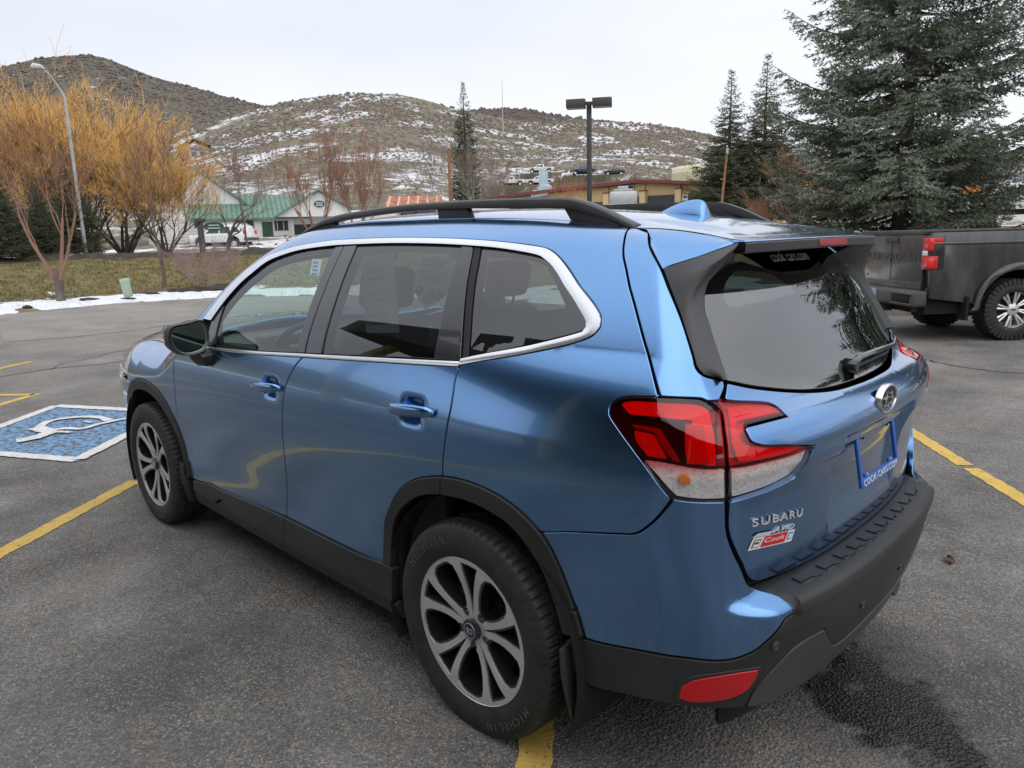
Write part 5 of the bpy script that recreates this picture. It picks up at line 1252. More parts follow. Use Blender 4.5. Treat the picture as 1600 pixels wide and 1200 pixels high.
# tar cracks
TAR=simple('tar_crack',(.018,.018,.018),.5)
def crack(pts,w,seed):
    P=[np.array(p) for p in opensp(pts,.12)]; R_=random.Random(seed); lo=[];hi=[]
    for i,p in enumerate(P):
        p=p+np.array((R_.uniform(-.03,.03),R_.uniform(-.03,.03))); d=P[min(i+1,len(P)-1)]-P[max(i-1,0)]; d=d/np.linalg.norm(d); n=np.array((-d[1],d[0])); ww=w/2*R_.uniform(.4,1.5); lo.append(p-n*ww); hi.append(p+n*ww)
    k=len(P)-1; mb=MB(); mb.add([(p[0],p[1],.003) for p in lo+hi],[(i,i+1,k+2+i,k+1+i) for i in range(k)]); mb.build('tar_crack',TAR,kind='structure')
crack([(9.6,3.2),(9.4,1.6),(9.30,.4),(9.42,-.2),(9.27,-.78),(9.34,-1.3),(9.2,-2.4)],.035,1); crack([(9.34,-.2),(9.75,-.4),(10.0,-.83),(10.4,-1.4),(10.7,-2.4)],.022,2); crack([(13.2,4),(13.6,.6),(13.1,-1.8),(13.9,-4.5)],.03,3)
crack([(1.3,-7.5),(0.2,-6.9),(-1.0,-7.3),(-2.6,-6.8)],.028,4); crack([(.6,-10.0),(-.3,-9.2),(-1.3,-9.1)],.06,5)
# small loose leaf lying in the stain
LEAF=simple('dry_leaf_brown',(.085,.055,.035),.8)
def leaf(x,y,r,a,label,s=.045):
    mb=MB(); V=[];n=7
    for i in range(n):
        t=i/(n-1); w=math.sin(math.pi*t)**.7*.42*s*2; V+=[(s*2*(t-.5),-w,.012*math.sin(5*t)+.004),(s*2*(t-.5),0,.002+.010*t),(s*2*(t-.5),w,.014*math.cos(4*t)+.004)]
    F=[(3*i+k,3*i+k+3,3*i+k+4,3*i+k+1) for i in range(n-1) for k in (0,1)]; mb.add(V,F); o=mb.build('dry_leaf',LEAF); o.location=(x,y,.006); o.rotation_euler=(r,.1,a); m=o.modifiers.new('t','SOLIDIFY'); m.thickness=.001
    return tag(o,label,'leaf')
leaf(-.69,-.33,.3,.6,'small crumpled brown leaf at the edge of the dark wet stain behind the bumper')
leaf(-.78,-1.45,.1,2.1,'reddish dry leaf scrap on the asphalt right of the wet stain',.03)
# loose grit
def grit():
    n=1500; V=[];F=[]
    for i in range(n):
        d=1.0+abs(random.gauss(0,1.0))*2.6; a=YAW+random.uniform(-.62,.62); x=CAM[0]+d*math.cos(a)-.2; y=CAM[1]+d*math.sin(a)
        s=random.uniform(.0015,.0038); b=len(V); r0=random.uniform(0,6)
        V+=[(x+s*math.cos(r0+k*2.09),y+s*math.sin(r0+k*2.09),0.0005) for k in range(3)]+[(x,y,s*1.1)]; F+=[(b,b+1,b+3),(b+1,b+2,b+3),(b+2,b,b+3)]
    mb=MB(); mb.add(V,F); mb.build('loose_grit',simple('pale_grit',(.30,.26,.21),.9,var=.4,scale=60),kind='stuff',label='pale loose grit scattered over the near asphalt')
grit()
# banks beyond the lot: polar grid, several sheets by zone
def zone_mat_grass():
    m=NT('winter_grass'); n=m.noise(2.2,6,.7); r=m.ramp(n,'Fac',[(.32,(.105,.092,.038)),(.5,(.19,.16,.062)),(.62,(.27,.215,.09)),(.75,(.32,.25,.13))]); n2=m.noise(18,5,.7); r2=m.ramp(n2,'Fac',[(.3,.55),(.7,1.35)]); m.col(m.mix((r,0),(r2,0),1.,'MULTIPLY')); m.set(Roughness=.95); m.bump(n2,'Fac',.8,.06); return m.m
GRASSM=zone_mat_grass()
SNOWM=NT('old_snow'); n=SNOWM.noise(3,5,.6); r=SNOWM.ramp(n,'Fac',[(.3,(.66,.67,.70)),(.7,(.83,.84,.87))]); SNOWM.col((r,0)); SNOWM.set(Roughness=.7); n2=SNOWM.noise(9,5,.6); SNOWM.bump(n2,'Fac',.6,.05); SNOWM=SNOWM.m
DIRTM=NT('dark_turned_soil'); n=DIRTM.noise(3.5,6,.75); r=DIRTM.ramp(n,'Fac',[(.3,(.030,.024,.020)),(.55,(.075,.058,.046)),(.75,(.13,.10,.08))]); DIRTM.col((r,0)); DIRTM.set(Roughness=.95); DIRTM.bump(n,'Fac',1.,.15); DIRTM=DIRTM.m
ROADM=simple('pale_dry_road',(.36,.31,.265),.9,var=.12,scale=.6)
FIELDM=NT('scrub_field'); n=FIELDM.noise(.35,7,.75); r=FIELDM.ramp(n,'Fac',[(.36,(.12,.095,.07)),(.50,(.19,.16,.115)),(.56,(.30,.26,.2)),(.60,(.74,.75,.78))]); FIELDM.col((r,0)); FIELDM.set(Roughness=.95); FIELDM=FIELDM.m
def polar_grid(a0,a1,na,ds):
    az=np.radians(np.linspace(a0,a1,na)); A_,D_=np.meshgrid(az,ds,indexing='ij'); x=CAM[0]+D_*np.cos(A_); y=CAM[1]+D_*np.sin(A_); return x,y
def banks():
    ds=np.concatenate([np.linspace(9.5,34,250),np.geomspace(34.5,90,60)])
    for nm,a0,a1,na in (('near',8,-100,640),('side',75,8,150)):
        x,y=polar_grid(a0,a1,na,ds); sh=x.shape; xf,yf=x.ravel(),y.ravel(); d=edge_dist(xf,yf)
        nz=vnoise(xf*.9,yf*.9,1,5,.55); z=gz(d)
        ridge=np.exp(-((d-10.0)/.75)**2); lump=vnoise(xf*1.7,yf*1.7,5,4,.6)
        z=z+ridge*(.17+.20*lump)*(np.clip(d,0,1))+np.where((d>3)&(d<9.5),.03*nz,0)+np.where(d>26,.10*nz,0)
        z=np.where(d<=0,-.02,z)
        dn=d+.7*nz
        zone=np.where(d<.02,-1,np.where(dn<3.0,0,np.where(dn<9.0,0,np.where(dn<11.0,1,np.where(d<21,2,3)))))
        idx=np.arange(len(xf)).reshape(sh); q=np.stack([idx[:-1,:-1],idx[:-1,1:],idx[1:,1:],idx[1:,:-1]],-1).reshape(-1,4)
        zq=zone[q].max(1)
        P=np.stack([xf,yf,z],1)
        for k,(name,mat) in enumerate((('grass_verge',GRASSM),('turned_soil_ridge',DIRTM),('far_road',ROADM),('scrub_ground',FIELDM))):
            f=q[zq==k]
            if len(f)==0: continue
            u,inv=np.unique(f,return_inverse=True); o=mesh_obj(name,P[u],inv.reshape(-1,4).astype(np.int32),mat,kind='structure')
            if o.data.polygons[0].normal.z<0: o.data.flip_normals()
        # snow lying on the bank near the lot and in drifts
        th=.10*np.exp(-((d-1.2)/1.05)**2)+.085*vnoise(xf*1.3,yf*1.3,9,4,.6)+.05*np.exp(-((d-3.0)/1.0)**2)*np.clip(vnoise(xf*.5,yf*.5,3,3),0,1)-.035-.045*np.clip((d-3)/2,0,1)
        th=np.where(d>24,.10*vnoise(xf*.22,yf*.22,12,5,.62)-.012,th); th=np.where((d>9.3)&(d<22),-1,th); th=np.where(d<.05,-.01,th)
        right=np.degrees(np.arctan2(yf-CAM[1],xf-CAM[0]))<-58
        th=np.where(right&(d>.05)&(d<26),.12+.10*nz-.035*d,th)
        f=q[th[q].max(1)>0]; u,inv=np.unique(f,return_inverse=True); Ps=P.copy(); Ps[:,2]+=np.where(th>0,th,-.02)
        o=mesh_obj('snow_bank',Ps[u],inv.reshape(-1,4).astype(np.int32),SNOWM,kind='stuff'); o['label']='old snow lying along the edge of the lot'
        if o.data.polygons[0].normal.z<0: o.data.flip_normals()
banks()
def blades():
    R_=np.random.default_rng(3); P=[np.stack([R_.uniform(15,33,90000),R_.uniform(-20,7,90000)],1)]
    P=np.concatenate(P); d=edge_dist(P[:,0],P[:,1]); k=(d>2.6+.5*vnoise(P[:,0],P[:,1],4))&(d<9.3); P=P[k]; z=GZ(P[:,0],P[:,1]); n=len(P); h=R_.uniform(.035,.10,n); an=R_.uniform(0,6.28,n); l=R_.normal(0,.05,(n,2)); w=.012
    V=np.zeros((n,3,3)); V[:,0,:2]=P+np.stack([np.cos(an),np.sin(an)],1)*w; V[:,1,:2]=P-np.stack([np.cos(an),np.sin(an)],1)*w; V[:,0,2]=V[:,1,2]=z+.0; V[:,2,:2]=P+l; V[:,2,2]=z+h
    o=mesh_obj('grass_blades',V.reshape(-1,3),np.arange(n*3).reshape(-1,3).astype(np.int32),GRASSM,kind='stuff',smooth=False); o['label']='short dry winter grass on the verge'
blades()
# kerb along the right part of the lot edge
KERB=simple('pale_concrete_kerb',(.36,.32,.27),.9,bump=.4,bs=40)
kp=opensp([tuple(p) for p in EDGE[1:5]],.6); mb=MB(); V=[]
for i,p in enumerate(kp):
    d=kp[min(i+1,len(kp)-1)]-kp[max(i-1,0)]; d/=np.linalg.norm(d); n=np.array((-d[1],d[0]))
    for o_,z in ((.0,-.02),(.0,.12),(-.16,.13),(-.16,-.02)): V.append((p[0]+n[0]*(o_+.02),p[1]+n[1]*(o_+.02),z))
mb.add(V,[(4*i+k,4*i+(k+1)%4,4*i+4+(k+1)%4,4*i+4+k) for i in range(len(kp)-1) for k in range(4)]); mb.build('kerb',KERB,kind='structure')
# ------------------------------------------------------------------ hills: ridge lines given as (bearing, rise per metre) from the survey point
def hill_mat(name,snow,dark=1.,scale=.05):
    m=NT(name); n=m.noise(.30,7,.72); soil=m.ramp(n,'Fac',[(.30,(.070*dark,.058*dark,.045*dark)),(.48,(.125*dark,.105*dark,.075*dark)),(.60,(.19*dark,.16*dark,.105*dark)),(.75,(.25*dark,.21*dark,.14*dark))])
    b=m.noise(scale,3,.5); s=m.noise(.33,6,.78,stretch=(1,1,1.6)); a=m.math('ADD',(s,'Fac'),m.math('MULTIPLY',m.math('SUBTRACT',(b,'Fac'),.5),1.1)); msk=m.ramp(a[0],a[1],[(snow,0.),(snow+.06,.92)])
    m.col(m.mix((soil,0),(.66,.67,.71),(msk,0))); m.set(Roughness=.95); m.bump(n,'Fac',.6,.8); return m.m
R_main=[(20,.05),(0,.055),(-11.36,.0621),(-13.46,.0694),(-16.47,.09),(-19.64,.1107),(-21.39,.1261),(-22.99,.1379),(-24.7,.1491),(-27.3,.1623),(-29.51,.1723),(-31.76,.1792),(-34.48,.1837),(-37.24,.1824),(-39.09,.1761),(-40.94,.1672),(-43.29,.1572),(-45.66,.1483),(-48.04,.1448),(-50.42,.1457),(-53.24,.1429),(-56.03,.1374),(-57.87,.1303),(-59.69,.1223),(-61.93,.1116),(-65.42,.095),(-68.36,.0843),(-72.35,.0732),(-76.07,.064),(-79.54,.0544),(-100,.05)]
R_left=[(40,.09),(15,.12),(0,.155),(-8,.178),(-12.37,.1923),(-14.11,.203),(-15.88,.2098),(-17.15,.2131),(-18.22,.2113),(-19.47,.2034),(-20.94,.1939),(-23.27,.1854),(-25.26,.176),(-27.75,.167),(-30.32,.1559),(-34.32,.1411),(-38.01,.1291),(-42,.10)]
R_mid=[(-37,.13),(-38.05,.141),(-40.92,.1562),(-43.07,.1627),(-45.21,.1635),(-47.1,.1595),(-49,.1529),(-51.36,.1451),(-53.24,.1405),(-55.57,.1324),(-57.88,.1209),(-63,.09)]
R_right=[(-57,.095),(-59.72,.1013),(-64.12,.1024),(-68.3,.1021),(-72.24,.0985),(-75.95,.0891),(-79.42,.0774),(-110,.07),(-150,.08),(-185,.09)]
R_back=[(-175,.085),(-200,.12),(-225,.15),(-250,.13),(-275,.11),(-300,.12),(-320,.09),(-335,.07)]
def rdg(L):
    P=sorted(L); a=np.array([p[0] for p in P]); e=np.array([p[1] for p in P]); return lambda z: np.interp(z,a,e)
HILLF={}
def hill(name,ridge,d0,d1,mat,e0=.012,pw=.62,na=None,nd=70,rough=1.,seed=3,fold=.0,beyond=1.25):
    a0,a1=max(p[0] for p in ridge),min(p[0] for p in ridge); f=rdg(ridge); na=na or int((a0-a1)/.22)
    az=np.linspace(a0,a1,na); t=np.concatenate([np.linspace(0,1,nd),[1.06,beyond]]); A_,T_=np.meshgrid(az,t,indexing='ij'); D_=d0+(d1-d0)*T_
    def hz(az_,t_):
        er=f(az_); tt=np.clip(t_,0,1); el=e0+(er-e0)*tt**pw; d_=d0+(d1-d0)*t_
        return CAM[2]+d_*el-np.clip(t_-1,0,1)*(d1-d0)*.25
    Z=hz(A_,T_); x=CAM[0]+D_*np.cos(np.radians(A_)); y=CAM[1]+D_*np.sin(np.radians(A_))
    w=np.clip(T_*4,0,1)*np.clip((1-T_)*5,.10,1)
    Z=Z+w*rough*(vnoise(x*.016,y*.016,seed,4,.5)*d1*.010+vnoise(x*.1,y*.1,seed+1,3,.5)*.8)
    idx=np.arange(A_.size).reshape(A_.shape); q=np.stack([idx[:-1,:-1],idx[:-1,1:],idx[1:,1:],idx[1:,:-1]],-1).reshape(-1,4)
    o=mesh_obj(name,np.stack([x.ravel(),y.ravel(),Z.ravel()],1),q.astype(np.int32),mat,kind='structure')
    if o.data.polygons[0].normal.z<0: o.data.flip_normals()
    return x,y,Z,A_,T_
HM=hill_mat('hill_scrub_snow',.555,1.15)
hx,hy,hz_,ha,ht=hill('near_hill',R_main,50,350,HM,e0=-.022,rough=.8)
HL_=hill_mat('far_hill_brush',.72,.72); hl=hill('far_left_hill',R_left,60,900,HL_,e0=-.02,nd=40,seed=8,rough=.7)
hmid=hill('far_ridge',R_mid,500,1000,hill_mat('far_ridge_brush',.66,.55),e0=.06,nd=20,seed=11,rough=.4)
hill('right_far_hill',R_right,80,1400,hill_mat('far_snowy_slope',.50,.6),e0=-.02,nd=30,seed=13,rough=.4)
hill('back_hill',R_back,60,700,hill_mat('back_hill_scrub',.62),e0=-.02,nd=40,na=160,seed=17)
def scatter_brush(name,H,n,smin,smax,mat,d1,seed,keep=None,upright=1.):
    x,y,Z,A_,T_=H; R_=np.random.default_rng(seed); na,nt=x.shape; nt-=2
    i=R_.uniform(0,na-1.001,n*3); j=(nt-1)*R_.uniform(0,1,n*3)**.8
    if keep is not None: k=keep(A_[i.astype(int),j.astype(int)],T_[i.astype(int),j.astype(int)],R_); i,j=i[k],j[k]
    px0=x[i.astype(int),j.astype(int)]; py0=y[i.astype(int),j.astype(int)]; k=vnoise(px0*.03,py0*.03,seed+3,4,.6)+R_.uniform(-.35,.35,len(i))>-.12; i,j=i[k],j[k]
    i,j=i[:n],j[:n]; n=len(i); ii=i.astype(int); jj=j.astype(int); fi=i-ii; fj=j-jj
    def bl(Q): return (Q[ii,jj]*(1-fi)+Q[ii+1,jj]*fi)*(1-fj)+(Q[ii,jj+1]*(1-fi)+Q[ii+1,jj+1]*fi)*fj
    px,py,pz=bl(x),bl(y),bl(Z); s=R_.uniform(smin,smax,n)*R_.uniform(.7,1.3,n)*np.clip(np.hypot(px-CAM[0],py-CAM[1])/d1,.22,1)
    base=np.array([(1,0,0),(.3,.95,.1),(-.8,.6,0),(-.8,-.6,.1),(.3,-.95,0),(.25,.3,.62),(-.35,-.3,.58)])
    F0=np.array([(0,1,5),(1,2,5),(2,3,6),(3,4,6),(4,0,5),(2,6,5),(4,5,6)])
    V=np.zeros((n,7,3)); rot=R_.uniform(0,6.28,n); c,sn=np.cos(rot),np.sin(rot)
    jit=R_.uniform(.65,1.35,(n,7)); b=base[None]*jit[:,:,None]
    V[:,:,0]=px[:,None]+(b[:,:,0]*c[:,None]-b[:,:,1]*sn[:,None])*s[:,None]*.75
    V[:,:,1]=py[:,None]+(b[:,:,0]*sn[:,None]+b[:,:,1]*c[:,None])*s[:,None]*.75
    V[:,:,2]=pz[:,None]-.12*s[:,None]+b[:,:,2]*s[:,None]*upright
    F=(F0[None]+7*np.arange(n)[:,None,None]).reshape(-1,3)
    return mesh_obj(name,V.reshape(-1,3),F.astype(np.int32),mat,smooth=False,kind='stuff')
def brush_mat(name,a,b,c):
    m=NT(name); n=m.noise(.23,5,.7); r=m.ramp(n,'Fac',[(.3,a),(.5,b),(.7,c)]); m.col((r,0)); m.set(Roughness=1.); return m.m
BR=brush_mat('sage_brush',(.090,.072,.056),(.135,.110,.086),(.18,.15,.11))
o=scatter_brush('hillside_brush',(hx,hy,hz_,ha,ht),36000,.5,1.35,BR,350,5); o['label']='low brown scrub growing all over the near hill'
BD=brush_mat('grey_scrub',(.075,.058,.052),(.105,.082,.072),(.135,.11,.09))
o=scatter_brush('far_hill_brush',hl,30000,1.4,3.4,BD,900,6,upright=.9); o['label']='dense leafless brush covering the dark hill at left'
o=scatter_brush('ridge_trees',hmid,7000,2.2,5.5,BD,1000,7,upright=1.1); o['label']='leafless trees along the far ridge'
# ------------------------------------------------------------------ leafless trees and conifers
def bark(name,a,b,scale=6):
    m=NT(name); n=m.noise(scale,5,.7,stretch=(1,1,.3)); r=m.ramp(n,'Fac',[(.3,a),(.7,b)]); m.col((r,0)); m.set(Roughness=.95); return m.m
BARK_G=bark('grey_brown_bark',(.085,.068,.055),(.20,.165,.135)); BARK_D=bark('dark_bark',(.045,.036,.030),(.11,.09,.075)); BARK_P=bark('pinkish_bark',(.22,.12,.085),(.36,.21,.155)); BARK_A=bark('pale_aspen_bark',(.32,.29,.23),(.52,.48,.40))
TW_O=bark('orange_willow_twigs',(.70,.38,.10),(1.,.64,.23),.8); TW_Y=bark('yellow_brown_twigs',(.30,.18,.06),(.50,.33,.12),.8); TW_P=bark('reddish_twigs',(.25,.12,.08),(.42,.22,.15),1); TW_G=bark('grey_twigs',(.16,.125,.10),(.28,.22,.18),1); TW_R=bark('purple_grey_twigs',(.26,.17,.16),(.42,.30,.28),2); TW_RED=bark('red_dogwood_twigs',(.38,.13,.07),(.58,.25,.14),2)
class Tubes:
    """many thin tapering tubes, gathered as arrays"""
    def __init__(s,sides=4): s.V=[];s.F=[];s.n=0;s.k=sides
    def add(s,P,R):
        P=np.asarray(P,float); m=len(P); k=s.k; T=np.gradient(P,axis=0); T/=np.linalg.norm(T,axis=1)[:,None]+1e-9
        up=np.array((0.,0,1.)) if abs(T[0,2])<.9 else np.array((1.,0,0)); A=np.cross(T,up); A/=np.linalg.norm(A,axis=1)[:,None]+1e-9; B=np.cross(A,T)
        t=np.arange(k)*2*np.pi/k; R=np.asarray(R)[:,None,None]
        V=P[:,None]+(A[:,None]*np.cos(t)[None,:,None]+B[:,None]*np.sin(t)[None,:,None])*R
        idx=s.n+np.arange(m*k).reshape(m,k); f=np.stack([idx[:-1],np.roll(idx[:-1],-1,1),np.roll(idx[1:],-1,1),idx[1:]],-1).reshape(-1,4)
        s.V.append(V.reshape(-1,3)); s.F.append(f); s.n+=m*k
    def build(s,name,mat,parent):
        return mesh_obj(name,np.concatenate(s.V),np.concatenate(s.F).astype(np.int32),mat,parent)
def rot_about(v,axis,a):
    axis=axis/np.linalg.norm(axis); return v*math.cos(a)+np.cross(axis,v)*math.sin(a)+axis*(axis@v)*(1-math.cos(a))
def bare_tree(name,h,seed,trunkm,twigm,stems=1,spread=.5,levels=5,upcurve=.10,kids=(4,6),trunk_h=.25,r0=None,lean=.1,twig_r=.010,droop=0.,density=1.,wiggle=.16,first_split=None,base_z=-.15):
    R=random.Random(seed); root=empty(name); big=Tubes(7); mid=Tubes(4); tw=Tubes(3); r0=r0 or h*.018
    def grow(p,d,L,r,lev):
        n=5 if lev<2 else 4 if lev<levels-1 else 3; P=[p];q=p.copy();dd=d.copy(); seg=L/n
        for i in range(n):
            ax=np.array([R.gauss(0,1),R.gauss(0,1),R.gauss(0,.4)]); dd=rot_about(dd,ax+1e-6,R.gauss(0,wiggle)); dd=dd+np.array((0,0,upcurve if lev>0 else upcurve*.3))*(1-droop*lev/levels*2); dd/=np.linalg.norm(dd); q=q+dd*seg; P.append(q)
        rr=[r*(1-.55*i/n) for i in range(n+1)]; 
        if lev>=levels-1: rr=[max(twig_r*.35,x) for x in rr]
        (big if lev<=1 else mid if lev<levels-1 else tw).add(P,rr)
        if lev>=levels-1: return
        k=max(2,int(R.randint(*kids)*(density if lev>=2 else 1)))
        if lev==0 and first_split: k=first_split
        for j in range(k):
            f=R.uniform(.35,1.) if lev>0 else R.uniform(trunk_h,1.)
            if j==0: f=1.
            i=min(int(f*n),n-1); t=f*n-i; b=P[i]*(1-t)+P[i+1]*t if f<1 else P[-1]
            dloc=P[min(i+1,n)]-P[max(i,0)]; dloc/=np.linalg.norm(dloc)+1e-9
            az=R.uniform(0,2*math.pi); perp=np.cross(dloc,np.array((math.cos(az),math.sin(az),.3))); perp/=np.linalg.norm(perp)+1e-9
            a=R.uniform(.35,1.)*spread*(1.0 if j else .45); nd=rot_about(dloc,perp,a)
            grow(b,nd,L*R.uniform(.55,.80)*(1 if j else 1.05),max(twig_r*.5,r*(1-.55*f)*R.uniform(.45,.68)),lev+1)
    tot=sum(.7**i for i in range(levels))
    for s in range(stems):
        a=2*math.pi*s/stems+R.uniform(-.4,.4); l=lean*R.uniform(.6,1.3) if stems>1 else lean*R.uniform(0,.6); d=np.array((math.sin(l)*math.cos(a),math.sin(l)*math.sin(a),math.cos(l)))
        grow(np.array((.12*math.cos(a)*(stems>1),.12*math.sin(a)*(stems>1),base_z)),d,h*(1.15/tot)*R.uniform(.85,1.1),r0*R.uniform(.75,1.),0)
    big.build('trunk',trunkm,root); 
    if mid.n: mid.build('limbs',trunkm if twigm is not TW_O else BARK_G,root)['kind']='stuff'
    tw.build('twigs',twigm,root)['kind']='stuff'; return root
def put(root,x,y,z,rz=0,s=1.,**k):
    root.location=(x,y,z); root.rotation_euler=(0,0,rz); root.scale=(s,s,s); return tag(root,**k)
def clone(root): return copy_tree(root)
# willows with glowing orange twigs
wA=bare_tree('willow_tree',7.0,11,BARK_D,TW_O,stems=7,spread=.78,levels=6,upcurve=.075,kids=(4,4),lean=.55,r0=.11,twig_r=.018,first_split=4,wiggle=.19)
GW='orange willows beyond the far road'
put(wA,38.9,-8.9,1.2,.3,1.06,label='tall orange-twigged willow right of the curved street lamp',cat='tree',group=GW)
wB=clone(wA); put(wB,39.5,-6.0,1.2,2.4,1.0,label='wide orange willow rising at the far left edge of the photo',cat='tree',group=GW)
wC=clone(wA); put(wC,40.5,-11.4,1.2,4.4,1.05,label='tall yellow-orange willow with the highest crown, in front of the white building gable',cat='tree',group=GW)
wD=clone(wA); put(wD,35.6,-11.6,1.2,1.2,.72,label='smaller orange willow just left of the white building wall',cat='tree',group=GW)
wE=clone(wA); put(wE,44,-3.2,1.2,5.2,.85,label='orange willow partly cut by the left photo edge behind the dark spruce',cat='tree',group=GW)
# bare trees on the verge
t1=bare_tree('bare_tree',5.6,29,BARK_P,TW_P,stems=3,spread=.60,levels=6,kids=(3,3),trunk_h=.35,r0=.085,upcurve=.08,twig_r=.010,first_split=3,lean=.40,base_z=.85)
MB().tube([(0,0,-.2),(.03,0,.3),(0,.03,.75),(0,.02,1.05)],[.17,.14,.15,.14],10).build('trunk_base',BARK_G,t1,smooth=True)
put(t1,21.71,-3.47,.02,1.1,.80,label='forked bare tree with pinkish limbs on the snowy kerb left of the green utility box',cat='tree',group='bare trees along the verge')
t2=bare_tree('bare_tree',5.6,31,BARK_G,TW_P,stems=1,spread=.55,levels=6,kids=(3,4),trunk_h=.45,r0=.085,upcurve=.14,twig_r=.009,first_split=4)
put(t2,23.6,-6.95,.18,.2,1.0,label='slender bare tree with pinkish limbs on the verge right of the green utility box',cat='tree',group='bare trees along the verge')
t3=bare_tree('bare_tree',6.4,47,BARK_D,TW_G,stems=1,spread=.72,levels=6,kids=(3,4),trunk_h=.35,r0=.17,upcurve=.06,twig_r=.011,first_split=4)
put(t3,36.6,-15.2,1.2,.2,.82,label='dark-barked bare tree in front of the parked white off-road vehicle',cat='tree',group='bare trees by the white building')
t4=clone(t2); put(t4,32.3,-14.3,1.2,2.1,.90,label='thin pinkish bare tree right of the parked white off-road vehicle',cat='tree',group='bare trees by the white building')
t5=bare_tree('bare_tree',6.2,53,BARK_P,TW_P,stems=4,spread=.42,levels=5,kids=(4,5),lean=.30,r0=.075,upcurve=.14,twig_r=.012)
put(t5,32.6,-18.2,1.3,.3,.95,label='multi-stemmed reddish bare tree before the small front gable',cat='tree',group='bare trees by the white building')
t6=clone(t5); put(t6,31.0,-19.6,1.3,2.3,.85,label='multi-stemmed reddish bare tree right of the small front gable',cat='tree',group='bare trees by the white building')
as_=bare_tree('aspen_tree',7.5,61,BARK_A,TW_G,stems=1,spread=.5,levels=5,kids=(4,6),trunk_h=.35,r0=.07,upcurve=.10,twig_r=.010)
put(as_,42.5,-38.9,1.8,0,.95,label='pale thin aspen just right of the lone tall spruce',cat='tree',group='aspens around the lone spruce')
for (x,y,s,l) in ((31.5,-26.0,.80,'pale aspen leaning beside the brown utility pole'),(46,-44.5,1.0,'slim aspen far behind the yellow building roof left end'),(39.5,-37.5,.7,'short aspen at the left end of the yellow building')):
    c=clone(as_); put(c,x,y,g1(x,y)-.1,x,s,label=l,cat='tree',group='aspens around the lone spruce')
rb=bare_tree('red_shrub',3.0,71,TW_RED,TW_RED,stems=9,spread=.40,levels=4,kids=(4,5),lean=.42,r0=.022,upcurve=.08,twig_r=.008)
put(rb,25.5,-29.9,g1(25.5,-29.9),0,1.1,label='red-stemmed leafless shrub left of the twin-head parking lamp',cat='shrub')
sh_=bare_tree('bare_shrub',1.9,77,TW_R,TW_R,stems=16,spread=.40,levels=4,kids=(4,6),lean=.62,r0=.011,upcurve=.05,twig_r=.0045)
put(sh_,22.3,-7.75,.12,0,1.0,label='purple-grey leafless shrub on the verge beside the car hood',cat='shrub')
br=bare_tree('bare_tree',4.6,83,BARK_P,TW_P,stems=5,spread=.55,levels=5,kids=(4,5),lean=.7,r0=.05,upcurve=.03,twig_r=.010)
put(br,11.5,-28.0,g1(11.5,-28),1.0,.8,label='low reddish brushy tree between the spruce pair and the big blue spruce',cat='tree')
bt=clone(t3); put(bt,5.9,-33,g1(5.9,-33),2.0,.75,label='grey bare tree seen through the right boughs of the big spruce',cat='tree')
bt=clone(t4); put(bt,3.6,-30,g1(3.6,-30),3.0,.9,label='thin pinkish bare tree near the right edge of the photo behind the charcoal pickup',cat='tree')
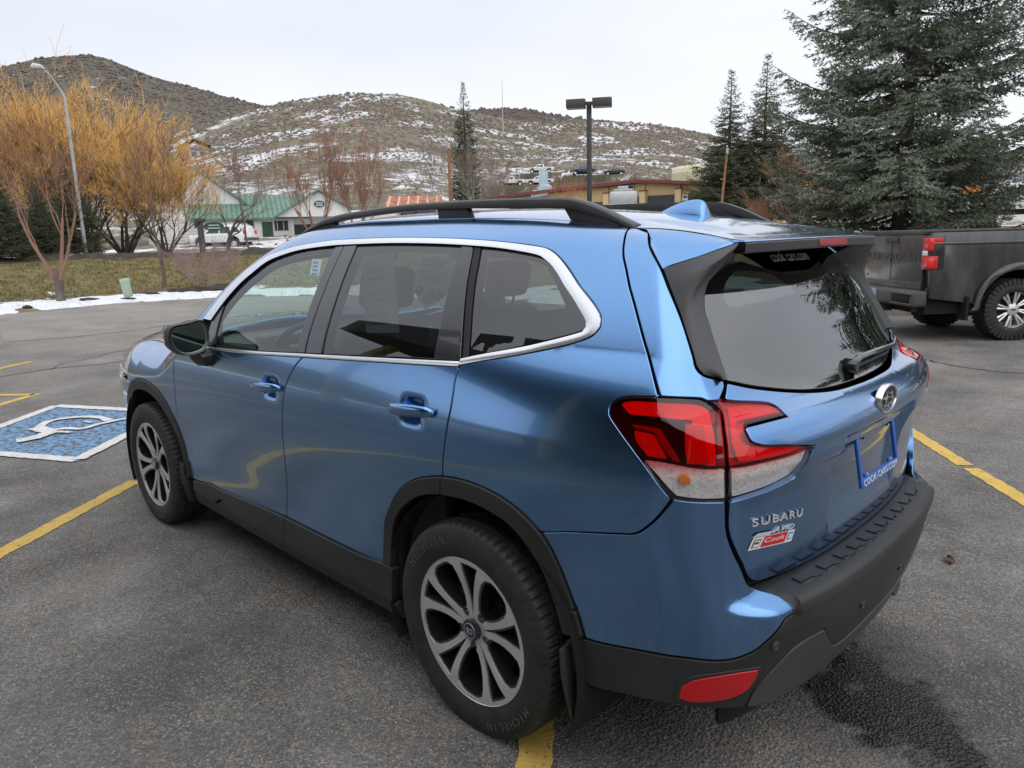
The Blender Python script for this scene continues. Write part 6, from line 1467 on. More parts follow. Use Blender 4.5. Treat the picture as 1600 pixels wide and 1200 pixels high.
# conifers
def needle_mat(name,a,b,c,scale=1.3):
    m=NT(name); n=m.noise(scale,4,.65); r=m.ramp(n,'Fac',[(.3,a),(.5,b),(.72,c)]); m.col((r,0)); m.set(Roughness=.75); return m.m
ND_B=needle_mat('blue_spruce_needles',(.062,.078,.046),(.145,.170,.115),(.35,.41,.35)); ND_G=needle_mat('dark_spruce_needles',(.040,.050,.024),(.078,.090,.046),(.13,.14,.078)); ND_L=needle_mat('lone_spruce_needles',(.045,.055,.028),(.085,.095,.052),(.13,.14,.085))
def spruce(name,h,rad,seed,mat,whorls=30,per=7,base=.06,needle=.055,twig_step=.085,droop=.30,uplift=.35,power=.9,nper=7,shape=None,sparse=1.,trunk_r=None,trunkm=None):
    R=random.Random(seed); RG=np.random.default_rng(seed); root=empty(name); tr=Tubes(9); tr.add([(0,0,-.2)]+[(R.uniform(-.02,.02)*h*.1,R.uniform(-.02,.02)*h*.1,h*f) for f in (.15,.3,.5,.7,.85)]+[(0,0,h)],[ (trunk_r or h*.018)*q for q in (1.2,1.,.85,.6,.38,.2,.05)])
    limb=Tubes(4); NV=[]; SP=[]; SD=[]; SL=[]
    for w in range(whorls):
        f=base+(1-base)*(w/(whorls-1))**1.02; z=h*f
        Lr=(shape(f) if shape else (1-f)**power)*rad
        if Lr<.10: Lr=.10
        for b in range(per):
            if R.random()>sparse: continue
            az=2*math.pi*(b+R.uniform(-.35,.35)+.5*(w%2))/per; L=Lr*R.uniform(.72,1.15); zz=z+R.uniform(-.5,.5)*h/whorls
            n=max(4,int(L/.22)); P=[]; 
            for i in range(n+1):
                t=i/n; P.append((L*t*math.cos(az),L*t*math.sin(az),zz-droop*L*t*(1-t)*1.6*(1-f*.6)-droop*.35*L*t*(1-f)+uplift*L*(t**2.2)*(.35+f)*.9))
            P=np.array(P); limb.add(P,[max(.004,.013*L*(1-.9*i/n)) for i in range(n+1)])
            # side twigs
            dist=np.linalg.norm(np.diff(P,axis=0),axis=1).sum(); m=max(3,int(dist/twig_step)); side=np.array((-math.sin(az),math.cos(az),0)); fw=np.array((math.cos(az),math.sin(az),0))
            for j in range(m):
                t=.12+.88*(j+R.random())/m
                if t>1: t=1
                i=min(int(t*n),n-1); q=P[i]+(P[i+1]-P[i])*(t*n-i); tl=L*.40*(1-t)**.65*R.uniform(.7,1.2)+.10
                sg=1 if j%2 else -1; d=side*sg*R.uniform(.65,1.)+fw*R.uniform(.45,.9)+np.array((0,0,R.uniform(-.30,.05))); d/=np.linalg.norm(d)
                SP.append(q); SD.append(d); SL.append(tl)
                if tl>.34:
                    for u in (.35,.62,.85):
                        for s2 in (1,-1):
                            d2=np.cross(d,np.array((0,0,1)))*s2*.75+d*.75+np.array((0,0,R.uniform(-.25,.08))); d2/=np.linalg.norm(d2); SP.append(q+d*tl*u); SD.append(d2); SL.append(tl*.42*(1.1-u*.5))
            SP.append(P[-2]); SD.append((P[-1]-P[-2])/np.linalg.norm(P[-1]-P[-2])); SL.append(.20)
    SP=np.array(SP); SD=np.array(SD); SL=np.array(SL)
    # leader
    SP=np.concatenate([SP,[(0,0,h-.25)]]); SD=np.concatenate([SD,[(0,0,1.)]]); SL=np.concatenate([SL,[.5]])
    # needle blades along every twig
    cnt=np.maximum(3,(SL/needle*nper*.34)).astype(int); rep=np.repeat(np.arange(len(SP)),cnt); N_=len(rep)
    u=RG.random(N_); d=SD[rep]; p=SP[rep]+d*(u*SL[rep])[:,None]+np.array((0,0,-.12))*(SL[rep]*u**2)[:,None]
    rv=RG.normal(size=(N_,3)); pr=np.cross(d,rv); pr/=np.linalg.norm(pr,axis=1)[:,None]+1e-9
    nl=needle*RG.uniform(.7,1.35,N_); tip=p+d*(nl*.75)[:,None]+pr*(nl*.75)[:,None]; wv=np.cross(d,pr)*(nl*.20)[:,None]
    V=np.stack([p-wv,p+wv,tip],1).reshape(-1,3); F=np.arange(N_*3).reshape(-1,3).astype(np.int32)
    tr.build('trunk',trunkm or BARK_D,root); limb.build('boughs',BARK_D,root)['kind']='stuff'; c=mesh_obj('needles',V,F,mat,root,smooth=False); c['kind']='stuff'
    return root,N_
bshape=lambda f: float(np.interp(f,[0,.08,.2,.35,.5,.75,1.],[.62,.92,1.0,.90,.76,.42,.03]))
big,nb_=spruce('blue_spruce',14.0,3.75,5,ND_B,whorls=34,per=8,base=.055,needle=.085,twig_step=.105,shape=bshape,nper=7,droop=.26,uplift=.42,trunk_r=.20,sparse=.80)
put(big,5.5,-20.7,.75,.5,1.,label='very large blue spruce behind the charcoal pickup, cut off by the top of the photo',cat='tree')
pr1,n1=spruce('spruce_tree',8.9,2.6,9,ND_G,whorls=34,per=8,base=.11,needle=.085,twig_step=.12,shape=lambda f: float(np.interp(f,[0,.1,.3,.5,.6,.75,1.],[.8,1.,.95,.72,.50,.34,.02])),nper=6,droop=.45,uplift=.20,sparse=.95)
put(pr1,18.2,-38.1,1.9,.3,1.,label='taller right one of two dark spruces standing close together',cat='tree',group='pair of dark spruces')
c=clone(pr1); put(c,19.9,-37.3,1.9,2.6,.93,label='shorter left one of two dark spruces, behind the leaning brown post',cat='tree',group='pair of dark spruces')
ln,n2=spruce('lone_spruce',13.0,2.1,13,ND_L,whorls=36,per=7,base=.05,needle=.12,twig_step=.16,shape=lambda f: float(np.interp(f,[0,.1,.4,.7,.85,1.],[.8,1.,.82,.50,.28,.03])),nper=6,droop=.10,uplift=.55,sparse=.92)
put(ln,57.6,-51.2,4.0,1.,1.,label='lone narrow tall spruce in front of the hill left of the twin-head lamp',cat='tree')
rt=clone(big); put(rt,-2.9,-19.2,.4,2.7,1.0,label='dark spruce boughs reaching in from the right edge of the photo',cat='tree')
lf=clone(pr1); put(lf,30.6,-3.9,1.15,.9,.48,label='small dark spruce at the left photo edge behind the soil ridge',cat='tree',group='dark spruces beyond the soil ridge')
lf=clone(pr1); put(lf,32.9,-7.0,1.15,3.9,.50,label='dark spruce left of the street lamp base',cat='tree',group='dark spruces beyond the soil ridge')
lf=clone(pr1); put(lf,31.6,-5.5,1.15,2.9,.36,label='lowest dark spruce between the two taller ones at the left',cat='tree',group='dark spruces beyond the soil ridge')
# dry grass tufts and weeds in the snow by the kerb
def tufts():
    V=[];F=[]; R=random.Random(4)
    for _ in range(420):
        i=R.randint(6,11); a=EDGE[i]; b=EDGE[i+1]; t=R.random(); p=a+(b-a)*t; n=np.array(((b-a)[1],-(b-a)[0])); n/=np.linalg.norm(n); p=p+n*R.uniform(.2,3.0); z=g1(p[0],p[1])
        for _ in range(R.randint(3,9)):
            h=R.uniform(.08,.34); ax,ay=R.uniform(-.12,.12),R.uniform(-.12,.12); q=(p[0]+R.uniform(-.08,.08),p[1]+R.uniform(-.08,.08)); b0=len(V)
            V+=[(q[0]-.004,q[1],z),(q[0]+.004,q[1],z),(q[0]+ax,q[1]+ay,z+h)]; F.append((b0,b0+1,b0+2))
    mb=MB(); mb.add(V,F); tag(mb.build('dry_weeds',TW_G,fix=False),'thin dry weed stalks poking through the snow along the kerb',kind='stuff')
tufts()
def rocks():
    R=random.Random(8); G='dark soil clods in the kerb snow'
    base=None
    for k,(x,y,s) in enumerate(((20.9,-2.45,.20),(21.6,-4.1,.30),(21.2,-5.0,.22),(21.9,-5.9,.34),(22.2,-7.3,.50),(21.9,-8.2,.62),(20.9,-1.7,.16),(22.6,-6.9,.30))):
        if base is None:
            bm=bmesh.new(); bmesh.ops.create_icosphere(bm,subdivisions=3,radius=1)
            for v in bm.verts: v.co*= 1+.28*mnoise.noise(v.co*1.7)+.12*mnoise.noise(v.co*5); v.co.z*=.42
            me=bpy.data.meshes.new('soil_clod'); bm.to_mesh(me); bm.free(); me.materials.append(DIRTM); o=bpy.data.objects.new('soil_clod',me); COL.objects.link(o); base=o
        else: o=base.copy(); COL.objects.link(o)
        o.location=(x,y,g1(x,y)+.02); o.scale=(s,s*(.5+.3*(k%3)),s*.7); o.rotation_euler=(0,0,k*1.3)
        tag(o,'dark clod of soil lying in the old snow along the kerb','clod',G)
rocks()
print('needles',nb_,n1,n2)
# ------------------------------------------------------------------ buildings, poles, other vehicles
SIDING=NT('white_siding'); n=SIDING.noise(1.2,4); r=SIDING.ramp(n,'Fac',[(.3,(.62,.62,.60)),(.7,(.76,.76,.75))]); SIDING.col((r,0)); SIDING.set(Roughness=.8); SIDING=SIDING.m
GROOF=simple('green_metal_roof',(.13,.225,.17),.55,var=.15,scale=1.2); DGREEN=simple('dark_green_paint',(.02,.07,.05),.6); DARKWIN=simple('dark_window_glass',(.03,.035,.04),.12,coat=.5)
TANW=simple('tan_painted_metal',(.56,.42,.22),.8,var=.08,scale=.8); TAND=simple('tan_column',(.62,.48,.27),.8,var=.05); MROOF=simple('maroon_roof_edge',(.17,.045,.04),.6); DOORD=simple('dark_brown_door',(.10,.065,.055),.6); DOORG=simple('grey_black_door',(.045,.045,.05),.5)
RUST=simple('rusty_sheet_roof',(.42,.17,.09),.8,var=.45,scale=2.2); WOODB=simple('weathered_wood',(.20,.13,.085),.9,var=.3,scale=3); GALV=simple('galvanised_steel',(.46,.47,.48),.45,metal=.4); DKBRONZE=simple('dark_bronze_paint',(.045,.045,.043),.5)
WHT_P=simple('white_vehicle_paint',(.74,.75,.76),.3,coat=.9,var=.03); DKP=NT('charcoal_vehicle_paint'); n=DKP.noise(3,6,.7,stretch=(1,1,.25)); r=DKP.ramp(n,'Fac',[(.38,(.034,.036,.040)),(.72,(.11,.108,.103))]); DKP.col((r,0)); DKP.set(Roughness=.35,Metallic=.3,Coat_Weight=.7,Coat_Roughness=.12); DKP=DKP.m
BLU_P=simple('navy_vehicle_paint',(.03,.05,.14),.3,coat=.9); GRN_P=simple('dark_green_vehicle_paint',(.02,.035,.035),.3,coat=.9); DUST=simple('dusty_black_plastic',(.075,.073,.068),.8,var=.3,scale=6)
class Frame:
    """local frame: x right along a facade, y away from the viewer, z up"""
    def __init__(s,ox,oy,ax,ay):
        s.m=Matrix(((ax,-ay,0,ox),(ay,ax,0,oy),(0,0,1,0),(0,0,0,1)))
    def place(s,root): root.matrix_world=s.m; return root
def framed(name,ox,oy,ax,ay,**k):
    r=empty(name,**k); r.location=(ox,oy,0); r.rotation_euler=(0,0,math.atan2(ay,ax)); r.scale=(1,-1,1); return r
def bx(name,lo,hi,mat,par,bevel=0,**k): return MB().box(lo,hi).build(name,mat,par,bevel=bevel,**k)
# --- white building with green roofs
rx,ry=-.423,-.906
WB=framed('green_roof_building',57.1,-25.2,rx,ry,label='white clapboard building with green metal roofs behind the parked white off-road vehicle',cat='building')
WB.scale=(1.2,-1.2,1.2); WB.location.z=-.31
# frame: +x to the right in the photo, +y towards the viewer (right-handed with z up)
def gable(name,x0,x1,zb,ze,zp,y0,y1,mat,par,xp=None):
    xp=(x0+x1)/2 if xp is None else xp; mb=MB(); mb.prism([(x0,zb),(x1,zb),(x1,ze),(xp,zp),(x0,ze)],y0,y1,axis=1); return mb.build(name,mat,par)
def slope(name,a,b,y0,y1,t,mat,par):
    (x0,z0),(x1,z1)=a,b; mb=MB(); L=math.hypot(x1-x0,z1-z0); nx,nz=-(z1-z0)/L,(x1-x0)/L
    if nz<0: nx,nz=-nx,-nz
    mb.prism([(x0,z0),(x1,z1),(x1+nx*t,z1+nz*t),(x0+nx*t,z0+nz*t)],y0,y1,axis=1); return mb.build(name,mat,par)
SG_=1  # viewer side
gable('gable_wall',-5.6,1.7,1.0,3.7,6.45,-9,-3.0,SIDING,WB); slope('roof',(-1.95,6.5),(-5.95,3.45),-9.2,-2.7,.14,GROOF,WB); slope('roof',(-1.95,6.5),(2.05,3.45),-9.2,-2.7,.14,GROOF,WB)
bx('front_wall',(-5.2,-3.0,1.0),(4.0,-1.2,3.35),SIDING,WB)
mb=MB(); mb.add([(-2.9,-.8,3.30),(5.2,-.8,3.30),(5.2,-4.6,5.05),(-2.9,-4.6,5.05),(-2.9,-.8,3.18),(5.2,-.8,3.18),(5.2,-4.6,4.93),(-2.9,-4.6,4.93)],[(0,1,2,3),(7,6,5,4),(0,4,5,1),(1,5,6,2),(2,6,7,3),(3,7,4,0)]); RF=mb.build('green_roof',GROOF,WB)
for k in range(20): bx('roof_seam',(-2.85+k*.415,-.82,0),(-2.82+k*.415,-.80,.02),GROOF,RF) if False else None
mb=MB()
for k in range(24):
    x=-2.8+k*.34; mb.add([(x,-.78,3.33),(x+.05,-.78,3.33),(x+.05,-4.58,5.08),(x,-4.58,5.08),(x+.025,-.78,3.38),(x+.025,-4.58,5.13)],[(0,4,5,3),(4,1,2,5)])
mb.build('roof_seams',GROOF,RF,kind='stuff')
gable('porch_gable',2.9,8.6,3.3,3.35,5.0,-4.5,-.2,SIDING,WB); slope('porch_roof',(5.75,5.05),(2.5,3.12),-4.6,.1,.12,GROOF,WB); slope('porch_roof',(5.75,5.05),(9.0,3.12),-4.6,.1,.12,GROOF,WB)
bx('porch_wall',(3.2,-3.5,1.0),(8.5,-1.6,3.3),SIDING,WB); bx('white_fence',(1.6,-.2,1.0),(3.6,-.1,1.95),SIDING,WB)
for k in range(5): bx('siding_board',(1.59,-.095,1.05+.18*k),(3.61,-.075,1.20+.18*k),SIDING,WB)
for x0,x1,z0,z1,y in ((.15,1.25,2.2,3.05,-1.2),(2.75,3.0,2.45,3.0,-1.2),(3.05,3.55,2.45,3.0,-1.2)):
    f=bx('window',(x0-.06,y-.02,z0-.06),(x1+.06,y+.04,z1+.06),DGREEN,WB); bx('pane',(x0,y+.0,z0),(x1,y+.055,z1),DARKWIN,f); bx('mullion',((x0+x1)/2-.02,y+.0,z0),((x0+x1)/2+.02,y+.065,z1),SIDING,f)
f=bx('window',(3.95,-1.62,1.95),(5.75,-1.56,2.80),DGREEN,WB); bx('pane',(4.02,-1.60,2.0),(5.68,-1.545,2.75),DARKWIN,f)
bx('door',(1.85,-1.22,1.3),(2.55,-1.15,3.0),DGREEN,WB)
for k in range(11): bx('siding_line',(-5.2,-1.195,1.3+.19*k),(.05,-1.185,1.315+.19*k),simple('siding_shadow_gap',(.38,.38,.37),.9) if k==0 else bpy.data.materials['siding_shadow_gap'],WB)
mb=MB(); 
for z in (1.25,1.85): mb.tube([(3.7,.6,z+.1),(5.4,.7,z+.05),(9,.7,z)],.04,6)
for x in (3.7,4.6,5.5,6.5,7.5,8.6): mb.tube([(x,.65,.9),(x,.65,1.92)],.035,6)
mb.build('ramp_railing',DGREEN,WB)
OS=MB(); OS.lathe([(0,.02),(.36,.02),(.36,-.02),(0,-.02)],24); OS.V=[(x*1.0+5.75,y-.13,z*.62+4.15) for x,y,z in OS.V]; o=OS.build('gable_sign',DGREEN,WB)
for k in range(3): bx('sign_line',(5.52,-.112,4.02+.1*k),(5.98,-.105,4.055+.1*k),WHITE,o)
# roadside oval sign on a post
OSG=framed('roadside_sign',29.3,-10.75,rx,ry,label='small green oval sign on a dark post beside the orange willow',cat='sign')
mb=MB(); mb.box((-.12,-.06,1.1),(.12,.06,2.5)).prism([(-.22,2.2),(.22,2.5),(.22,2.62),(-.22,2.62)],-.06,.06,axis=1); mb.build('post',DKBRONZE,OSG,bevel=.01)
MB().lathe([(0,.05),(.40,.05),(.40,-.02),(0,-.02)],26).build('sign_tmp',DGREEN,OSG); o=bpy.data.objects['sign_tmp']; o.name='oval_board'; o.location=(.52,0,2.28); o.scale=(1,1,.48)
V,F=text_verts('Mountain Vet',.16,.01); mb=MB(); 
for k,(y,w) in enumerate(((.06,.42),(-.06,.5))): mb.box((.52-w/2,.052,2.26+y),(.52+w/2,.06,2.29+y))
mb.build('sign_lines',WHITE,OSG)
# --- long tan workshop
YB=framed('tan_workshop',47.,-35.5,-.98867,-.15013,label='long low tan metal workshop with maroon roof edge and dark overhead doors',cat='building')
prof=[(6.6,4.20),(7.8,4.30),(13,4.58),(20.5,4.85),(24.7,4.45),(29,4.05)]
mb=MB(); mb.prism([(6.6,1.4),(29,1.4)]+[(a,b-.10) for a,b in prof[::-1]],-14,0,axis=1); mb.build('walls',TANW,YB)
mb=MB(); mb.prism([(6.3,4.10)]+[(a,b-.08) for a,b in prof]+[(29.3,4.0),(29.3,4.16)]+[(a,b+.12) for a,b in prof[::-1]]+[(6.3,4.27)],-14.3,.45,axis=1); mb.build('maroon_roof',MROOF,YB)
for x in (8.6,13.1,18.03,20.70,23.14,26.4):
    c=bx('column',(x-.2,.0,1.4),(x+.2,.30,4.22 if x>16 else 3.9),TAND,YB); bx('column_cap',(x-.24,-.0,4.22 if x>16 else 3.9),(x+.24,.34,4.28 if x>16 else 3.96),MROOF,c); bx('column_strip',(x-.06,0,4.28 if x>16 else 3.96),(x+.06,.12,4.6 if x>16 else 4.1),TANW,c)
for x0,x1,m_ in ((9.0,12.8,DOORD),(13.4,17.75,DOORD),(18.3,20.42,DOORD),(20.97,22.9,DOORG),(23.4,26.1,DOORD)):
    d=bx('overhead_door',(x0,.01,1.4),(x1,.06,3.92 if x0>16 else 3.7),m_,YB)
    for k in range(3): bx('door_panel',(x0+.06,.05,1.6+.58*k),(x1-.06,.085,2.12+.58*k),m_,d)
sg=bx('wall_sign',(18.9,.03,4.02),(20.0,.09,4.68),GALV,YB); bx('sign_face',(18.96,.08,4.26),(19.94,.10,4.62),DKPRINT,sg); bx('sign_band',(18.96,.08,4.06),(19.94,.10,4.22),WHITE,sg)
mb=MB(); mb.prism([(19.02,4.34),(19.25,4.42),(19.42,4.55),(19.50,4.50),(19.62,4.44),(19.88,4.40),(19.88,4.36),(19.5,4.38),(19.3,4.36),(19.02,4.31)],.10,.112,axis=1); mb.build('sign_emblem',WHITE,sg)
s2_=bx('small_wall_sign',(23.35,.03,3.50),(23.72,.09,3.88),WHITE,YB); bx('sign_line',(23.42,.085,3.66),(23.65,.10,3.78),BLUEP,s2_)
# white box van and parked wagon with a roof rack in front of the workshop
def boxy(name,ox,oy,ang,z,label,parts,group=None,cat='van'):
    r=empty(name,(ox,oy,z),ang); tag(r,label,cat,group)
    for nm,lo,hi,mt,bv in parts: MB().box(lo,hi).build(nm,mt,r,bevel=bv)
    return r
boxy('white_trailer',36.6,-33.6,math.atan2(-.15,-.99),1.3,'white box trailer parked before the tan workshop, seen under the roof rail',[('box',(-1.6,-1,.5),(1.7,1,2.65),WHT_P,.05),('wheel',(-.5,-1.05,0),(.1,-.8,.62),RUBBER,.05),('wheel',(-.5,.8,0),(.1,1.05,.62),RUBBER,.05),('door_hinge',(.2,1.0,.9),(.26,1.03,1.9),GALV,0)],cat='trailer')
# --- side-profile vehicles
def car_from_profile(name,L,Wd,body,cab,wheels,wr,paint,win,zc=0,glass=DARKWIN,extra=None,rim=ALLOY,clad=DUST):
    r=empty(name); a=[(x,z) for x,z in body]
    # body with wheel arches cut in
    def arches(bottom):
        out=[]
        for x in sorted(wheels):
            n=10; out+=[(x-wr*1.18*math.cos(math.pi*k/n),bottom+wr*1.12*math.sin(math.pi*k/n)*1.0) for k in range(n+1)]
        return out
    zb=body[0][1]; outl=[body[0]]+arches(zb)+body[1:]
    mb=MB(); mb.prism(outl,-Wd/2,Wd/2,axis=1); mb.build('body',paint,r,bevel=.045,seg=2)
    mb=MB(); n=len(cab); ins=.11; V=[(x,-Wd/2+.04+ins*max(0,(z-cab[0][1])/(max(c[1] for c in cab)-cab[0][1]))*1.6,z) for x,z in cab]; V+=[(x,-y,z) for x,y,z in V]
    mb.add(V,[tuple(range(n)),tuple(range(2*n-1,n-1,-1))]+[(i,i+n,(i+1)%n+n,(i+1)%n) for i in range(n)]); mb.build('cabin',paint,r,bevel=.05,seg=2)
    zt=max(c[1] for c in cab); z0=cab[0][1]
    for P in win:
        for s in (1,-1):
            yy=lambda z: s*(Wd/2-.04-ins*1.6*max(0,(z-z0)/(zt-z0))+.008); m=MB(); k=len(P); m.add([(x,yy(z),z) for x,z in P]+[(x,yy(z)-s*.02,z) for x,z in P],[tuple(range(k)),tuple(range(2*k-1,k-1,-1))]+[(i,i+k,(i+1)%k+k,(i+1)%k) for i in range(k)]); m.build('window',glass,r)
    for x in wheels:
        for s in (1,-1):
            wv=empty('wheel',(x,s*(Wd/2-.12),wr)); wv.parent=r
            m=MB(); m.lathe([(wr*.62,-.11),(wr*.93,-.115),(wr,-.08),(wr,.08),(wr*.93,.115),(wr*.62,.11)],28); m.build('tyre',RUBBER,wv,smooth=True,auto=math.radians(35))
            m=MB(); m.lathe([(0,s*.08),(wr*.60,s*.06),(wr*.64,s*.10)],20); m.build('rim',rim,wv)
    mb=MB(); mb.box((min(wheels)-.2,-Wd/2+.15,wr*.7),(max(wheels)+.2,Wd/2-.15,zb+.3)); mb.build('underbody',BLACK,r)
    if extra: extra(r)
    return r
def suv_extra(r):
    m=MB(); m.box((-2.32,-.92,.62),(-2.22,.92,.84)); m.build('rear_bumper',DUST,r,bevel=.03)
    for s in (1,-1):
        m=MB(); m.box((-2.27,s*.80-.09,1.08),(-2.16,s*.80+.09,1.38)); m.build('tail_light',RBRIGHT,r,bevel=.02)
        m=MB(); m.box((2.18,s*.72-.16,.92),(2.27,s*.72+.16,1.10)); m.build('headlight',SILVER,r,bevel=.02)
        m=MB(); m.tube([(-1.7,s*.62,1.84),(-1.5,s*.62,1.90),(.3,s*.62,1.90),(.5,s*.62,1.83)],.025,6); m.build('roof_rack_rail',GALV,r)
        m=MB(); m.box((.98,s*.93,1.10),(1.12,s*1.10,1.27)); m.build('door_mirror',WHT_P,r,bevel=.02)
        m=MB(); m.box((-.05,s*.925,1.0),(.15,s*.945,1.04)); m.build('door_handle',WHT_P,r)
SUV=car_from_profile('off_road_vehicle',4.7,1.88,[(-2.24,.52),(2.20,.50),(2.26,.72),(2.24,.98),(2.05,1.07),(1.15,1.14),(-2.20,1.16)],[(-2.20,1.10),(1.22,1.10),(.42,1.72),(.10,1.80),(-1.70,1.80),(-2.02,1.66)],(-1.40,1.38),.39,WHT_P,[[(.92,1.18),(.34,1.62),(-.18,1.64),(-.18,1.18)],[(-.28,1.18),(-.28,1.64),(-1.05,1.64),(-1.15,1.18)],[(-1.28,1.20),(-1.20,1.63),(-1.62,1.60),(-1.92,1.26)]],extra=suv_extra)
SUV.location=(52.8,-22.3,1.15); SUV.rotation_euler=(0,0,math.radians(33)); tag(SUV,'white off-road wagon parked before the white building with green roofs','off-road vehicle')
# pickups on the hill road
def pk_extra(r):
    m=MB(); m.box((-2.75,-.9,.62),(-2.65,.9,.80)); m.build('rear_bumper',GALV,r)
WT=car_from_profile('white_pickup',5.6,1.95,[(-2.7,.60),(2.75,.58),(2.80,.95),(2.70,1.18),(1.25,1.24),(-2.70,1.26)],[(-.72,1.20),(1.35,1.20),(.62,1.78),(.35,1.84),(-.50,1.84),(-.66,1.70)],(-1.75,1.80),.40,WHT_P,[[(1.0,1.28),(.50,1.72),(.30,1.72),(.30,1.28)],[(.20,1.28),(.20,1.72),(-.42,1.72),(-.50,1.28)]],extra=pk_extra)
def hillz(x,y):
    az=math.degrees(math.atan2(y-CAM[1],x-CAM[0])); d=math.hypot(x-CAM[0],y-CAM[1]); i=int(np.argmin(abs(ha[:,0]-az))); j=np.interp(d,np.hypot(hx[i]-CAM[0],hy[i]-CAM[1]),np.arange(hx.shape[1])); return float(np.interp(j,np.arange(hx.shape[1]),hz_[i]))
def on_hill(r,x,y,ang,z=None,**k):
    h=hillz(x,y); 
    r.location=(x,y,h if z is None else z); r.rotation_euler=(0,0,ang); r.scale=(.82,.82,.82); return tag(r,**k)
def pad(x,y,ang,L,Wd,z):
    mb=MB(); mb.box((-L/2,-Wd/2,-6),(L/2,Wd/2,0)); o=mb.build('hill_track',HM,kind='structure'); o.location=(x,y,z-.02); o.rotation_euler=(0,0,ang)
A1=math.atan2(.71,.70)
pad(82.6,-83.3,A1,9,4,9.35); on_hill(WT,82.6,-83.3,A1,9.35,label='white pickup on the lower hill track left of the pale blue chimney',cat='pickup',group='vehicles on the hill')
W2=clone(WT); pad(85.8,-93.9,A1-.05,7,3.5,12.0); on_hill(W2,85.8,-93.9,A1-.05,12.0,label='white pickup parked higher on the hill right of the pale blue chimney',cat='pickup',group='vehicles on the hill')
W3=clone(WT); on_hill(W3,80.0,-87.2,A1,9.4,label='white vehicle just behind the lower white hill pickup, half hidden by the chimney',cat='pickup',group='vehicles on the hill')
pad(76.2,-97.6,A1,12,3.5,11.15)
NB=car_from_profile('blue_pickup',5.2,1.9,[(-2.5,.60),(2.5,.58),(2.55,.95),(2.45,1.12),(1.15,1.20),(-2.50,1.22)],[(-.9,1.18),(1.25,1.18),(.6,1.74),(.3,1.80),(-.65,1.80),(-.85,1.66)],(-1.55,1.6),.38,BLU_P,[[(.95,1.24),(.45,1.68),(.25,1.68),(.25,1.24)],[(.15,1.24),(.15,1.68),(-.58,1.68),(-.66,1.24)]],extra=pk_extra)
on_hill(NB,77.2,-94.7,A1,11.15,label='navy blue pickup on the hill left of the parking lamp post',cat='pickup',group='vehicles on the hill')
DG=car_from_profile('dark_sedan',4.6,1.8,[(-2.2,.45),(2.2,.45),(2.25,.72),(2.1,.92),(1.1,1.0),(-2.15,1.02)],[(-1.9,.98),(1.15,.98),(.45,1.42),(.2,1.46),(-.8,1.46),(-1.2,1.36)],(-1.35,1.35),.34,GRN_P,[[(.85,1.04),(.36,1.38),(-.15,1.39),(-.15,1.04)],[(-.25,1.04),(-.25,1.39),(-.85,1.38),(-1.35,1.04)]])
on_hill(DG,75.0,-100.2,A1,11.15,label='dark green car on the hill right of the parking lamp post',cat='car',group='vehicles on the hill')
# brown hill fence below the vehicles
fe=empty('hill_fence',(73.5,-90.5,0),math.atan2(-.66,-.75)); tag(fe,'dark brown board fence below the cars on the hill','fence')
for k in range(26): MB().box((-13+k*1.02,-.04,7.2),(-12.05+k*1.02,.04,9.6+.10*math.sin(k*2.1))).build('fence_board',WOODB,fe)
# cream long shelter and pale blue chimney, hill-top antenna, half-built house
gh=empty('cream_shelter',(60.2,-100.4,0),math.atan2(.30,-.95)); tag(gh,'long cream curved-roof shelter on the hill behind the tan workshop','shelter')
mb=MB(); mb.prism([(-1.2,7.5),(-1.2,10.6),(-.9,11.3),(-.3,11.65),(.3,11.65),(.9,11.3),(1.2,10.6),(1.2,7.5)],-3.5,3.7,axis=0); mb.build('canvas_cover',simple('cream_canvas',(.62,.58,.40),.8,var=.04),gh)
for x in (-1.1,.1,1.3): MB().prism([(-1.23,7.5),(-1.23,10.62),(-.92,11.34),(-.3,11.69),(.3,11.69),(.92,11.34),(1.23,10.62),(1.23,7.5)],x,x+.12,axis=0).build('cover_rib',simple('cream_rib',(.50,.46,.30),.8) if 'cream_rib' not in bpy.data.materials else bpy.data.materials['cream_rib'],gh)
chm=empty('pale_blue_chimney',(34.2,-37.4,0),math.atan2(-.15,-.99)); tag(chm,'pale blue sheet-metal chimney with elbow on the tan workshop roof','chimney')
PB=simple('pale_blue_sheet',(.42,.55,.62),.6,var=.05)
MB().box((-.24,-.24,4.4),(.24,.24,6.05)).build('duct',PB,chm,bevel=.02); MB().prism([(-.9,4.25),(.5,4.35),(.5,5.0),(.05,5.2),(-.3,4.75),(-.9,4.62)],-.3,.3,axis=1).build('elbow',PB,chm,bevel=.02)
mst=empty('radio_mast',(210.6,-209.8,hillz(210.6,-209.8))); tag(mst,'thin pale radio mast standing on the hill','mast')
MB().tube([(0,0,-1),(0,0,20)],[.20,.08],6).build('mast_pole',GALV,mst); MB().box((-.5,-.5,-.5),(.5,.5,1.2)).build('mast_base',GALV,mst)
hh=empty('hillside_house',(238.4,-97.75,hillz(238.4,-97.75)-.5),math.atan2(-.906,-.38)); hh.scale=(.72,-.72,.72); tag(hh,'dark-roofed house under construction on the hillside above the orange willows','house')
TIM=simple('fresh_timber',(.34,.22,.13),.8); SLT=simple('slate_roof',(.05,.055,.065),.6); BGW=simple('blue_grey_wrap',(.40,.48,.53),.8)
MB().box((0,-4,0),(8,4,4.4)).build('wall',BGW,hh); MB().box((-3,-4,0),(0,4,5.2)).build('wall',TIM,hh); MB().prism([(-4,5.2),(2,8.6),(2.6,8.5),(-3.2,4.9)],-5,5,axis=1).build('roof',SLT,hh); MB().prism([(2,8.6),(9,5.8),(9,5.5),(2,8.2)],-5,5,axis=1).build('roof',SLT,hh)
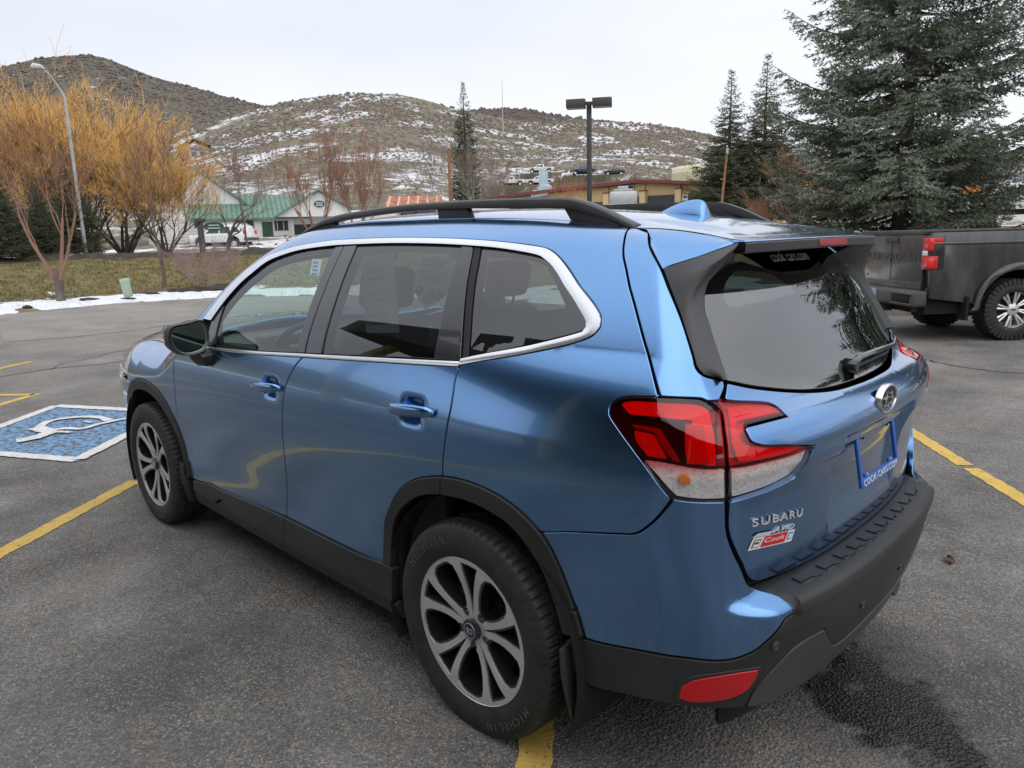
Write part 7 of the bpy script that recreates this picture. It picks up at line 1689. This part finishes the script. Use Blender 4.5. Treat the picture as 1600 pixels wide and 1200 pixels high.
MB().box((1.0,4,1.0),(3,4.1,3.0)).build('window',DARKWIN,hh); MB().box((4.5,4,1.0),(7,4.1,3.0)).build('window',DARKWIN,hh); MB().box((0,4.2,4.2),(8,5.2,4.5)).build('balcony',TIM,hh)
MB().box((-11,2.8,4.6),(-3,3.1,4.9)).box((-6.2,2.8,-2),(-5.9,3.1,4.6)).build('timber_frame',TIM,hh)
# rusty shed with white posts
rs=framed('rusty_shed',59.3,-41.55,-.615,-.788,label='low shed with rust-streaked metal roof above the car roof rail',cat='shed')
mb=MB(); mb.add([(0,.8,4.2),(6.3,.8,4.2),(5.9,-2.6,5.85),(.5,-2.6,5.85),(0,.8,4.1),(6.3,.8,4.1),(5.9,-2.6,5.75),(.5,-2.6,5.75)],[(0,1,2,3),(7,6,5,4),(0,4,5,1),(1,5,6,2),(2,6,7,3),(3,7,4,0)]); rr_=mb.build('rusty_roof',RUST,rs)
for k in range(12):
    m=MB(); x=.25+k*.5; m.add([(x,.82,4.24),(x+.18,.82,4.24),(x*.93+.62,-2.58,5.89),(x*.93+.45,-2.58,5.89)],[(0,1,2,3)]); m.build('roof_streak',RUST if k%2 else simple('pale_rust',(.62,.42,.33),.8) if 'pale_rust' not in bpy.data.materials else bpy.data.materials['pale_rust'],rr_)
MB().box((.3,-2.4,1.5),(5.9,-2.2,4.6)).build('back_wall',WOODB,rs)
for k in range(7): MB().tube([(.3+k*.95,.6,1.4),(.3+k*.95,.6,4.2)],.06,6).build('post',WHT_P if k!=1 else RBRIGHT,rs)
# parked pale van roofs seen between the roof rails
PV=boxy('pale_van',41.5,-28.6,math.atan2(-.64,-.77),1.25,'pale grey van roof seen just above the blue car roof',[('body',(-2.4,-.95,.5),(2.4,.95,1.75),WHT_P,.12),('cabin',(-2.2,-.85,1.6),(1.2,.85,2.35),WHT_P,.15),('window_band',(-2.0,.80,1.75),(1.0,.88,2.1),DARKWIN,.02),('wheel',(-1.6,.8,0),(-.95,1.0,.65),RUBBER,.1),('wheel',(1.1,.8,0),(1.75,1.0,.65),RUBBER,.1)])
DV=boxy('dark_crates',37.4,-31.0,math.atan2(-.15,-.99),1.3,'stack of dark grey machinery crates left of the white box trailer',[('crate',(-3.2,-1,0),(-1.9,1,2.45),DOORG,.05),('crate',(-1.8,-1,0),(-.6,1,2.40),DOORG,.05)],cat='crates')
RK=boxy('grey_wagon',25.3,-34.6,math.atan2(-.8,.6),2.0,'grey wagon with a loaded roof rack in front of the workshop doors',[('body',(-2.3,-.9,.4),(2.3,.9,1.25),GALV,.12),('cabin',(-2.1,-.8,1.1),(1.0,.8,1.95),GALV,.16),('roof_basket',(-1.2,-.55,2.0),(.5,.55,2.12),GALV,.02),('roof_box',(-.9,-.3,2.12),(.4,.3,2.3),GALV,.03),('wheel',(-1.7,.72,0),(-1.05,.95,.65),RUBBER,.1),('wheel',(1.0,.72,0),(1.65,.95,.65),RUBBER,.1)],cat='car')
# orange machines and a white car beyond the big spruce
ORG=simple('orange_machine_paint',(.72,.24,.03),.5,var=.1); ORR=simple('red_orange_paint',(.62,.13,.04),.5,var=.1)
boxy('orange_excavator',22.4,-52.3,2.2,2.4,'orange digging machine behind the spruce pair',[('cab',(-.8,-.9,1.0),(.9,.9,2.6),ORG,.1),('counterweight',(-2.2,-1.2,.8),(-.8,1.2,1.8),ORG,.15),('track',(-2,-1.4,0),(1.6,-.8,.75),RUBBER,.2),('track',(-2,.8,0),(1.6,1.4,.75),RUBBER,.2),('boom',(.9,-.15,1.6),(3.4,.15,2.0),ORG,.05)],cat='machine')
boxy('orange_loader',19.5,-58.5,2.0,2.6,'orange loader seen through the boughs left of the big spruce trunk',[('body',(-1.6,-1,.7),(1.2,1,2.2),ORG,.1),('cab',(-.6,-.8,2.1),(.6,.8,3.2),DARKWIN,.05),('wheel',(-1.5,-1.2,0),(-.4,-.9,1.1),RUBBER,.2),('wheel',(.4,-1.2,0),(1.5,-.9,1.1),RUBBER,.2),('bucket',(1.5,-1.1,.2),(2.4,1.1,1.1),ORG,.05)],cat='machine')
boxy('orange_lift',14.0,-63.0,2.0,3.4,'orange lift frame seen right of the big spruce trunk',[('platform',(-1.6,-.9,1.6),(1.6,.9,2.2),ORG,.05),('scissor',(-1.2,-.5,.6),(1.2,.5,1.6),ORG,.05),('base',(-1.4,-.8,.2),(1.4,.8,.7),ORG,.05)],cat='machine')
boxy('orange_container',10.2,-57.5,1.95,2.2,'red-orange flatbed container near the right edge of the photo',[('box',(-2.6,-1.1,.6),(2.6,1.1,1.9),ORR,.05),('wheel',(-1.9,-1.2,0),(-1.1,-.9,.8),RUBBER,.1),('wheel',(1.1,-1.2,0),(1.9,-.9,.8),RUBBER,.1)],cat='container')
WC=clone(SUV); WC.location=(7.2,-42.6,1.75); WC.rotation_euler=(0,0,math.radians(15)); tag(WC,'white wagon half hidden behind the boughs near the right edge of the photo','car')
# small houses beyond, right
for k,(x,y,w,l) in enumerate(((24.5,-60.5,5,'small white shed seen under the spruce pair'),(14.5,-80,9,'pale building behind the big spruce boughs, left of its trunk'),(6.,-74,8,'pale building at the right edge behind the orange container'))):
    h_=empty('pale_building',(x,y,1.6),math.radians(20)); tag(h_,l,'building')
    MB().box((-w/2,-2,0),(w/2,2,2.8)).build('wall',SIDING,h_); MB().prism([(-w/2-.3,2.7),(w/2+.3,2.7),(0,4.4)],-2.2,2.2,axis=1).build('roof',simple('grey_roof',(.25,.25,.27),.8) if k==0 else bpy.data.materials['grey_roof'],h_)
    MB().box((-.9,2.0,1.1),(.1,2.05,2.0)).build('window',DARKWIN,h_); MB().box((.8,2.0,1.1),(1.8,2.05,2.0)).build('window',DARKWIN,h_)
# --- lamps and posts
pl_=empty('street_lamp',(32.15,-7.15,1.15),0); tag(pl_,'tall pale street lamp with curved arm before the orange willows','street lamp')
MB().tube([(0,0,0),(0,0,6.2),(.0,.10,6.45),(.0,.38,6.95),(.0,.62,7.2)],[.08,.055,.045,.038,.035],10).build('pole',GALV,pl_,smooth=True)
MB().tube([(0,.56,7.19),(0,.70,7.24),(0,.92,7.24),(0,1.0,7.20)],[.05,.10,.12,.05],12).build('lamp_head',simple('pale_lamp_head',(.62,.62,.60),.5),pl_,smooth=True); MB().tube([(0,0,-.02),(0,0,.16)],.18,12).build('base',GALV,pl_)
# twin-head parking lamp
tl=empty('parking_lamp',(20.24,-25.07,1.25),0); tag(tl,'dark twin-head box parking lamp on a square post above the car roof','parking lamp')
MB().box((-.085,-.085,0),(.085,.085,6.05)).build('post',DKBRONZE,tl,bevel=.01); MB().box((-.2,-.2,-.1),(.2,.2,.5)).build('footing',KERB,tl,bevel=.02)
ur=np.array((-.82,-.572)); a_=math.atan2(ur[1],ur[0])
for s,dy in ((-1,.05),(1,-.02)):
    hd=empty('lamp_head',(0,0,0),a_); hd.parent=tl; x0,x1=(s*.16,s*1.02) if s>0 else (-1.02,-.16)
    MB().box((min(x0,x1)-.05*0,-.32+dy,5.93),(max(x0,x1),.32+dy,6.29)).build('housing',DKBRONZE,hd,bevel=.015); MB().box((min(x0,x1)+.06,-.26+dy,5.915),(max(x0,x1)-.06,.26+dy,5.935)).build('lens',simple('lamp_lens',(.30,.30,.29),.4) if s<0 else bpy.data.materials['lamp_lens'],hd); MB().box((-.17 if s<0 else .0,-.06,6.05),(.0 if s<0 else .17,.06,6.18)).build('arm',DKBRONZE,hd)
# brown posts
def upole(x,y,z0,h,lean,label,r=.11,arm=False):
    p=empty('utility_pole',(x,y,z0)); tag(p,label,'utility pole'); MB().tube([(0,0,-.3),(lean[0],lean[1],h)],[r,r*.75],9).build('pole',simple('brown_pole_wood',(.27,.14,.075),.9,var=.25,scale=4) if 'brown_pole_wood' not in bpy.data.materials else bpy.data.materials['brown_pole_wood'],p,smooth=True); MB().tube([(lean[0]*.97,lean[1]*.97,h-.25),(lean[0],lean[1],h+.02)],r*.85,9).build('pole_cap',GALV,p); return p
upole(30.15,-25.2,1.5,5.15,(0,0),'brown utility pole left of the lone tall spruce'); upole(17.85,-32.7,1.8,3.85,(-.25,-.18),'leaning brown post in front of the left dark spruce',.075); upole(48.,-88.,6.5,8.0,(0,0),'far thin brown pole left of the spruce pair',.14)
# green utility box and the tan boulder-like thing at the left edge
ub=empty('utility_box',(20.52,-4.82,.24),.9); ub.scale=(.56,.56,.80); tag(ub,'small pale green utility box leaning in the grass','utility box')
M_=Matrix.Rotation(math.radians(9),4,'Y'); MB().box((-.17,-.17,-.1),(.17,.17,.50),mat=M_).build('box',simple('pale_green_plastic',(.42,.55,.45),.7,var=.05),ub,bevel=.03); MB().box((-.19,-.19,.40),(.19,.19,.56),mat=M_).build('lid',simple('pale_green_lid',(.46,.60,.50),.7,var=.05),ub,bevel=.03)
# nose of a vehicle cut off by the left edge
ge=empty('tan_bollard',(12.95,-.16,0),0); tag(ge,'tan post with a dark blue rounded panel cut off by the left photo edge','bollard')
MB().tube([(0,0,-.02),(0,0,.98)],[.20,.17],14).build('post',simple('tan_concrete',(.50,.42,.32),.9),ge,smooth=True); MB().box((-.28,.02,.30),(.0,.36,.70)).build('blue_panel',simple('dark_blue_panel',(.03,.05,.10),.4,coat=.5),ge,bevel=.06)
# ------------------------------------------------------------------ charcoal pickup at the right
PT=empty('pickup_truck',(1.19,-10.18,0),math.atan2(-.72,-.69)); tag(PT,'dirty charcoal pickup in front of the big spruce, cut off by the right photo edge','pickup')
def pickup():
    hw=.945; top=1.475; r=PT
    # bed side with arch, bevelled and stepped
    def side(s):
        n=16; arch=[(.56*math.cos(math.pi-math.pi*k/n),.46+.545*math.sin(math.pi*k/n)) for k in range(n+1)]
        P=[(-1.20,.60)]+[(-.60,.52),(-.575,.46)]+arch[1:-1]+[(.575,.46),(.60,.52),(1.30,.52),(1.30,top),(-1.22,top)]
        m=MB(); m.prism(P,s*(hw-.07),s*hw,axis=1); m.build('bed_side',DKP,r,bevel=.02)
        m=MB(); A=[(.60*math.cos(math.pi-math.pi*k/n)*1.0,.46+.60*math.sin(math.pi*k/n)) for k in range(n+1)]; B=[(.52*math.cos(math.pi*k/n),.46+.50*math.sin(math.pi*k/n)) for k in range(n+1)]
        A=[(-.66,.42)]+A+[(.66,.42)]; B=[(.55,.42)]+B+[(-.55,.42)]
        m.prism(A+B,s*(hw-.02),s*(hw+.045),axis=1); m.build('wheel_arch_flare',DKP,r,bevel=.018)
        m=MB(); m.prism([(-1.21,top-.17),(1.28,top-.17),(1.28,top-.13),(-1.21,top-.13)],s*(hw-.02),s*(hw+.016),axis=1); m.build('body_crease',DKP,r,bevel=.012)
        m=MB(); m.prism([(-1.23,top),(1.30,top),(1.30,top+.028),(-1.23,top+.028)],s*(hw-.10),s*(hw-.005),axis=1); m.build('bed_rail_cap',DUST,r,bevel=.012)
        # inner bed wall, wheel well
        MB().box((-1.18,s*(hw-.30) if s>0 else s*(hw-.08),.55),(1.3,s*(hw-.08) if s>0 else s*(hw-.30),.60)).build('bed_floor_edge',BLACK,r)
        m=MB(); n2=16; V=[]
        for k in range(n2+1):
            a=math.pi*k/n2
            for y in (s*.55,s*(hw-.06)): V.append((.53*math.cos(a),y,.44+.52*math.sin(a)))
        m.add(V,[(2*k,2*k+1,2*k+3,2*k+2) for k in range(n2)]+[tuple(2*k for k in range(n2+1))]); m.build('wheel_well',BLACK,r,fix=False)
        # tail light: a stepped red lamp wrapping the corner
        tl=empty('tail_light'); tl.parent=r
        m=MB(); m.box((-1.245,s*(hw-.16) if s>0 else s*(hw+.004),.98),(-1.04,s*(hw+.004) if s>0 else s*(hw-.16),1.435)); m.build('lamp_housing',BLACKG,tl,bevel=.012)
        def red(lo,hi,mt): MB().box((min(lo[0],hi[0]),min(s*lo[1],s*hi[1]),lo[2]),(max(lo[0],hi[0]),max(s*lo[1],s*hi[1]),hi[2])).build('red_lens',mt,tl,bevel=.008)
        red((-1.256,hw-.152,1.30),(-1.08,hw+.012,1.405),RMID); red((-1.258,hw-.10,1.28),(-1.20,hw+.014,1.40),RBRIGHT)
        red((-1.256,hw-.155,1.235),(-1.20,hw+.010,1.295),RMID); red((-1.257,hw-.157,1.17),(-1.21,hw-.04,1.235),SILVER)
        red((-1.256,hw-.155,1.0),(-1.13,hw+.012,1.165),RMID); red((-1.258,hw-.09,1.02),(-1.18,hw+.014,1.14),RBRIGHT)
    side(1); side(-1)
    # tailgate
    tg=MB().box((-1.235,-hw+.165,.66),(-1.165,hw-.165,top)).build('tailgate',DKP,r,bevel=.018)
    MB().box((-1.240,-hw+.17,.66),(-1.225,hw-.17,.80)).build('tailgate_lower_band',DKP,tg,bevel=.006); MB().box((-1.262,-hw+.14,top-.03),(-1.15,hw-.14,top+.03)).build('tailgate_top_cap',DUST,tg,bevel=.014)
    MB().box((-1.252,-.16,1.335),(-1.23,.16,1.40)).build('tailgate_handle',DUST,tg,bevel=.01); MB().box((-1.2385,-.004,.80),(-1.232,.004,1.33)).build('tailgate_seam',BLACK,tg)
    V,F=text_verts('CHEVROLET',1.,.5,spacing=1.12); w=V[:,0].max()-V[:,0].min(); mb=MB(); mb.add([(-1.2375-.0045*(c+.5),.66-1.32*((a-V[:,0].min())/w),1.13+b*.155) for a,b,c in V],F); mb.build('embossed_lettering',DKP,tg)
    MB().box((-1.242,.66,.83),(-1.238,.76,.86)).build('small_badge',GALV,tg)
    # bumper with step pockets
    bm_=MB().box((-1.42,-hw+.02,.48),(-1.20,hw-.02,.70)).build('rear_bumper',DUST,r,bevel=.05,seg=3)
    for s in (1,-1):
        MB().box((-1.435,min(s*.42,s*.86),.535),(-1.405,max(s*.42,s*.86),.645)).build('bumper_pocket',BLACK,bm_,bevel=.012)
        MB().box((-1.44,min(s*.40,s*.90),.645),(-1.40,max(s*.40,s*.90),.675)).build('bumper_step_edge',DUST,bm_,bevel=.012); MB().box((-1.44,min(s*.40,s*.90),.505),(-1.40,max(s*.40,s*.90),.535)).build('bumper_step_edge',DUST,bm_,bevel=.012)
    pn=MB().box((-1.445,.0,.53),(-1.42,.31,.685)).build('number_plate',simple('plate_blue_white',(.35,.42,.55),.5,var=.1,scale=30),bm_)
    V,F=text_verts('VET 4R',.10,.002); mb=MB(); mb.add([(-1.447-c,.155-a*.62,.605+b) for a,b,c in V],F); mb.build('plate_lettering',BLUEP,pn)
    MB().box((-1.40,-.06,.36),(-1.20,.06,.48)).build('tow_receiver',DUST,r,bevel=.01); MB().box((-1.403,-.035,.385),(-1.395,.035,.455)).build('receiver_hole',BLACK,r)
    m=MB(); m.tube([(-1.30,-.66,.47),(-1.0,-.66,.46),(-.62,-.60,.45)],[.075,.068,.06],18,cap=False); m.build('exhaust_pipe',STEEL,r,smooth=True); MB().tube([(-1.285,-.66,.47),(-1.15,-.66,.465)],.066,16).build('exhaust_bore',BLACK,r)
    MB().box((-1.2,-.85,.38),(1.2,.85,.62)).build('chassis',BLACK,r); MB().tube([(0,-.85,.43),(0,.85,.43)],.07,10).build('rear_axle',BLACK,r); MB().tube([(0,-.05,.43),(0,.15,.43)],.19,14).build('differential',BLACK,r)
    for s in (1,-1): MB().box((-.72,min(s*.80,s*1.0),.30),(-.68,max(s*.80,s*1.0),.62)).build('mud_flap',BLACK,r)
    # cab and front
    m=MB(); m.prism([(1.36,.50),(4.0-.62,.50),(4.0-.56,.9),(4.0,1.05),(4.56,.9),(4.62,.50),(4.95,.50),(5.0,.9),(4.95,1.25),(3.75,1.40),(1.36,1.46)],-hw+.01,hw-.01,axis=1); m.build('cab_body',DKP,r,bevel=.04)
    V=[(1.38,hw-.03,1.44),(3.75,hw-.03,1.40),(2.95,hw-.20,1.98),(2.6,hw-.22,2.03),(1.62,hw-.22,2.03),(1.44,hw-.18,1.93)]; V+=[(x,-y,z) for x,y,z in V]; m=MB(); m.add(V,[tuple(range(6)),tuple(range(11,5,-1))]+[(i,i+6,(i+1)%6+6,(i+1)%6) for i in range(6)]); m.build('cab_roof',DKP,r,bevel=.04)
    for s in (1,-1):
        for P in ([(1.52,1.47),(2.25,1.46),(2.25,1.93),(1.60,1.93)],[(2.35,1.46),(3.5,1.44),(2.9,1.90),(2.35,1.93)]):
            m=MB(); yy=lambda z: s*(hw-.03-.18*(z-1.42)/.58+.012); k=len(P); m.add([(x,yy(z),z) for x,z in P]+[(x,yy(z)-s*.03,z) for x,z in P],[tuple(range(k)),tuple(range(2*k-1,k-1,-1))]+[(i,i+k,(i+1)%k+k,(i+1)%k) for i in range(k)]); m.build('window',DARKWIN,r)
    m=MB(); m.add([(1.372,-hw+.25,1.50),(1.372,hw-.25,1.50),(1.43,hw-.32,1.92),(1.43,-hw+.32,1.92)],[(0,1,2,3)]); m.build('rear_window',DARKWIN,r)
    # wheels: knobbly tyre and bright eight-twin-spoke rim
    R_=.418; w_=.145
    Vt,Ft=tyre_mesh(R_,w_,.245,52)
    for x in (0,4.0):
        for s in (1,-1):
            wv=empty('wheel',(x,s*(hw-.155),R_),0); wv.parent=r; wv.rotation_euler=(0,0,0 if s>0 else math.pi)
            if x==0 and s==1:
                proto={}
                o=mesh_obj('tyre',Vt,Ft,RUBBER,wv); o.data.set_sharp_from_angle(angle=math.radians(40)); proto['t']=o
                k=64; V=[];F=[]
                blk=MB()
                for q in range(40):
                    a=2*math.pi*q/40; M_=Matrix.Rotation(-a,4,'Y')
                    for sg in (1,-1):
                        blk.box((-.020,sg*w_*.62 if sg>0 else -w_*1.0,R_-.03),(.014,w_*1.0 if sg>0 else -w_*.62,R_-.003+.006*(q%2)),mat=M_)
                        blk.box((-.016,min(sg*w_*.96,sg*w_*1.03),R_-.075),(.010,max(sg*w_*.96,sg*w_*1.03),R_-.012),mat=M_)
                ob=blk.build('tread_lugs',RUBBER,wv,fix=False); ob['kind']='stuff'
                hub=MB(); hub.lathe([(.245,.10),(.252,.118),(.240,.115),(.232,.085),(.225,.03),(.222,-.12)],60); hub.build('rim_barrel',ALLOY,wv,smooth=True,fix=False)
                for q in range(16):
                    a=2*math.pi*(q//2)/8+(.115 if q%2 else -.115)+.2; a2=2*math.pi*(q//2)/8+(.055 if q%2 else -.055)+.2
                    p0=Vector((.075*math.cos(a2*1.0),.085,.075*math.sin(a2))); p1=Vector((.16*math.cos(a),.10,.16*math.sin(a))); p2=Vector((.238*math.cos(a),.098,.238*math.sin(a)))
                    MB().tube([p0,p1,p2],[.016,.015,.019],6).build('spoke',ALLOY,wv,smooth=True)
                MB().lathe([(.09,.05),(.088,.10),(.055,.112),(0,.115)],32).build('hub_cap',ALLOY,wv,smooth=True,auto=math.radians(30))
                MB().box((-.032,.114,-.009),(.032,.118,.009)).box((-.012,.114,-.012),(.012,.1185,.012)).build('bowtie_emblem',DKPRINT,wv)
                for q in range(8):
                    a=2*math.pi*q/8+.2+math.pi/8; MB().lathe([(.013,.08),(.013,.108),(0,.11)],6,c=(.083*math.cos(a),0,.083*math.sin(a))).build('lug_nut',STEEL,wv)
                MB().lathe([(.0,.02),(.20,.02)],32).build('brake_disc',STEEL,wv,fix=False); W0=wv
            else:
                for ch_ in list(W0.children): c=ch_.copy(); COL.objects.link(c); c.parent=wv
pickup()
# ------------------------------------------------------------------ what stands behind the photographer (seen in the paint and the glass)
shop=empty('dealer_building',(0,0,0),0); tag(shop,'showroom with a wide dark canopy left of the lot, mirrored in the side windows','building')
mb=MB(); mb.prism([(11.6,5.9),(-18,7.6),(-18,20),(3.5,20),(10.1,8.3)],5.95,6.75,axis=2); mb.build('canopy',simple('dark_bronze_canopy',(.065,.062,.060),.7),shop)
mb=MB(); mb.prism([(6.8,11.0),(-17,12.2),(-17,19.5),(3.0,19.5)],0,5.95,axis=2); mb.build('wall',simple('grey_stucco',(.20,.18,.165),.9),shop)
for k in range(7): MB().box((-15.5+k*3,-.10,.5),(-12.9+k*3,.06,3.1),mat=Matrix.Translation((0,11.95,0))@Matrix.Rotation(-.05,4,'Z')).build('window',DARKWIN,shop)
for x,y in ((10.2,7.0),(3.5,7.3),(-4,7.7),(-11,8.0)): MB().box((x-.15,y-.15,0),(x+.15,y+.15,5.95)).build('column',TAND,shop)
for (x,y,s,l) in ((26,20,.9,'bare tree left of the lot outside the photo'),(20,30,1.0,'bare tree beside the showroom outside the photo')):
    c=clone(t3); put(c,x,y,.2,x,s,label=l,cat='tree')
c=clone(pr1); put(c,-24,-16,0,.4,1.0,label='dark spruce behind the photographer, mirrored in the rear glass',cat='tree')
c=clone(pr1); put(c,-27,-9,0,1.4,.85,label='smaller dark spruce behind the photographer, mirrored in the rear glass',cat='tree')
c=copy_tree(PT); c.location=(-15,-5,0); c.rotation_euler=(0,0,-.9); tag(c,'second charcoal pickup parked behind the photographer','pickup')
